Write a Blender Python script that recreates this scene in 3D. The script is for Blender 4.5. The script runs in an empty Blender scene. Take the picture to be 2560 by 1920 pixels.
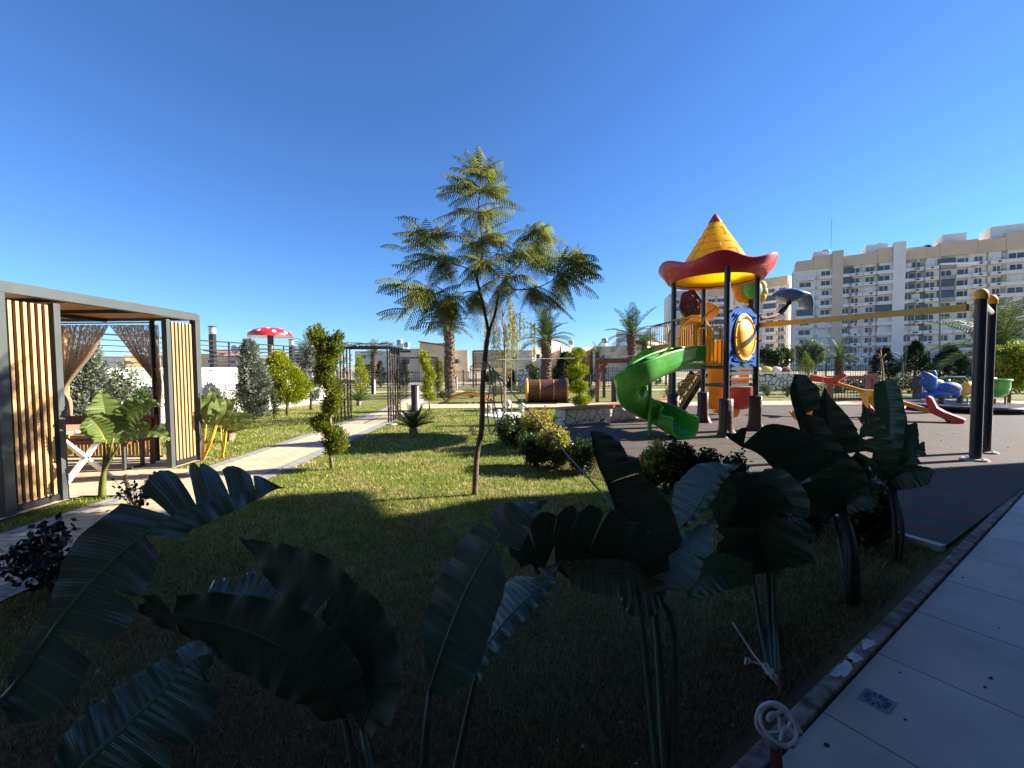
import bpy, math, random
import numpy as np
from mathutils import Vector, Matrix, Euler
R = math.radians
rnd = random.Random(7)
S = bpy.context.scene
C = S.collection

# ---------------- camera ----------------
CAM_H = 1.5
F = 1043.0                      # focal length in pixels of the 2560 px wide photograph
cam_d = bpy.data.cameras.new('camera')
cam_d.sensor_width = 36.0
cam_d.lens = F / 2560 * 36
cam_d.clip_start = 0.02
cam_d.clip_end = 3000
cam = bpy.data.objects.new('camera', cam_d)
C.objects.link(cam)
ROT = Euler((R(90 - 2.31), 0, 0)).to_matrix() @ Matrix.Rotation(-0.008, 3, 'Z')
cam.matrix_world = Matrix.Translation((0, 0, CAM_H)) @ ROT.to_4x4()
S.camera = cam
S.render.resolution_x, S.render.resolution_y = 1024, 768

# ---------------- world and sun ----------------
SUN_EL, SUN_AZ = 27.0, 80.0      # azimuth clockwise from the viewing direction (+Y)
W = bpy.data.worlds.new('World'); S.world = W; W.use_nodes = True
nt = W.node_tree
bg = nt.nodes['Background']
sky = nt.nodes.new('ShaderNodeTexSky'); sky.sky_type = 'NISHITA'; sky.sun_disc = False
sky.sun_elevation = R(SUN_EL); sky.sun_rotation = R(SUN_AZ)
sky.altitude = 0; sky.air_density = 1.0; sky.dust_density = 0.0; sky.ozone_density = 6.0
tint = nt.nodes.new('ShaderNodeMix'); tint.data_type = 'RGBA'; tint.blend_type = 'MULTIPLY'; tint.inputs[0].default_value = 1
tint.inputs[7].default_value = (.72, .94, 1.20, 1)
nt.links.new(sky.outputs[0], tint.inputs[6]); nt.links.new(tint.outputs[2], bg.inputs[0])
bg.inputs[1].default_value = 0.0545
sd = bpy.data.lights.new('sun', 'SUN'); sd.energy = 5.0; sd.angle = R(0.5); sd.color = (1, .92, .79)
sun = bpy.data.objects.new('sun', sd); C.objects.link(sun)
SV = Vector((math.cos(R(SUN_EL)) * math.sin(R(SUN_AZ)), math.cos(R(SUN_EL)) * math.cos(R(SUN_AZ)), math.sin(R(SUN_EL))))
sun.rotation_euler = SV.to_track_quat('Z', 'Y').to_euler()
sun.location = (20, 0, 30)
S.view_settings.view_transform = 'Standard'; S.view_settings.look = 'None'
S.view_settings.exposure = 1.73; S.view_settings.gamma = 1
S.cycles.max_bounces = 8
S.cycles.transparent_max_bounces = 12
S.cycles.sample_clamp_indirect = 8

# ---------------- pixel helpers (photograph pixels to metres) ----------------
CP = Vector((0, 0, CAM_H))
def ray(px, py): return (ROT @ Vector(((px - 1280) / F, (960 - py) / F, -1)))
def P(px, py, Y):
    d = ray(px, py); return CP + d * (Y / d.y)
def G(px, py, z=0.0):
    d = ray(px, py); return CP + d * ((z - CAM_H) / d.z)
def Z(px, py, Y): return P(px, py, Y).z

# ---------------- materials ----------------
MATS = {}
def mat(name, col, rough=.6, var=0.0, vs=8.0, col2=None, bump=0.0, bs=40.0, metal=0.0, spec=.5, island=0.0, trans=0.0, coat=0.0, stretch=None):
    if name in MATS: return MATS[name]
    m = bpy.data.materials.new(name); m.use_nodes = True; MATS[name] = m
    n = m.node_tree; b = n.nodes['Principled BSDF']
    b.inputs['Roughness'].default_value = rough; b.inputs['Metallic'].default_value = metal
    b.inputs['Specular IOR Level'].default_value = spec
    b.inputs['Coat Weight'].default_value = coat
    c1 = tuple(col) + (1,)
    c2 = tuple(col2) + (1,) if col2 else tuple(min(1, x * (1 + var)) for x in col) + (1,)
    c1b = c1 if col2 else tuple(x * (1 - var) for x in col) + (1,)
    tc = n.nodes.new('ShaderNodeTexCoord'); mp = n.nodes.new('ShaderNodeMapping')
    n.links.new(tc.outputs['Object'], mp.inputs[0])
    if stretch: mp.inputs['Scale'].default_value = stretch
    out = None
    if var or col2:
        no = n.nodes.new('ShaderNodeTexNoise'); no.inputs['Scale'].default_value = vs; no.inputs['Detail'].default_value = 5
        n.links.new(mp.outputs[0], no.inputs[0])
        r = n.nodes.new('ShaderNodeValToRGB'); r.color_ramp.elements[0].color = c1b; r.color_ramp.elements[1].color = c2
        r.color_ramp.elements[0].position = .36; r.color_ramp.elements[1].position = .64
        n.links.new(no.outputs[0], r.inputs[0]); out = r.outputs[0]
    if island:
        g = n.nodes.new('ShaderNodeNewGeometry'); h = n.nodes.new('ShaderNodeHueSaturation')
        mr = n.nodes.new('ShaderNodeMapRange'); mr.inputs[3].default_value = 1 - island; mr.inputs[4].default_value = 1 + island
        n.links.new(g.outputs['Random Per Island'], mr.inputs[0]); n.links.new(mr.outputs[0], h.inputs['Value'])
        mr2 = n.nodes.new('ShaderNodeMapRange'); mr2.inputs[3].default_value = .5 - island * .05; mr2.inputs[4].default_value = .5 + island * .05
        n.links.new(g.outputs['Random Per Island'], mr2.inputs[0]); n.links.new(mr2.outputs[0], h.inputs['Hue'])
        if out: n.links.new(out, h.inputs['Color'])
        else: h.inputs['Color'].default_value = c1
        out = h.outputs[0]
    if out: n.links.new(out, b.inputs['Base Color'])
    else: b.inputs['Base Color'].default_value = c1
    if bump:
        no = n.nodes.new('ShaderNodeTexNoise'); no.inputs['Scale'].default_value = bs; no.inputs['Detail'].default_value = 6
        n.links.new(mp.outputs[0], no.inputs[0])
        bu = n.nodes.new('ShaderNodeBump'); bu.inputs['Strength'].default_value = bump; bu.inputs['Distance'].default_value = .02
        n.links.new(no.outputs[0], bu.inputs['Height']); n.links.new(bu.outputs[0], b.inputs['Normal'])
    if coat:     # scuffs and dust break up the gloss of moulded plastic
        n1 = n.nodes.new('ShaderNodeTexNoise'); n1.inputs['Scale'].default_value = 6; n1.inputs['Detail'].default_value = 9; n1.inputs['Roughness'].default_value = .7; n.links.new(mp.outputs[0], n1.inputs[0])
        r1 = n.nodes.new('ShaderNodeMapRange'); r1.inputs[1].default_value = .35; r1.inputs[2].default_value = .7; r1.inputs[3].default_value = rough - .05; r1.inputs[4].default_value = rough + .3
        n.links.new(n1.outputs[0], r1.inputs[0]); n.links.new(r1.outputs[0], b.inputs['Roughness'])
        r2_ = n.nodes.new('ShaderNodeMapRange'); r2_.inputs[1].default_value = .5; r2_.inputs[2].default_value = .85; r2_.inputs[4].default_value = .35; n.links.new(n1.outputs[0], r2_.inputs[0])
        md_ = n.nodes.new('ShaderNodeMix'); md_.data_type = 'RGBA'; n.links.new(r2_.outputs[0], md_.inputs[0]); md_.inputs[7].default_value = (.35, .30, .24, 1)
        if out: n.links.new(out, md_.inputs[6])
        else: md_.inputs[6].default_value = c1
        out = md_.outputs[2]; n.links.new(out, b.inputs['Base Color'])
    if trans:
        t = n.nodes.new('ShaderNodeBsdfTranslucent')
        if out: n.links.new(out, t.inputs[0])
        else: t.inputs[0].default_value = c1
        mx = n.nodes.new('ShaderNodeMixShader'); mx.inputs[0].default_value = trans
        n.links.new(b.outputs[0], mx.inputs[1]); n.links.new(t.outputs[0], mx.inputs[2])
        n.links.new(mx.outputs[0], n.nodes['Material Output'].inputs[0])
    return m
def nodes_of(m): return m.node_tree, m.node_tree.nodes['Principled BSDF']

# ---------------- mesh builder ----------------
class MB:
    def __init__(s): s.v = []; s.f = []; s.mi = []; s.uv = {}; s.m = 0
    def add(s, vs, fs, m=None):
        o = len(s.v); s.v.extend([tuple(x) for x in vs])
        for f in fs: s.f.append(tuple(i + o for i in f)); s.mi.append(s.m if m is None else m)
        return o
    def box(s, c, size, rz=0, rot=None, m=None):
        x, y, z = [a / 2 for a in size]
        M = rot if rot is not None else Matrix.Rotation(rz, 3, 'Z')
        c = Vector(c)
        vs = [c + M @ Vector((sx * x, sy * y, sz * z)) for sz in (-1, 1) for sx, sy in ((-1, -1), (1, -1), (1, 1), (-1, 1))]
        s.add(vs, [(3, 2, 1, 0), (4, 5, 6, 7), (0, 1, 5, 4), (1, 2, 6, 5), (2, 3, 7, 6), (3, 0, 4, 7)], m)
        return s
    def span(s, a, b, w, h, up=(0, 0, 1), m=None):
        """rectangular bar from a to b; w across, h along up"""
        a, b = Vector(a), Vector(b); d = b - a; L = d.length
        if L < 1e-6: return s
        y = d / L; u = Vector(up); x = y.cross(u)
        if x.length < 1e-4: x = y.cross(Vector((1, 0, 0)))
        x.normalize(); z = x.cross(y)
        M = Matrix((x, y, z)).transposed()
        return s.box((a + b) / 2, (w, L, h), rot=M, m=m)
    def tube(s, pts, r, n=8, caps=True, m=None):
        pts = [Vector(p) for p in pts]
        if not hasattr(r, '__len__'): r = [r] * len(pts)
        T = []
        for i in range(len(pts)):
            a = pts[max(0, i - 1)]; b = pts[min(len(pts) - 1, i + 1)]; t = b - a
            T.append(t.normalized() if t.length > 1e-9 else Vector((0, 0, 1)))
        ref = Vector((0, 0, 1)) if abs(T[0].z) < .9 else Vector((1, 0, 0))
        u = T[0].cross(ref).normalized()
        vs = []
        for i, p in enumerate(pts):
            u = (u - T[i] * u.dot(T[i]))
            u = u.normalized() if u.length > 1e-6 else T[i].orthogonal().normalized()
            w = T[i].cross(u)
            for k in range(n):
                a = 2 * math.pi * k / n
                vs.append(p + (u * math.cos(a) + w * math.sin(a)) * r[i])
        fs = []
        for i in range(len(pts) - 1):
            for k in range(n):
                k2 = (k + 1) % n
                fs.append((i * n + k, i * n + k2, (i + 1) * n + k2, (i + 1) * n + k))
        if caps:
            fs.append(tuple(range(n))[::-1]); fs.append(tuple((len(pts) - 1) * n + k for k in range(n)))
        s.add(vs, fs, m); return s
    def lathe(s, c, prof, n=24, m=None, wob=None, ang=(0, 2 * math.pi), closed=True):
        """prof: (r, z) pairs around the vertical axis through c"""
        vs = []
        nn = n if closed else n + 1
        for j, (r, z) in enumerate(prof):
            for k in range(nn):
                a = ang[0] + (ang[1] - ang[0]) * k / n
                rr, zz = (r, z) if wob is None else wob(j, a, r, z)
                vs.append((c[0] + rr * math.cos(a), c[1] + rr * math.sin(a), c[2] + zz))
        fs = []
        for j in range(len(prof) - 1):
            for k in range(n):
                k2 = (k + 1) % nn
                if not closed and k2 == 0: continue
                fs.append((j * nn + k, j * nn + k2, (j + 1) * nn + k2, (j + 1) * nn + k))
        s.add(vs, fs, m); return s
    def sph(s, c, r, n=12, sc=(1, 1, 1), m=None, rot=None):
        vs = []; fs = []; h = n // 2
        for j in range(h + 1):
            t = math.pi * j / h
            for k in range(n):
                a = 2 * math.pi * k / n
                v = Vector((math.sin(t) * math.cos(a) * sc[0], math.sin(t) * math.sin(a) * sc[1], math.cos(t) * sc[2])) * r
                if rot is not None: v = rot @ v
                vs.append(Vector(c) + v)
        for j in range(h):
            for k in range(n):
                k2 = (k + 1) % n
                fs.append((j * n + k, (j + 1) * n + k, (j + 1) * n + k2, j * n + k2))
        s.add(vs, fs, m); return s
    def torus(s, c, R0, r, n=24, k=8, axis=(0, 0, 1), m=None):
        ax = Vector(axis).normalized(); u = ax.orthogonal().normalized(); w = ax.cross(u)
        pts = [Vector(c) + (u * math.cos(2 * math.pi * i / n) + w * math.sin(2 * math.pi * i / n)) * R0 for i in range(n + 1)]
        return s.tube(pts, r, k, caps=False, m=m)
    def poly(s, pts, z0, z1, m=None):
        """prism from an xy outline (counter-clockwise)"""
        n = len(pts)
        vs = [(p[0], p[1], z0) for p in pts] + [(p[0], p[1], z1) for p in pts]
        fs = [tuple(range(n))[::-1], tuple(range(n, 2 * n))] + [(i, (i + 1) % n, n + (i + 1) % n, n + i) for i in range(n)]
        s.add(vs, fs, m); return s
    def plate(s, pts, thick, m=None):
        """planar outline of 3-D points given its thickness along the normal"""
        pts = [Vector(p) for p in pts]; n = len(pts)
        c = sum(pts, Vector()) / n; nor = Vector()
        for i in range(n): nor += (pts[i] - c).cross(pts[(i + 1) % n] - c)
        nor.normalize(); h = nor * thick / 2
        vs = [p - h for p in pts] + [p + h for p in pts]
        fs = [tuple(range(n))[::-1], tuple(range(n, 2 * n))] + [(i, (i + 1) % n, n + (i + 1) % n, n + i) for i in range(n)]
        s.add(vs, fs, m); return s
    def strip(s, L, Rr, m=None):
        n = len(L); vs = list(L) + list(Rr)
        s.add(vs, [(i, i + 1, n + i + 1, n + i) for i in range(n - 1)], m); return s

OFF = {}
def link(o, parent=None):
    C.objects.link(o)
    if parent is not None: o.parent = parent
    return o
def tag(o, label=None, cat=None, group=None, kind=None):
    if label: o['label'] = label
    if cat: o['category'] = cat
    if group: o['group'] = group
    if kind: o['kind'] = kind
    return o
def thing(name, label, cat, loc=(0, 0, 0), group=None):
    o = bpy.data.objects.new(name, None); o.empty_display_size = .1; C.objects.link(o)
    o.location = loc; OFF[o] = Vector(loc)
    return tag(o, label, cat, group)
def mk(name, b, ms, parent=None, smooth=False, loc=None, label=None, bevel=0):
    """one mesh object from a builder whose vertices are in world metres"""
    off = OFF.get(parent, Vector()) if parent is not None else Vector()
    if loc is not None: off = Vector(loc)
    me = bpy.data.meshes.new(name)
    me.from_pydata([(x - off.x, y - off.y, z - off.z) for x, y, z in b.v], [], b.f)
    if not isinstance(ms, (list, tuple)): ms = [ms]
    for m in ms: me.materials.append(m)
    if len(ms) > 1: me.polygons.foreach_set('material_index', b.mi)
    if smooth: me.polygons.foreach_set('use_smooth', [True] * len(b.f))
    if b.uv:
        uv = me.uv_layers.new(name='UVMap')
        arr = np.zeros((len(me.loops), 2), 'f'); vi = np.zeros(len(me.loops), 'i'); me.loops.foreach_get('vertex_index', vi)
        for k, i in enumerate(vi):
            if int(i) in b.uv: arr[k] = b.uv[int(i)]
        uv.data.foreach_set('uv', arr.ravel())
    me.update()
    o = bpy.data.objects.new(name, me); link(o, parent)
    if loc is not None: o.location = loc
    OFF[o] = off
    if label: o['label'] = label
    if smooth == 'auto':
        me.polygons.foreach_set('use_smooth', [True] * len(b.f)); 
        me.set_sharp_from_angle(angle=R(35))
    if bevel:
        md = o.modifiers.new('bevel', 'BEVEL'); md.width = bevel; md.segments = 2; md.limit_method = 'ANGLE'
    return o
def copy_tree(o, parent=None):
    c = o.copy(); C.objects.link(c)
    if parent is not None: c.parent = parent
    for ch in [x for x in KIDS.get(o, [])] or list(o.children): copy_tree(ch, c)
    return c
KIDS = {}
def place(o, loc, rz=0, sc=1.0, label=None, group=None):
    o.location = loc; o.rotation_euler = (0, 0, rz); o.scale = (sc, sc, sc)
    return tag(o, label, None, group)
def lerp(a, b, t): return a + (b - a) * t
def samp(vals, t):
    x = t * (len(vals) - 1); i = min(int(x), len(vals) - 2); f = x - i
    return lerp(vals[i], vals[i + 1], f)
def cr(pts, n):
    """smooth curve through points"""
    pts = [Vector(p) for p in pts]
    if len(pts) == 2: return [pts[0].lerp(pts[1], i / n) for i in range(n + 1)]
    q = [pts[0] * 2 - pts[1]] + pts + [pts[-1] * 2 - pts[-2]]
    out = []
    for i in range(n + 1):
        x = i / n * (len(pts) - 1); k = min(int(x), len(pts) - 2); t = x - k
        a, b, c, d = q[k:k + 4]
        out.append(.5 * ((2 * b) + (c - a) * t + (2 * a - 5 * b + 4 * c - d) * t * t + (3 * b - a - 3 * c + d) * t ** 3))
    return out
# ================= setting =================
def pos_noise_mat(name, cols, scales, rough=.9, bump=.3, bs=60, dry=None):
    """ground colours mixed by noise of the world position"""
    m = bpy.data.materials.new(name); m.use_nodes = True; MATS[name] = m
    n, b = nodes_of(m); b.inputs['Roughness'].default_value = rough; b.inputs['Specular IOR Level'].default_value = .2
    g = n.nodes.new('ShaderNodeNewGeometry'); prev = None
    for i in range(len(cols) - 1):
        no = n.nodes.new('ShaderNodeTexNoise'); no.inputs['Scale'].default_value = scales[i]; no.inputs['Detail'].default_value = 6
        n.links.new(g.outputs['Position'], no.inputs[0])
        rp = n.nodes.new('ShaderNodeValToRGB'); rp.color_ramp.elements[0].position = .42; rp.color_ramp.elements[1].position = .6
        n.links.new(no.outputs[0], rp.inputs[0])
        mx = n.nodes.new('ShaderNodeMix'); mx.data_type = 'RGBA'
        n.links.new(rp.outputs[0], mx.inputs[0])
        if prev is None: mx.inputs[6].default_value = tuple(cols[0]) + (1,)
        else: n.links.new(prev, mx.inputs[6])
        mx.inputs[7].default_value = tuple(cols[i + 1]) + (1,); prev = mx.outputs[2]
    if dry:      # dry turf, with the near shade's brown tone put into the colour
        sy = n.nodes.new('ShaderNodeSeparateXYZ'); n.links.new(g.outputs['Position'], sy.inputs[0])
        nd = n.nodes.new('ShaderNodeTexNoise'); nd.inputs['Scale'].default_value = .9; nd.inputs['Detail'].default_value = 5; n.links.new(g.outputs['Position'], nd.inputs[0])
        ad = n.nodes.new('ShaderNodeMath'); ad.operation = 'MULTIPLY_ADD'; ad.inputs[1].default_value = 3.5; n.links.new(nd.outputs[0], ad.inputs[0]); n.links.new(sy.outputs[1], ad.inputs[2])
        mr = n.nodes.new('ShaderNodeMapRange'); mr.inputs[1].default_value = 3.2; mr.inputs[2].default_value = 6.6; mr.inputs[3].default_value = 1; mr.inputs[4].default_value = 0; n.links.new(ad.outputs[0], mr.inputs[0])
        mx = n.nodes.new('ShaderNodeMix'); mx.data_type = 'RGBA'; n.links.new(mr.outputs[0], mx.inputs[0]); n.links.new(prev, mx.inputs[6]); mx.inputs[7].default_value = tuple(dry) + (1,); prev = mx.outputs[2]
    n.links.new(prev, b.inputs['Base Color'])
    no = n.nodes.new('ShaderNodeTexNoise'); no.inputs['Scale'].default_value = bs; no.inputs['Detail'].default_value = 5
    n.links.new(g.outputs['Position'], no.inputs[0])
    bu = n.nodes.new('ShaderNodeBump'); bu.inputs['Strength'].default_value = bump; bu.inputs['Distance'].default_value = .03
    n.links.new(no.outputs[0], bu.inputs['Height']); n.links.new(bu.outputs[0], b.inputs['Normal'])
    return m
M_lawn = pos_noise_mat('lawn_soil', [(.15, .16, .035), (.26, .21, .09), (.11, .13, .03)], [1.3, 5.0], dry=(.10, .065, .035))  # dry tone also browns the near ground to carry its shade
M_far = pos_noise_mat('far_ground', [(.26, .23, .14), (.36, .31, .22)], [.3])
M_soil = pos_noise_mat('bed_soil', [(.05, .03, .018), (.09, .06, .04)], [6.0], bump=.8, bs=30)
def sheet(name, pts, z, m, kind='structure'):
    b = MB(); n = len(pts); b.add([(p[0], p[1], z) for p in pts], [tuple(range(n))])
    return tag(mk(name, b, m), kind=kind)
sheet('ground', [(-900, -60), (900, -60), (900, 900), (-900, 900)], -.012, M_far)
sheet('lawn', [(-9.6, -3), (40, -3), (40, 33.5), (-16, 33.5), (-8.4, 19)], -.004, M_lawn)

def brick_mat(name, c1, c2, mortar, w, h, off=.5, ms=.012, rz=0.0, rough=.8, var=.5):
    m = bpy.data.materials.new(name); m.use_nodes = True; MATS[name] = m
    n, b = nodes_of(m); b.inputs['Roughness'].default_value = rough; b.inputs['Specular IOR Level'].default_value = .3
    g = n.nodes.new('ShaderNodeNewGeometry'); mp = n.nodes.new('ShaderNodeMapping'); mp.inputs['Rotation'].default_value = (0, 0, rz)
    n.links.new(g.outputs['Position'], mp.inputs[0])
    br = n.nodes.new('ShaderNodeTexBrick'); br.inputs['Scale'].default_value = 1; br.offset = off
    br.inputs['Brick Width'].default_value = w; br.inputs['Row Height'].default_value = h; br.inputs['Mortar Size'].default_value = ms
    br.inputs['Color1'].default_value = tuple(c1) + (1,); br.inputs['Color2'].default_value = tuple(c2) + (1,); br.inputs['Mortar'].default_value = tuple(mortar) + (1,)
    n.links.new(mp.outputs[0], br.inputs[0])
    no = n.nodes.new('ShaderNodeTexNoise'); no.inputs['Scale'].default_value = 3; no.inputs['Detail'].default_value = 8
    n.links.new(g.outputs['Position'], no.inputs[0])
    mr = n.nodes.new('ShaderNodeMapRange'); mr.inputs[1].default_value = .3; mr.inputs[2].default_value = .7; mr.inputs[3].default_value = 1 - var * .5; mr.inputs[4].default_value = 1 + var * .2
    n.links.new(no.outputs[0], mr.inputs[0])
    h_ = n.nodes.new('ShaderNodeHueSaturation'); n.links.new(mr.outputs[0], h_.inputs['Value']); n.links.new(br.outputs[0], h_.inputs['Color'])
    n.links.new(h_.outputs[0], b.inputs['Base Color'])
    bu = n.nodes.new('ShaderNodeBump'); bu.inputs['Strength'].default_value = .4; bu.inputs['Distance'].default_value = .006; bu.invert = True
    n.links.new(br.outputs['Fac'], bu.inputs['Height']); n.links.new(bu.outputs[0], b.inputs['Normal'])
    return m
M_cream = brick_mat('cream_pavers', (.62, .50, .34), (.56, .44, .29), (.42, .33, .22), .2, .1, var=.3)
M_greyp = brick_mat('grey_pavers', (.34, .33, .31), (.29, .28, .27), (.20, .19, .18), .2, .1, rz=R(90), var=.3)
PX0, PX1 = -4.72, -3.33          # the garden path runs straight away from the camera
def path_x(y):                   # drifts a little to the left far away
    return 0 if y < 15 else -(y - 15) * .10
pts = [-3, 4, 15, 20, 25.5, 33]
b = MB(); bo = MB()
b.strip([(PX0 + .22 + path_x(y), y, .012) for y in pts], [(PX1 - .22 + path_x(y), y, .012) for y in pts])
for a0, a1 in ((PX0, PX0 + .22), (PX1 - .22, PX1)):
    bo.strip([(a0 + path_x(y), y, .008) for y in pts], [(a1 + path_x(y), y, .008) for y in pts])
tag(mk('path', b, M_cream), kind='structure'); tag(mk('path_border', bo, M_greyp), kind='structure')
# cross paths
b = MB(); b.strip([(PX1 - .22, 15.2, .016), (9, 15.6, .016), (20, 15.2, .016)], [(PX1 - .22, 17.0, .016), (9, 17.2, .016), (20, 17.4, .016)])
b.strip([(-9, 25.0, .016), (20, 25.6, .016)], [(-9, 26.6, .016), (20, 27.2, .016)])
tag(mk('path', b, M_cream), kind='structure')
# paving inside and beside the pavilion
b = MB(); b.strip([(-8.5, 4.05, .018), (-8.5, 7.05, .018)], [(-5.12, 4.05, .018), (-5.12, 7.05, .018)])
b.strip([(-5.12, 4.9, .018), (-5.12, 6.2, .018)], [(PX0, 4.9, .018), (PX0, 6.2, .018)])
tag(mk('pavement', b, M_cream), kind='structure')

# rubber safety tiles of the playground
KD = Vector((.835, .55, 0)); KN = Vector((.55, -.835, 0)); K0 = Vector((2.985, 2.835, 0))
m = bpy.data.materials.new('rubber_tiles'); m.use_nodes = True; MATS['rubber'] = m
n, bs = nodes_of(m); bs.inputs['Roughness'].default_value = .85; bs.inputs['Specular IOR Level'].default_value = .3
g = n.nodes.new('ShaderNodeNewGeometry'); mp = n.nodes.new('ShaderNodeMapping'); mp.inputs['Rotation'].default_value = (0, 0, -math.atan2(.55, .835) - R(90))
n.links.new(g.outputs['Position'], mp.inputs[0])
def brick(w, h, c1, c2, mo, ms, off):
    br = n.nodes.new('ShaderNodeTexBrick'); br.inputs['Scale'].default_value = 1; br.offset = off
    br.inputs['Brick Width'].default_value = w; br.inputs['Row Height'].default_value = h; br.inputs['Mortar Size'].default_value = ms
    for k, c in (('Color1', c1), ('Color2', c2), ('Mortar', mo)): br.inputs[k].default_value = tuple(c) + (1,)
    n.links.new(mp.outputs[0], br.inputs[0]); return br
sx = n.nodes.new('ShaderNodeSeparateXYZ'); n.links.new(mp.outputs[0], sx.inputs[0])
m1 = n.nodes.new('ShaderNodeMath'); m1.operation = 'PINGPONG'; m1.inputs[1].default_value = .3; n.links.new(sx.outputs[1], m1.inputs[0])
m2 = n.nodes.new('ShaderNodeMath'); m2.operation = 'GREATER_THAN'; m2.inputs[1].default_value = .15; n.links.new(m1.outputs[0], m2.inputs[0])
mx = n.nodes.new('ShaderNodeMix'); mx.data_type = 'RGBA'; n.links.new(m2.outputs[0], mx.inputs[0])
mx.inputs[6].default_value = (.052, .082, .066, 1); mx.inputs[7].default_value = (.130, .056, .048, 1)
no = n.nodes.new('ShaderNodeTexNoise'); no.inputs['Scale'].default_value = 1.2; no.inputs['Detail'].default_value = 9; n.links.new(g.outputs['Position'], no.inputs[0])
rp = n.nodes.new('ShaderNodeMapRange'); rp.inputs[1].default_value = .35; rp.inputs[2].default_value = .7; rp.inputs[3].default_value = .0; rp.inputs[4].default_value = .55; n.links.new(no.outputs[0], rp.inputs[0])
mx2 = n.nodes.new('ShaderNodeMix'); mx2.data_type = 'RGBA'; n.links.new(rp.outputs[0], mx2.inputs[0]); n.links.new(mx.outputs[2], mx2.inputs[6]); mx2.inputs[7].default_value = (.080, .074, .066, 1)
br = brick(.5, .5, (1, 1, 1), (.84, .84, .84), (.62, .62, .62), .004, .5)
mx3 = n.nodes.new('ShaderNodeMix'); mx3.data_type = 'RGBA'; mx3.blend_type = 'MULTIPLY'; mx3.inputs[0].default_value = 1
n.links.new(mx2.outputs[2], mx3.inputs[6]); n.links.new(br.outputs[0], mx3.inputs[7]); n.links.new(mx3.outputs[2], bs.inputs['Base Color'])
nf = n.nodes.new('ShaderNodeTexNoise'); nf.inputs['Scale'].default_value = 220; n.links.new(g.outputs['Position'], nf.inputs[0])
bu = n.nodes.new('ShaderNodeBump'); bu.inputs['Strength'].default_value = .35; bu.inputs['Distance'].default_value = .006; n.links.new(nf.outputs[0], bu.inputs['Height']); n.links.new(bu.outputs[0], bs.inputs['Normal'])
kcorner = K0 - KN * .12 + KD * .62
RUB = [(kcorner.x, kcorner.y), (16.5, (kcorner + KD * 15).y - .2), (17.5, 13.0), (12.0, 14.9), (5.6, 15.0), (5.4, 13.6), (3.6, 11.9), (1.35, 10.6), (1.05, 9.0), (1.15, 7.6), (1.75, 6.3), (2.6, 5.1)]
sheet('playground_floor', RUB, .03, m)
M_conc = mat('concrete', (.42, .41, .39), .9, var=.25, vs=5, bump=.4, bs=50)
M_kerb = mat('kerb_stone', (.10, .08, .07), .85, col2=(.30, .25, .22), vs=13, bump=.6, bs=25)
b = MB()
rp_ = [Vector((x, y, 0)) for x, y in RUB]
for i in list(range(2, 5)) + list(range(8, 12)):
    a_, c_ = rp_[i], rp_[(i + 1) % len(rp_)]
    b.span((a_.x, a_.y, .02), (c_.x, c_.y, .02), .07, .06)
tag(mk('kerb', b, mat('white_kerb', (.55, .52, .47), .8, var=.15, bump=.3)), kind='structure')

# walkway of pale slabs beside the camera with its kerb
M_slab = mat('porcelain_slab', (.44, .375, .31), .5, var=.17, vs=1.7, island=.09, bump=.12, bs=14, spec=.4)
b = MB(); g_ = MB()
for i in range(-9, 34):
    s0 = i * .662 + .004; s1 = (i + 1) * .662 - .004
    a_ = K0 + KD * s0 + KN * .006; c_ = K0 + KD * s1 + KN * 1.63
    q = [a_, K0 + KD * s1 + KN * .006, c_, K0 + KD * s0 + KN * 1.63]
    b.poly([(p.x, p.y) for p in q][::-1], -.05, .006)
tag(mk('walkway', b, M_slab), kind='structure')
q = [K0 - KD * 7, K0 + KD * 23, K0 + KD * 23 + KN * 1.65, K0 - KD * 7 + KN * 1.65]
sheet('walkway_joints', [(p.x, p.y) for p in q], -.001, mat('joint_dark', (.04, .04, .045), .9))
b = MB()
for i in range(-6, 20):
    a_ = K0 + KD * (i * 1.0 + .003) - KN * .038; c_ = K0 + KD * (i * 1.0 + .997) - KN * .038
    b.span((a_.x, a_.y, -.01), (c_.x, c_.y, -.01), .068, .066)
tag(mk('kerb', b, M_kerb, bevel=.008), kind='structure')
b = MB(); r2 = random.Random(3)      # splashes of dried white plaster on the kerb
for q_, w_, l_ in ((G(2140, 1700), .024, .10), (G(2165, 1672), .026, .05), (G(2212, 1640), .022, .06)):
    c_ = K0 + KD * (q_ - K0).dot(KD) - KN * .038; pp = []
    for k in range(36):
        a = 2 * math.pi * k / 36; rr = 1 + .18 * math.sin(3 * a + l_ * 90) + .10 * math.sin(7 * a) + r2.uniform(-.07, .07)
        pp.append(((c_ + KD * math.cos(a) * l_ * rr + KN * math.sin(a) * w_ * rr).x, (c_ + KD * math.cos(a) * l_ * rr + KN * math.sin(a) * w_ * rr).y))
    b.poly(pp, .02, .0268)
tag(mk('plaster_stain', b, mat('plaster', (.62, .62, .62), .8, var=.2, bump=.5)), kind='structure')

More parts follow.
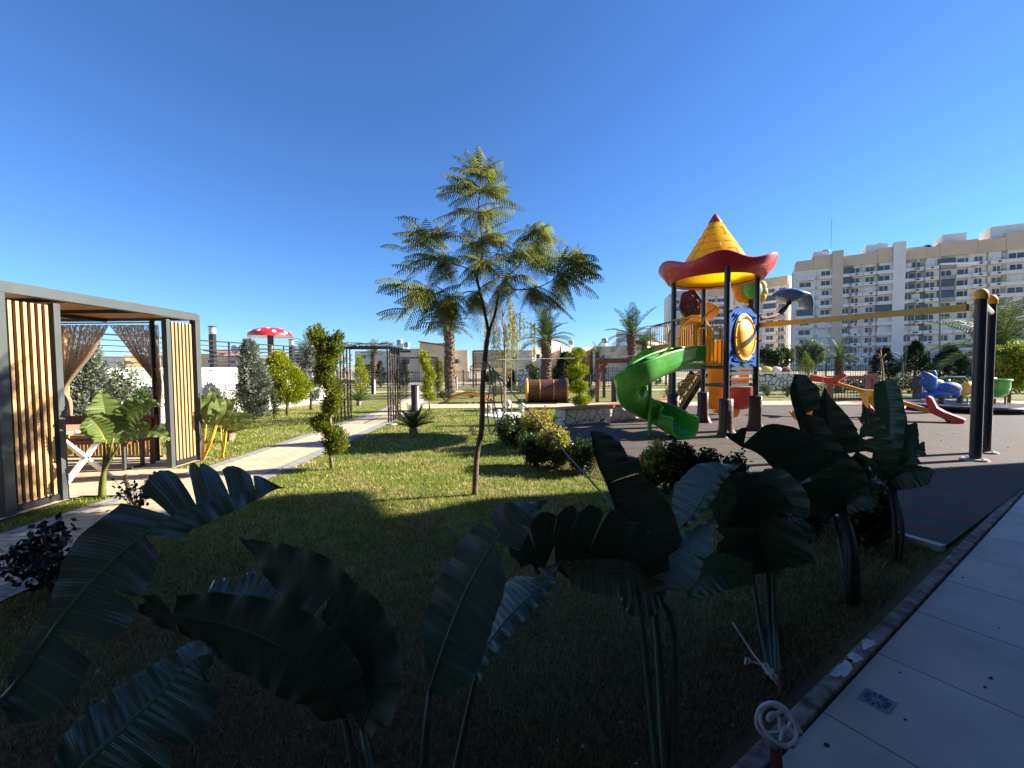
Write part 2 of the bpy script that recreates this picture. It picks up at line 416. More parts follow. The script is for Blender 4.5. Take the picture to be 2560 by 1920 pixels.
# ---- building beside the camera, whose shadow covers the near lawn, and added light blockers ----
c0 = Vector((14.35, 7.32, 0)); c1_ = c0 - KD * 24
bt = thing('apartment_building', 'pale apartment block beside the slab walkway that throws the long shadow over the near lawn', 'building', c0)
M_ren = mat('beige_render', (.34, .31, .27), .85, var=.08, vs=2)
b = MB(); q = [c0, c0 + KN * 12, c1_ + KN * 12, c1_]
b.poly([(p.x, p.y) for p in q][::-1], 0, 7.61)
mk('wall', b, M_ren, bt)
e0 = c0 - KD * 1.0 - KN * 1.1; q = [e0, e0 + KN * 12, e0 + KN * 12 - KD * 24, e0 - KD * 24]
b = MB(); b.poly([(p.x, p.y) for p in q][::-1], 7.612, 8.1); mk('roof', b, mat('roof_slab', (.3, .29, .27), .85, var=.1), bt)
M_glass = mat('window_glass', (.02, .025, .03), .08, spec=.8)
for i in range(8):
    for z in (1.6, 4.6):
        p_ = c0 - KD * (2 + i * 2.6) - KN * .01
        b = MB(); b.box((p_.x, p_.y, z), (1.5, .06, 1.5), rz=math.atan2(.55, .835)); mk('window', b, M_glass, bt)
for z in (3.0, 5.6):  # unseen overhanging slabs, added to darken the ground near the camera
    b = MB(); e0 = c0 - KD * 5 - KN * 1.95; q = [e0, e0 + KN * 1.94, e0 + KN * 1.94 - KD * 19, e0 - KD * 19]; b.poly([(p.x, p.y) for p in q][::-1], z, z + .18); mk('balcony', b, M_ren, bt)
w2 = thing('apartment_building', 'unseen tall pale wing added behind the camera to block sky light', 'building', (-8, -5, 0))  # unseen block put behind the camera to cut off part of the sky
b = MB(); b.poly([(-26, -9), (12, -9), (12, -4.6), (-26, -4.6)], 0, 13); mk('wall', b, M_ren, w2)
for i in range(9):
    for j in range(4):
        b = MB(); b.box((-23 + i * 4, -4.58, 1.8 + 3 * j), (1.6, .07, 1.5)); mk('window', b, M_glass, w2)

# ---- cracked-pattern stone walls ----
def crack_mat(name, base, line, sc, wd=.05, stretch=None):
    m = bpy.data.materials.new(name); m.use_nodes = True
    n, b = nodes_of(m); b.inputs['Roughness'].default_value = .85
    tc = n.nodes.new('ShaderNodeTexCoord'); mp = n.nodes.new('ShaderNodeMapping'); n.links.new(tc.outputs['Object'], mp.inputs[0])
    if stretch: mp.inputs['Scale'].default_value = stretch
    v = n.nodes.new('ShaderNodeTexVoronoi'); v.feature = 'DISTANCE_TO_EDGE'; v.inputs['Scale'].default_value = sc
    n.links.new(mp.outputs[0], v.inputs[0])
    rp = n.nodes.new('ShaderNodeValToRGB'); rp.color_ramp.elements[0].position = wd * .6; rp.color_ramp.elements[1].position = wd
    rp.color_ramp.elements[0].color = tuple(line) + (1,); rp.color_ramp.elements[1].color = tuple(base) + (1,)
    n.links.new(v.outputs[0], rp.inputs[0])
    no = n.nodes.new('ShaderNodeTexNoise'); no.inputs['Scale'].default_value = 14; no.inputs['Detail'].default_value = 6; n.links.new(tc.outputs['Object'], no.inputs[0])
    mx = n.nodes.new('ShaderNodeMix'); mx.data_type = 'RGBA'; mx.blend_type = 'MULTIPLY'; mx.inputs[0].default_value = .22
    n.links.new(rp.outputs[0], mx.inputs[6]); n.links.new(no.outputs[0], mx.inputs[7]); n.links.new(mx.outputs[2], b.inputs['Base Color'])
    bu = n.nodes.new('ShaderNodeBump'); bu.inputs['Distance'].default_value = .02; n.links.new(rp.outputs[0], bu.inputs['Height']); n.links.new(bu.outputs[0], b.inputs['Normal'])
    return m
M_crack = crack_mat('cracked_plaster', (.80, .76, .66), (.06, .05, .045), 3.6, .03)
M_crackL = crack_mat('cracked_plaster_large', (.80, .78, .74), (.05, .05, .05), 1.5, .02)
M_crackS = crack_mat('cracked_plaster_small', (.80, .78, .72), (.05, .05, .05), 3.0, .06)
M_white = mat('white_paint', (.78, .77, .74), .7, var=.06, vs=3)
M_black = mat('black_metal', (.018, .018, .022), .45, spec=.5)
M_grey = mat('grey_metal', (.068, .08, .082), .42, spec=.5, var=.06, vs=5)
M_wood = mat('honey_wood', (.50, .27, .10), .55, var=.22, vs=3, stretch=(8, 8, .8), bump=.1)
M_woodl = mat('light_wood', (.60, .37, .16), .55, var=.18, vs=3, stretch=(8, 8, .8), bump=.1)
M_woodd = mat('red_brown_wood', (.17, .055, .028), .5, var=.25, vs=3, stretch=(6, 6, 1))

# left retaining wall with railing, lamps
wl = [Vector((-11.2, 5.0, 0)), Vector((-10.6, 8.0, 0)), Vector((-9.6, 13, 0)), Vector((-8.6, 18, 0)), Vector((-8.3, 20, 0))]
t = thing('retaining_wall', 'long white garden wall with a cracked stone pattern under the black railing', 'wall', wl[0])
b = MB()
pp = [(p.x, p.y) for p in wl] + [(-20, 20.0), (-20, 5.0)]
b.poly(pp[::1], 0, 1.5); mk('wall_face', b, M_crackL, t)
b = MB(); b.poly([(p[0] + .04, p[1]) for p in pp[:5]] + [(-20, 20.04), (-20, 4.96)], 1.502, 1.56); mk('coping', b, M_white, t)
t = thing('railing', 'black metal railing with thin horizontal bars on top of the white wall', 'railing', wl[1])
rl = [p + Vector((-.25, 0, 0)) for p in wl]
b = MB()
for k in range(6):
    z = 1.56 + .86 * (k + 1) / 6
    b.tube([(p.x, p.y, z) for p in rl] + [(-14, 19.8, z)], .014 if k < 5 else .022, 6)
mk('rails', b, M_black, t)
for k in range(17):
    q = samp(rl, k / 16); b = MB(); b.box((q.x - .03, q.y, 1.56 + .42), (.03, .06, .84)); mk('post', b, M_black, t)
def wall_lamp(px, py, Y, label):
    t0 = P(px, py, Y); t = thing('pillar_lamp', label, 'lamp', (t0.x, t0.y, 1.5), 'pillar lamps on the garden wall')
    b = MB(); b.box((t0.x, t0.y, (1.5 + t0.z - .28) / 2), (.16, .16, t0.z - .28 - 1.5)); mk('pole', b, M_black, t, bevel=.01)
    b = MB()
    for k in range(5): b.lathe((t0.x, t0.y, t0.z - .26 + k * .042), [(.02, 0), (.115, 0), (.115, .026), (.02, .03)], 16)
    b.lathe((t0.x, t0.y, t0.z - .28), [(0.07, 0), (.07, .25)], 12); mk('lamp_shade', b, mat('lamp_louvre', (.45, .46, .46), .5), t, smooth='auto')
    b = MB(); b.lathe((t0.x, t0.y, t0.z - .035), [(0, .035), (.13, .03), (.13, 0), (0, 0)], 16); mk('cap', b, M_black, t, smooth='auto')
wall_lamp(530, 815, 14.4, 'black pillar lamp with ribbed grey head, nearer to the pavilion')
wall_lamp(728, 848, 18.6, 'black pillar lamp with ribbed grey head, beyond the red mushroom')
# mushroom
c = P(676, 842, 21); t = thing('mushroom_shower', 'red mushroom-shaped pool shower with white spots on a brown post', 'pool shower', (c.x, c.y, 1.5))
b = MB(); prof = [(1.0, 0), (1.0, .05)] + [(1.0 * math.cos(a * math.pi / 20), .05 + .42 * math.sin(a * math.pi / 20)) for a in range(1, 11)]
b.lathe(c, prof, 40); mk('cap', b, mat('glossy_red', (.50, .015, .02), .3, coat=.5), t, smooth=True)
b = MB(); b.lathe(c, [(.96, .01), (.1, .08)], 40); mk('underside', b, M_white, t, smooth=True)
b = MB()
for az, el in ((0, 60), (-50, 25), (-95, 32), (-140, 20), (-70, 58), (30, 30), (90, 35), (150, 40), (-15, 22), (210, 30)):
    e, a = R(el), R(az); q = c + Vector((1.0 * math.cos(e) * math.cos(a), math.cos(e) * math.sin(a), .05 + .42 * math.sin(e)))
    nn = Vector((math.cos(e) * math.cos(a) * .42, math.cos(e) * math.sin(a) * .42, math.sin(e))).normalized()
    b.sph(q, .1, 12, sc=(1, 1, .12), rot=nn.to_track_quat('Z', 'Y').to_matrix())
mk('spots', b, M_white, t, smooth=True)
b = MB(); b.tube([(c.x, c.y, 1.3), (c.x, c.y, c.z + .15)], .14, 16); mk('post', b, mat('brown_plastic', (.055, .028, .022), .5), t, smooth=True)

# ---- fences ----
def fence(pts, h, label, step=.13, z0=0.0):
    pts = [Vector((p[0], p[1], 0)) for p in pts]; t = thing('metal_fence', label, 'fence', pts[0], 'black boundary fences')
    b = MB()
    for i in range(len(pts) - 1):
        a, c = pts[i], pts[i + 1]; L = (c - a).length; d = (c - a) / L
        for z in (z0 + .12, z0 + h - .12): b.span(a + Vector((0, 0, z)), c + Vector((0, 0, z)), .035, .035)
        for k in range(int(L / step)):
            q = a + d * (k + .5) * step; b.box((q.x, q.y, z0 + h / 2 + .03), (.022, .022, h - .02), rz=math.atan2(d.y, d.x))
    mk('bars', b, M_black, t)
    for i in range(len(pts) - 1):
        a, c = pts[i], pts[i + 1]; L = (c - a).length; nq = max(1, int(L / 2.6))
        for k in range(nq):
            q = a.lerp(c, k / nq); bb = MB(); bb.box((q.x, q.y, z0 + h / 2 + .04), (.08, .08, h + .08)); mk('post', bb, M_black, t)
fence([(-17, 34), (-4, 34.2), (9.2, 34.5)], 1.25, 'black metal bar fence between the lawn and the low villas', .17)
fence([(9.4, 33.2), (20, 31), (34, 27.5)], 1.55, 'taller black bar fence in front of the tower blocks', .15)
fence([(1.5, 29.2), (7.5, 29.2)], 1.5, 'short black bar fence behind the wooden pergola', .3)

# ---- low villas beyond the fence ----
M_villa = mat('villa_beige', (.66, .56, .40), .85, var=.07, vs=1.5)
M_villaw = mat('villa_white', (.78, .70, .55), .85, var=.06, vs=1.5)
M_villay = mat('villa_cream', (.72, .55, .32), .85, var=.08, vs=1.5)
M_tile = mat('red_roof_tile', (.28, .10, .06), .8, var=.25, vs=6)
M_curt = mat('dark_window', (.05, .06, .075), .25, spec=.7)
def X(px, Y): return P(px, 918, Y).x
def prism(b, fp, ytop, z0=0.0):
    """footprint of (px, distance) pairs; top at the height seen at pixel row ytop over the first corner"""
    zt = Z(fp[0][0], ytop, fp[0][1])
    pts = [(X(p, y), y) for p, y in fp]
    A = sum(pts[i][0] * pts[(i + 1) % len(pts)][1] - pts[(i + 1) % len(pts)][0] * pts[i][1] for i in range(len(pts)))
    if A < 0: pts = pts[::-1]
    b.poly(pts, z0, zt); return zt
def villa(label, walls, wins=(), roofs=(), Y=45, extra=None):
    t = thing('villa', label, 'house', (X(walls[0][0][0][0], Y), Y, 0), 'low villas behind the fence')
    for fp, ytop, m in walls: b = MB(); zt = prism(b, fp, ytop); mk('wall', b, m, t)
    for x0, x1, y0, y1, yy in wins:
        b = MB(); p0, p1 = P(x0, y1, yy), P(x1, y0, yy); b.box(((p0.x + p1.x) / 2, yy - .03, (p0.z + p1.z) / 2), (p1.x - p0.x, .1, p1.z - p0.z))
        w = mk('window', b, M_white, t)
        b = MB(); b.box(((p0.x + p1.x) / 2, yy - .07, (p0.z + p1.z) / 2), (p1.x - p0.x - .16, .1, p1.z - p0.z - .16)); mk('pane', b, M_curt, w)
    for fp, y0, y1 in roofs:
        b = MB(); (xa, ya), (xb, yb) = fp
        p = [P(xa, y0, ya), P(xb, y1, yb)]
        q0 = Vector((p[0].x, ya + 5, p[0].z)); q1 = Vector((p[1].x, yb + 5, p[1].z))
        b.plate([p[0], p[1], q1, q0], .15); mk('roof', b, M_tile, t)
    return t
v = villa('beige villa with a raised slanting top, behind the garden arches',
      [([(888, 47), (1000, 47), (1000, 55), (888, 55)], 878, M_villaw), ([(1000, 45), (1050, 45), (1050, 55), (1000, 55)], 872, M_villa),
       ([(1050, 44), (1115, 44), (1115, 55), (1050, 55)], 858, M_villay), ([(1115, 45.5), (1170, 45.5), (1172, 55), (1115, 55)], 876, M_villa)],
      [(1008, 1026, 896, 912, 45), (1132, 1148, 896, 911, 45.5), (1064, 1076, 878, 890, 44), (1064, 1082, 905, 922, 44), (900, 915, 886, 898, 47)],
      [([(1046, 43.8), (1116, 43.8)], 854, 864)])
villa('white villa with a stepped roof behind the weeping tree',
      [([(1262, 47), (1330, 47), (1330, 57), (1262, 57)], 876, M_villaw), ([(1330, 45), (1376, 46), (1376, 57), (1330, 57)], 868, M_villa),
       ([(1372, 46), (1404, 50), (1404, 58), (1372, 58)], 848, M_villaw)],
      [(1278, 1292, 890, 905, 47), (1340, 1350, 885, 900, 45)], [([(1370, 45.8), (1408, 50)], 846, 855)])
villa('bright white villa wall above the dark shrubs, between two palms',
      [([(1404, 45), (1462, 49), (1462, 58), (1404, 58)], 866, M_villaw), ([(1430, 44), (1450, 44), (1450, 46), (1430, 46)], 868, M_villaw), ([(1462, 46), (1484, 48), (1484, 57), (1462, 57)], 868, M_villay)],
      [(1434, 1446, 884, 896, 44)], [])
villa('long low beige villa behind the wooden pergola',
      [([(1482, 44), (1566, 44), (1566, 55), (1482, 55)], 866, M_villa), ([(1566, 43), (1625, 43), (1625, 55), (1566, 55)], 862, M_villa), ([(1614, 42), (1664, 44.5), (1664, 55), (1614, 55)], 850, M_villaw)],
      [(1500, 1514, 886, 900, 44), (1575, 1588, 884, 898, 43)], [([(1610, 41.8), (1668, 44.6)], 848, 858)])
villa('low cream house seen through the railing beside the mushroom shower',
      [([(560, 60), (640, 60), (640, 70), (560, 70)], 893, M_villay), ([(640, 58), (700, 58), (700, 70), (640, 70)], 897, M_villaw), ([(735, 60), (840, 60), (840, 70), (735, 70)], 892, M_villaw)],
      [(575, 590, 900, 912, 60), (760, 775, 898, 909, 60), (800, 815, 898, 909, 60)], [([(556, 59), (644, 59)], 891, 893), ([(732, 59), (842, 59)], 886, 890)])
villa('pale house with a flat roof seen through the pavilion curtains',
      [([(90, 58), (310, 58), (310, 68), (90, 68)], 893, M_villaw), ([(310, 60), (560, 60), (560, 70), (310, 70)], 888, M_villay)],
      [(250, 270, 900, 915, 58), (310, 330, 900, 912, 60), (520, 540, 898, 910, 60)], [([(508, 59.5), (562, 59.5)], 876, 886)])
# roof tanks and satellite dishes
def tank(px, py, Y, label, two=True):
    p = P(px, py, Y); t = thing('roof_tank', label, 'water tank', p, 'solar tanks on the villa roofs')
    b = MB(); s = .35
    b.lathe(p, [(0, 1.5 * s), (s * .9, 1.5 * s), (s, 1.3 * s), (s, 0), (0, 0)], 14); mk('drum', b, mat('tank_metal', (.3, .31, .33), .35, metal=.6), t, smooth='auto')
    b = MB(); b.lathe(p, [(s * .8, -.7), (s * .8, -.05)], 10); b.box((p.x, p.y, p.z - .35), (s * 2.1, s * 2.1, .05)); mk('stand', b, M_white, t)
    b = MB(); b.box((p.x - .1, p.y - .8, p.z - .75), (1.4, .06, 1.0), rot=Euler((R(50), 0, 0)).to_matrix()); mk('panel', b, M_curt, t)
tank(1000, 862, 46, 'white water drum with solar panel on the beige villa roof'); tank(1018, 868, 46, 'second smaller drum beside the tank on the beige villa roof')
tank(1512, 858, 46, 'lone water drum on the roof near the wooden pergola'); tank(1428, 862, 50, 'water drum above the bright white villa')
tank(1350, 862, 48, 'water drum on the stepped white villa')
def dish(px, py, Y, label):
    p = P(px, py, Y); t = thing('satellite_dish', label, 'satellite dish', p, 'satellite dishes seen through the railing')
    b = MB(); b.sph(p, .42, 14, sc=(1, .25, 1)); mk('bowl', b, mat('dish_grey', (.4, .4, .4), .5), t, smooth=True)
    b = MB(); b.tube([p, p - Vector((0, -.1, 1.5))], .04, 6); mk('pole', b, M_grey, t)
dish(588, 873, 40, 'grey satellite dish nearest the mushroom post'); dish(612, 872, 40, 'grey satellite dish behind the tall silver conifer')
dish(240, 878, 48, 'grey satellite dish seen above the wall through the curtains')

# ---- apartment blocks ----
M_apt = mat('apartment_cream', (.74, .65, .53), .9, var=.05, vs=.3)
M_apt2 = mat('apartment_white', (.76, .69, .60), .9, var=.05, vs=.3)
M_tan = mat('apartment_tan', (.62, .47, .33), .9, var=.05, vs=.3)
M_band = mat('apartment_peach', (.64, .46, .30), .9, var=.06, vs=.3)
M_gb = mat('apartment_greyblue', (.34, .31, .30), .9, var=.06, vs=.3)
M_pane = mat('apartment_pane', (.07, .08, .10), .3, spec=.5, island=.6)
M_ac = mat('air_conditioner', (.5, .5, .5), .6)
def apartment(name, label, A, B, H, cols, strips, pent, rows, fl, depth=14, base_z=0):
    A, B = Vector(A), Vector(B); d = (B - A); L = d.length; d /= L
    nrm = Vector((d.y, -d.x, 0))                        # towards the camera
    if nrm.dot(-A) < 0: nrm = -nrm
    rz = math.atan2(d.y, d.x)
    def U(px):                                          # distance along the front seen at a pixel column
        rr = ray(px, 918); den = rr.x * d.y - rr.y * d.x
        return -(A.x * rr.y - A.y * rr.x) / (d.x * rr.y - d.y * rr.x)
    def at(u, z, o=0.0): q = A + d * u + nrm * o; return Vector((q.x, q.y, z))
    t = thing(name, label, 'apartment block', A)
    b = MB(); b.box(at(L / 2, H / 2, -depth / 2), (L, depth, H), rz=rz); mk('wall', b, M_apt, t)
    segs = sorted(pent)
    for x0, x1, dz, m in segs:                           # parapet bands and penthouses
        u0, u1 = U(x0), U(x1); pw = dz > 3; b = MB(); b.box(at((u0 + u1) / 2, H + dz / 2 - (.9 if not pw else .6), (.5 if not pw else -1.2) - 3), (u1 - u0 - .05, 6.8 if not pw else 6, dz + (1.8 if not pw else 1.2)), rz=rz); mk('parapet', b, m, t)
    for x0, x1, top, m in strips:
        u0, u1 = U(x0), U(x1); b = MB(); b.box(at((u0 + u1) / 2, (H + top) / 2, .4), (u1 - u0, 2.6, H + top), rz=rz); mk('stair_tower', b, m, t)
    nw = nb = 0; wrest = MB(); brest = MB()
    r = random.Random(len(label))
    for px, w, kind in cols:
        u = U(px); bo = 0
        if kind in 'ab': 
            bo = .45; bb = MB(); bb.box(at(u, (H - 1.2) / 2, .22), (w + 2.0, .46, H - 1.2), rz=rz); mk('bay', bb, M_apt if kind == 'a' else M_apt2, t)
        for k in range(rows):
            z = H - 2.6 - k * fl - .9
            if z < 2: continue
            out = .12
            if kind != 'w':
                bw = w + (1.0 if kind != 'a' else .9)
                mb = brest if nb >= 95 else MB()
                mb.box(at(u, z - 1.25, .6 + bo), (bw, 1.2, 1.0), rz=rz)
                if kind == 'a': mb.sph(at(u + .2, z - 1.2, 1.22 + bo), .34, 8, sc=(1, 1, .8), m=1)
                if nb < 95: mk('balcony', mb, [M_gb if kind == 'g' else M_apt2, M_pane], t)
                nb += 1
            glazed = r.random() < (.13 if kind in 'bg' else .0)
            hh = 1.5 if not glazed else 1.7; ww = w * r.choice((.62, .8, .8)) if not glazed else w + .6; oo = (.1 if not glazed else 1.0) + bo
            mb = wrest if nw >= 98 else MB()
            if glazed: mb.box(at(u, z + .25, oo - .5), (ww, 1.1, hh), rz=rz); 
            else:
                mb.box(at(u, z, oo), (ww, .12, hh), rz=rz, m=r.choice((0, 0, 0, 0, 1)))
                mb.box(at(u, z, oo + .03), (.12, .12, hh), rz=rz, m=1)
            if nw < 98: mk('window', mb, [M_pane, M_apt2], t)
            nw += 1
    if wrest.v: tag(mk('window_rest', wrest, [M_pane, M_apt2], t), kind='stuff')
    if brest.v: tag(mk('balcony_rest', brest, [M_apt2, M_pane], t), kind='stuff')
    return t, at, U
t, at, U = apartment('apartment_block', 'huge cream apartment block with one tan and one pale stair tower behind the swing beam',
    (91.2, 135, 0), (143, 106, 0), 33.2,
    [(2008, 3.6, 'b'), (2058, 2.6, 'b'), (2108, 1.8, 'b'), (2131, 2.4, 'a'), (2167, 2.4, 'a'), (2202, 3.0, 'b'), (2262, 2.0, 'b'), (2281, 2.4, 'a'), (2315, 2.4, 'a'),
     (2355, 2.8, 'g'), (2402, 3.4, 'g'), (2434, 1.8, 'a'), (2479, 2.0, 'a'), (2527, 3.4, 'b'), (2578, 2.4, 'a'), (2610, 2.4, 'a')],
    [(2073, 2100, 3.0, M_tan), (2222, 2252, 3.5, M_apt2)],
    [(1985, 2027, 1.2, M_band), (2027, 2073, 2.3, M_band), (2100, 2185, 1.3, M_band), (2185, 2222, 2.4, M_band), (2252, 2305, 1.6, M_band), (2305, 2338, 1.2, M_band),
     (2338, 2430, 2.0, M_band), (2350, 2410, 4.6, M_apt2), (2430, 2500, 1.6, M_band), (2500, 2640, 2.6, M_band), (2468, 2600, 5.2, M_apt2), (2030, 2065, 4.0, M_apt2), (2160, 2215, 4.2, M_apt2)],
    12, 3.0)
for px in (2062, 2198, 2318):
    u = U(px); q = at(u, 37.2 if px != 2318 else 35.2, -3); b = MB(); b.sph(q, .9, 10, sc=(1.4, 1, .8)); mk('roof_drum', b, M_curt, t, smooth=True)
b = MB(); q = at(U(2071), 42, 0); b.box(q, (.06, .06, 9)); mk('antenna', b, M_grey, t)
t, at, U = apartment('apartment_block', 'distant grey-beige apartment block standing behind the playground tower', (66, 176, 0), (103, 168, 0), 31.5,
    [(1688, 3.0, 'b'), (1722, 3.0, 'b'), (1776, 3.0, 'a'), (1800, 3.0, 'b'), (1846, 3.0, 'a'), (1872, 3, 'b')],
    [(1668, 1680, -3, M_apt2), (1740, 1758, 4.0, M_tan), (1815, 1828, 5.5, M_apt2)],
    [(1680, 1740, 1.0, M_band), (1758, 1815, 1.6, M_band), (1828, 1890, 2.2, M_band)], 11, 3.0)
t, at, U = apartment('apartment_block', 'beige apartment tower with a peach top band, beside the blue leaf of the playground', (98, 166, 0), (104.5, 158, 0), 33.5,
    [(1924, 3.6, 'b'), (1950, 3.6, 'g')], [], [(1895, 1968, 1.6, M_band)], 11, 3.0, depth=12)
# office block far away
t = thing('office_building', 'small grey office block with glass storeys far behind the middle palm', 'building', (X(1540, 240), 240, 0))
b = MB(); prism(b, [(1540, 240), (1640, 250), (1640, 265), (1540, 262)], 824); mk('wall', b, mat('office_grey', (.30, .32, .36), .6), t)
for k in range(5):
    b = MB(); z = Z(1540, 836 + k * 13, 239.6)
    b.strip([Vector((X(1543, 239.7), 239.7, z)), Vector((X(1637, 249.3), 249.3, z))], [Vector((X(1543, 239.7), 239.7, z + 1.6)), Vector((X(1637, 249.3), 249.3, z + 1.6))])
    mk('window', b, mat('office_glass', (.12, .2, .3), .15, spec=.8), t)
# low white wall, planter with stones at the far side of the playground
t = thing('planter_wall', 'white raised planter with a cracked stone pattern, filled with rocks and yellow plants', 'planter', (14.6, 24, 0))
b = MB(); prism(b, [(1880, 24), (1984, 24), (1984, 28), (1880, 28)], 934); mk('wall_face', b, M_crackS, t)
b = MB(); prism(b, [(1880, 23.97), (1984, 23.97), (1984, 24.2), (1880, 24.2)], 931, z0=Z(1880, 933, 23.97)); mk('coping', b, M_white, t)
r2 = random.Random(5)
for k, (px, py, s, m) in enumerate([(1940, 925, .28, 'w'), (1915, 925, .3, 'y'), (1900, 927, .25, 'y'), (1928, 928, .25, 'y'), (1962, 927, .3, 'r'), (1952, 930, .2, 'y'), (1888, 925, .3, 'y')]):
    b = MB(); b.sph(P(px, py, 25), s, 10, sc=(1.3, 1, .75)); o = mk('garden_rock' if m != 'y' else 'yellow_succulent', b, mat('rock_' + m, {'w': (.6, .55, .5), 'y': (.5, .4, .08), 'r': (.12, .05, .04)}[m], .9, var=.3, bump=1.0, bs=9), loc=P(px, py, 25))
    tag(o, {'w': 'pale round boulder highest on the white planter', 'y': {1915: 'wide yellow clump just behind the pale boulder, towards the tower', 1900: 'yellow clump second from the tower end of the white planter', 1928: 'yellow clump touching the pale round boulder', 1952: 'small yellow clump between the boulder and the dark red bush', 1888: 'yellow clump nearest the play tower on the white planter'}.get(px, ''), 'r': 'dark red rounded bush at the end of the white planter'}[m], {'w': 'rock', 'y': 'plant', 'r': 'bush'}[m], 'yellow clumps on the planter' if m == 'y' else None)
# ================= pavilion =================
def V(*a): return Vector(a)
FX, BX, Y0_, Y1_ = -5.14, -8.15, 4.17, 6.92
t = pav = thing('garden_pavilion', 'flat-roofed pavilion with grey metal frame, upright wooden slats and tied burlap curtains', 'pavilion', (-6.6, 5.5, 0))
b = MB()
for x, y in ((FX - .05, Y0_ + .05), (FX - .05, Y1_ - .05), (BX + .05, Y0_ + .05), (BX + .05, Y1_ - .05)): b.box((x, y, 1.15), (.1, .1, 2.3))
for a, c in (((FX - .05, Y0_, 2.35), (FX - .05, Y1_, 2.35)), ((BX + .05, Y0_, 2.35), (BX + .05, Y1_, 2.35))): b.span(a, c, .1, .1)
for y in (Y0_ + .05, Y1_ - .05): b.span((BX + .1, y, 2.35), (FX - .1, y, 2.35), .096, .096)
mk('frame', b, M_grey, t, bevel=.004)
for y in (4.75, 6.28):
    b = MB(); b.box((FX - .04, y, 1.14), (.08, .07, 2.24)); mk('post', b, M_grey, t, bevel=.003)
b = MB(); b.box(((FX + BX) / 2, 5.545, 2.41), (FX - BX - .04, 2.7, .02)); mk('roof', b, M_grey, t)
b = MB(); b.box(((FX + BX) / 2, 5.545, 2.365), (FX - BX - .24, 2.5, .05)); mk('ceiling', b, mat('ceiling_wood', (.42, .20, .07), .6, var=.2, vs=3, stretch=(.8, 9, 3)), t)
b = MB()
for y in (4.9, 5.85): b.span((BX + .1, y, 2.32), (FX - .1, y, 2.32), .06, .05)
b.span((-6.6, Y0_ + .1, 2.31), (-6.6, Y1_ - .1, 2.31), .05, .05); mk('roof_beam', b, M_black, t)
def slat_panel(ya, yb, n):
    b = MB()
    for k in range(n):
        y = ya + (k + .5) * (yb - ya) / n; b.box((FX - .03, y, 1.17), (.03, (yb - ya) / n * .44, 2.12))
    mk('slat_panel', b, M_woodl, t)
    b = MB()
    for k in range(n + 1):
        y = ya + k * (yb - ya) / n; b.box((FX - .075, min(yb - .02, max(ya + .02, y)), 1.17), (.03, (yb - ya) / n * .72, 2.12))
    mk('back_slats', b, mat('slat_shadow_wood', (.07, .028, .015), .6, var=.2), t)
    for xo_, z_, w_, h_ in ((.14, .95, .03, .05), (.045, .07, .07, .06), (.14, 2.2, .03, .05)):
        b = MB(); b.box((FX - xo_, (ya + yb) / 2, z_), (w_, yb - ya, h_)); mk('slat_batten', b, M_black, t)
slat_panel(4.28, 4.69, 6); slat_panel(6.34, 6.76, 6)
for xa, xb in ((BX + .1, -7.3), ):      # far side: closed slats near the back corner
    b = MB()
    for k in range(9): b.box((lerp(xa, xb, (k + .5) / 9), Y1_ - .05, 1.17), (.045, .05, 2.12))
    mk('slat_panel', b, M_woodl, t)
b = MB()
for k in range(24): b.box((lerp(-7.3, -5.85, (k + .5) / 24), Y1_ - .03, .24), (.034, .02, .3))
b.box((-6.6, Y1_ - .03, .41), (1.6, .05, .04)); b.box((-6.6, Y1_ - .03, .07), (1.6, .05, .03)); mk('low_fence', b, M_wood, t)
b = MB(); b.tube([(-5.83, Y1_ - .12, 0), (-5.83, Y1_ - .12, 2.3)], .035, 10); b.tube([(-5.83, Y1_ - .12, 1.2), (-5.83, Y1_ - .12, 1.23)], .045, 10); mk('drain_pipe', b, M_black, t)
b = MB(); b.tube([(-7.6, Y1_ - .1, 2.27), (-5.86, Y1_ - .1, 2.27)], .012, 6); mk('curtain_rod', b, M_black, t)
# curtains
m = M_burlap = mat('burlap', (.55, .41, .28), .95, var=.12, vs=30, bump=.5, bs=220, trans=.5)
n_ = M_burlap.node_tree; wv = n_.nodes.new('ShaderNodeTexNoise'); wv.inputs['Scale'].default_value = 1; wv.inputs['Detail'].default_value = 3; mpp = n_.nodes.new('ShaderNodeMapping'); mpp.inputs['Scale'].default_value = (90, 90, 9)
tcc = n_.nodes.new('ShaderNodeTexCoord'); n_.links.new(tcc.outputs['Object'], mpp.inputs[0]); n_.links.new(mpp.outputs[0], wv.inputs[0])
rr_ = n_.nodes.new('ShaderNodeMapRange'); rr_.inputs[1].default_value = .53; rr_.inputs[2].default_value = .66; rr_.inputs[4].default_value = .8; n_.links.new(wv.outputs[0], rr_.inputs[0])
tb = n_.nodes.new('ShaderNodeBsdfTransparent'); mxx = n_.nodes.new('ShaderNodeMixShader'); mo_ = n_.nodes['Material Output']; src_ = mo_.inputs[0].links[0].from_socket
n_.links.new(rr_.outputs[0], mxx.inputs[0]); n_.links.new(src_, mxx.inputs[1]); n_.links.new(tb.outputs[0], mxx.inputs[2]); n_.links.new(mxx.outputs[0], mo_.inputs[0])
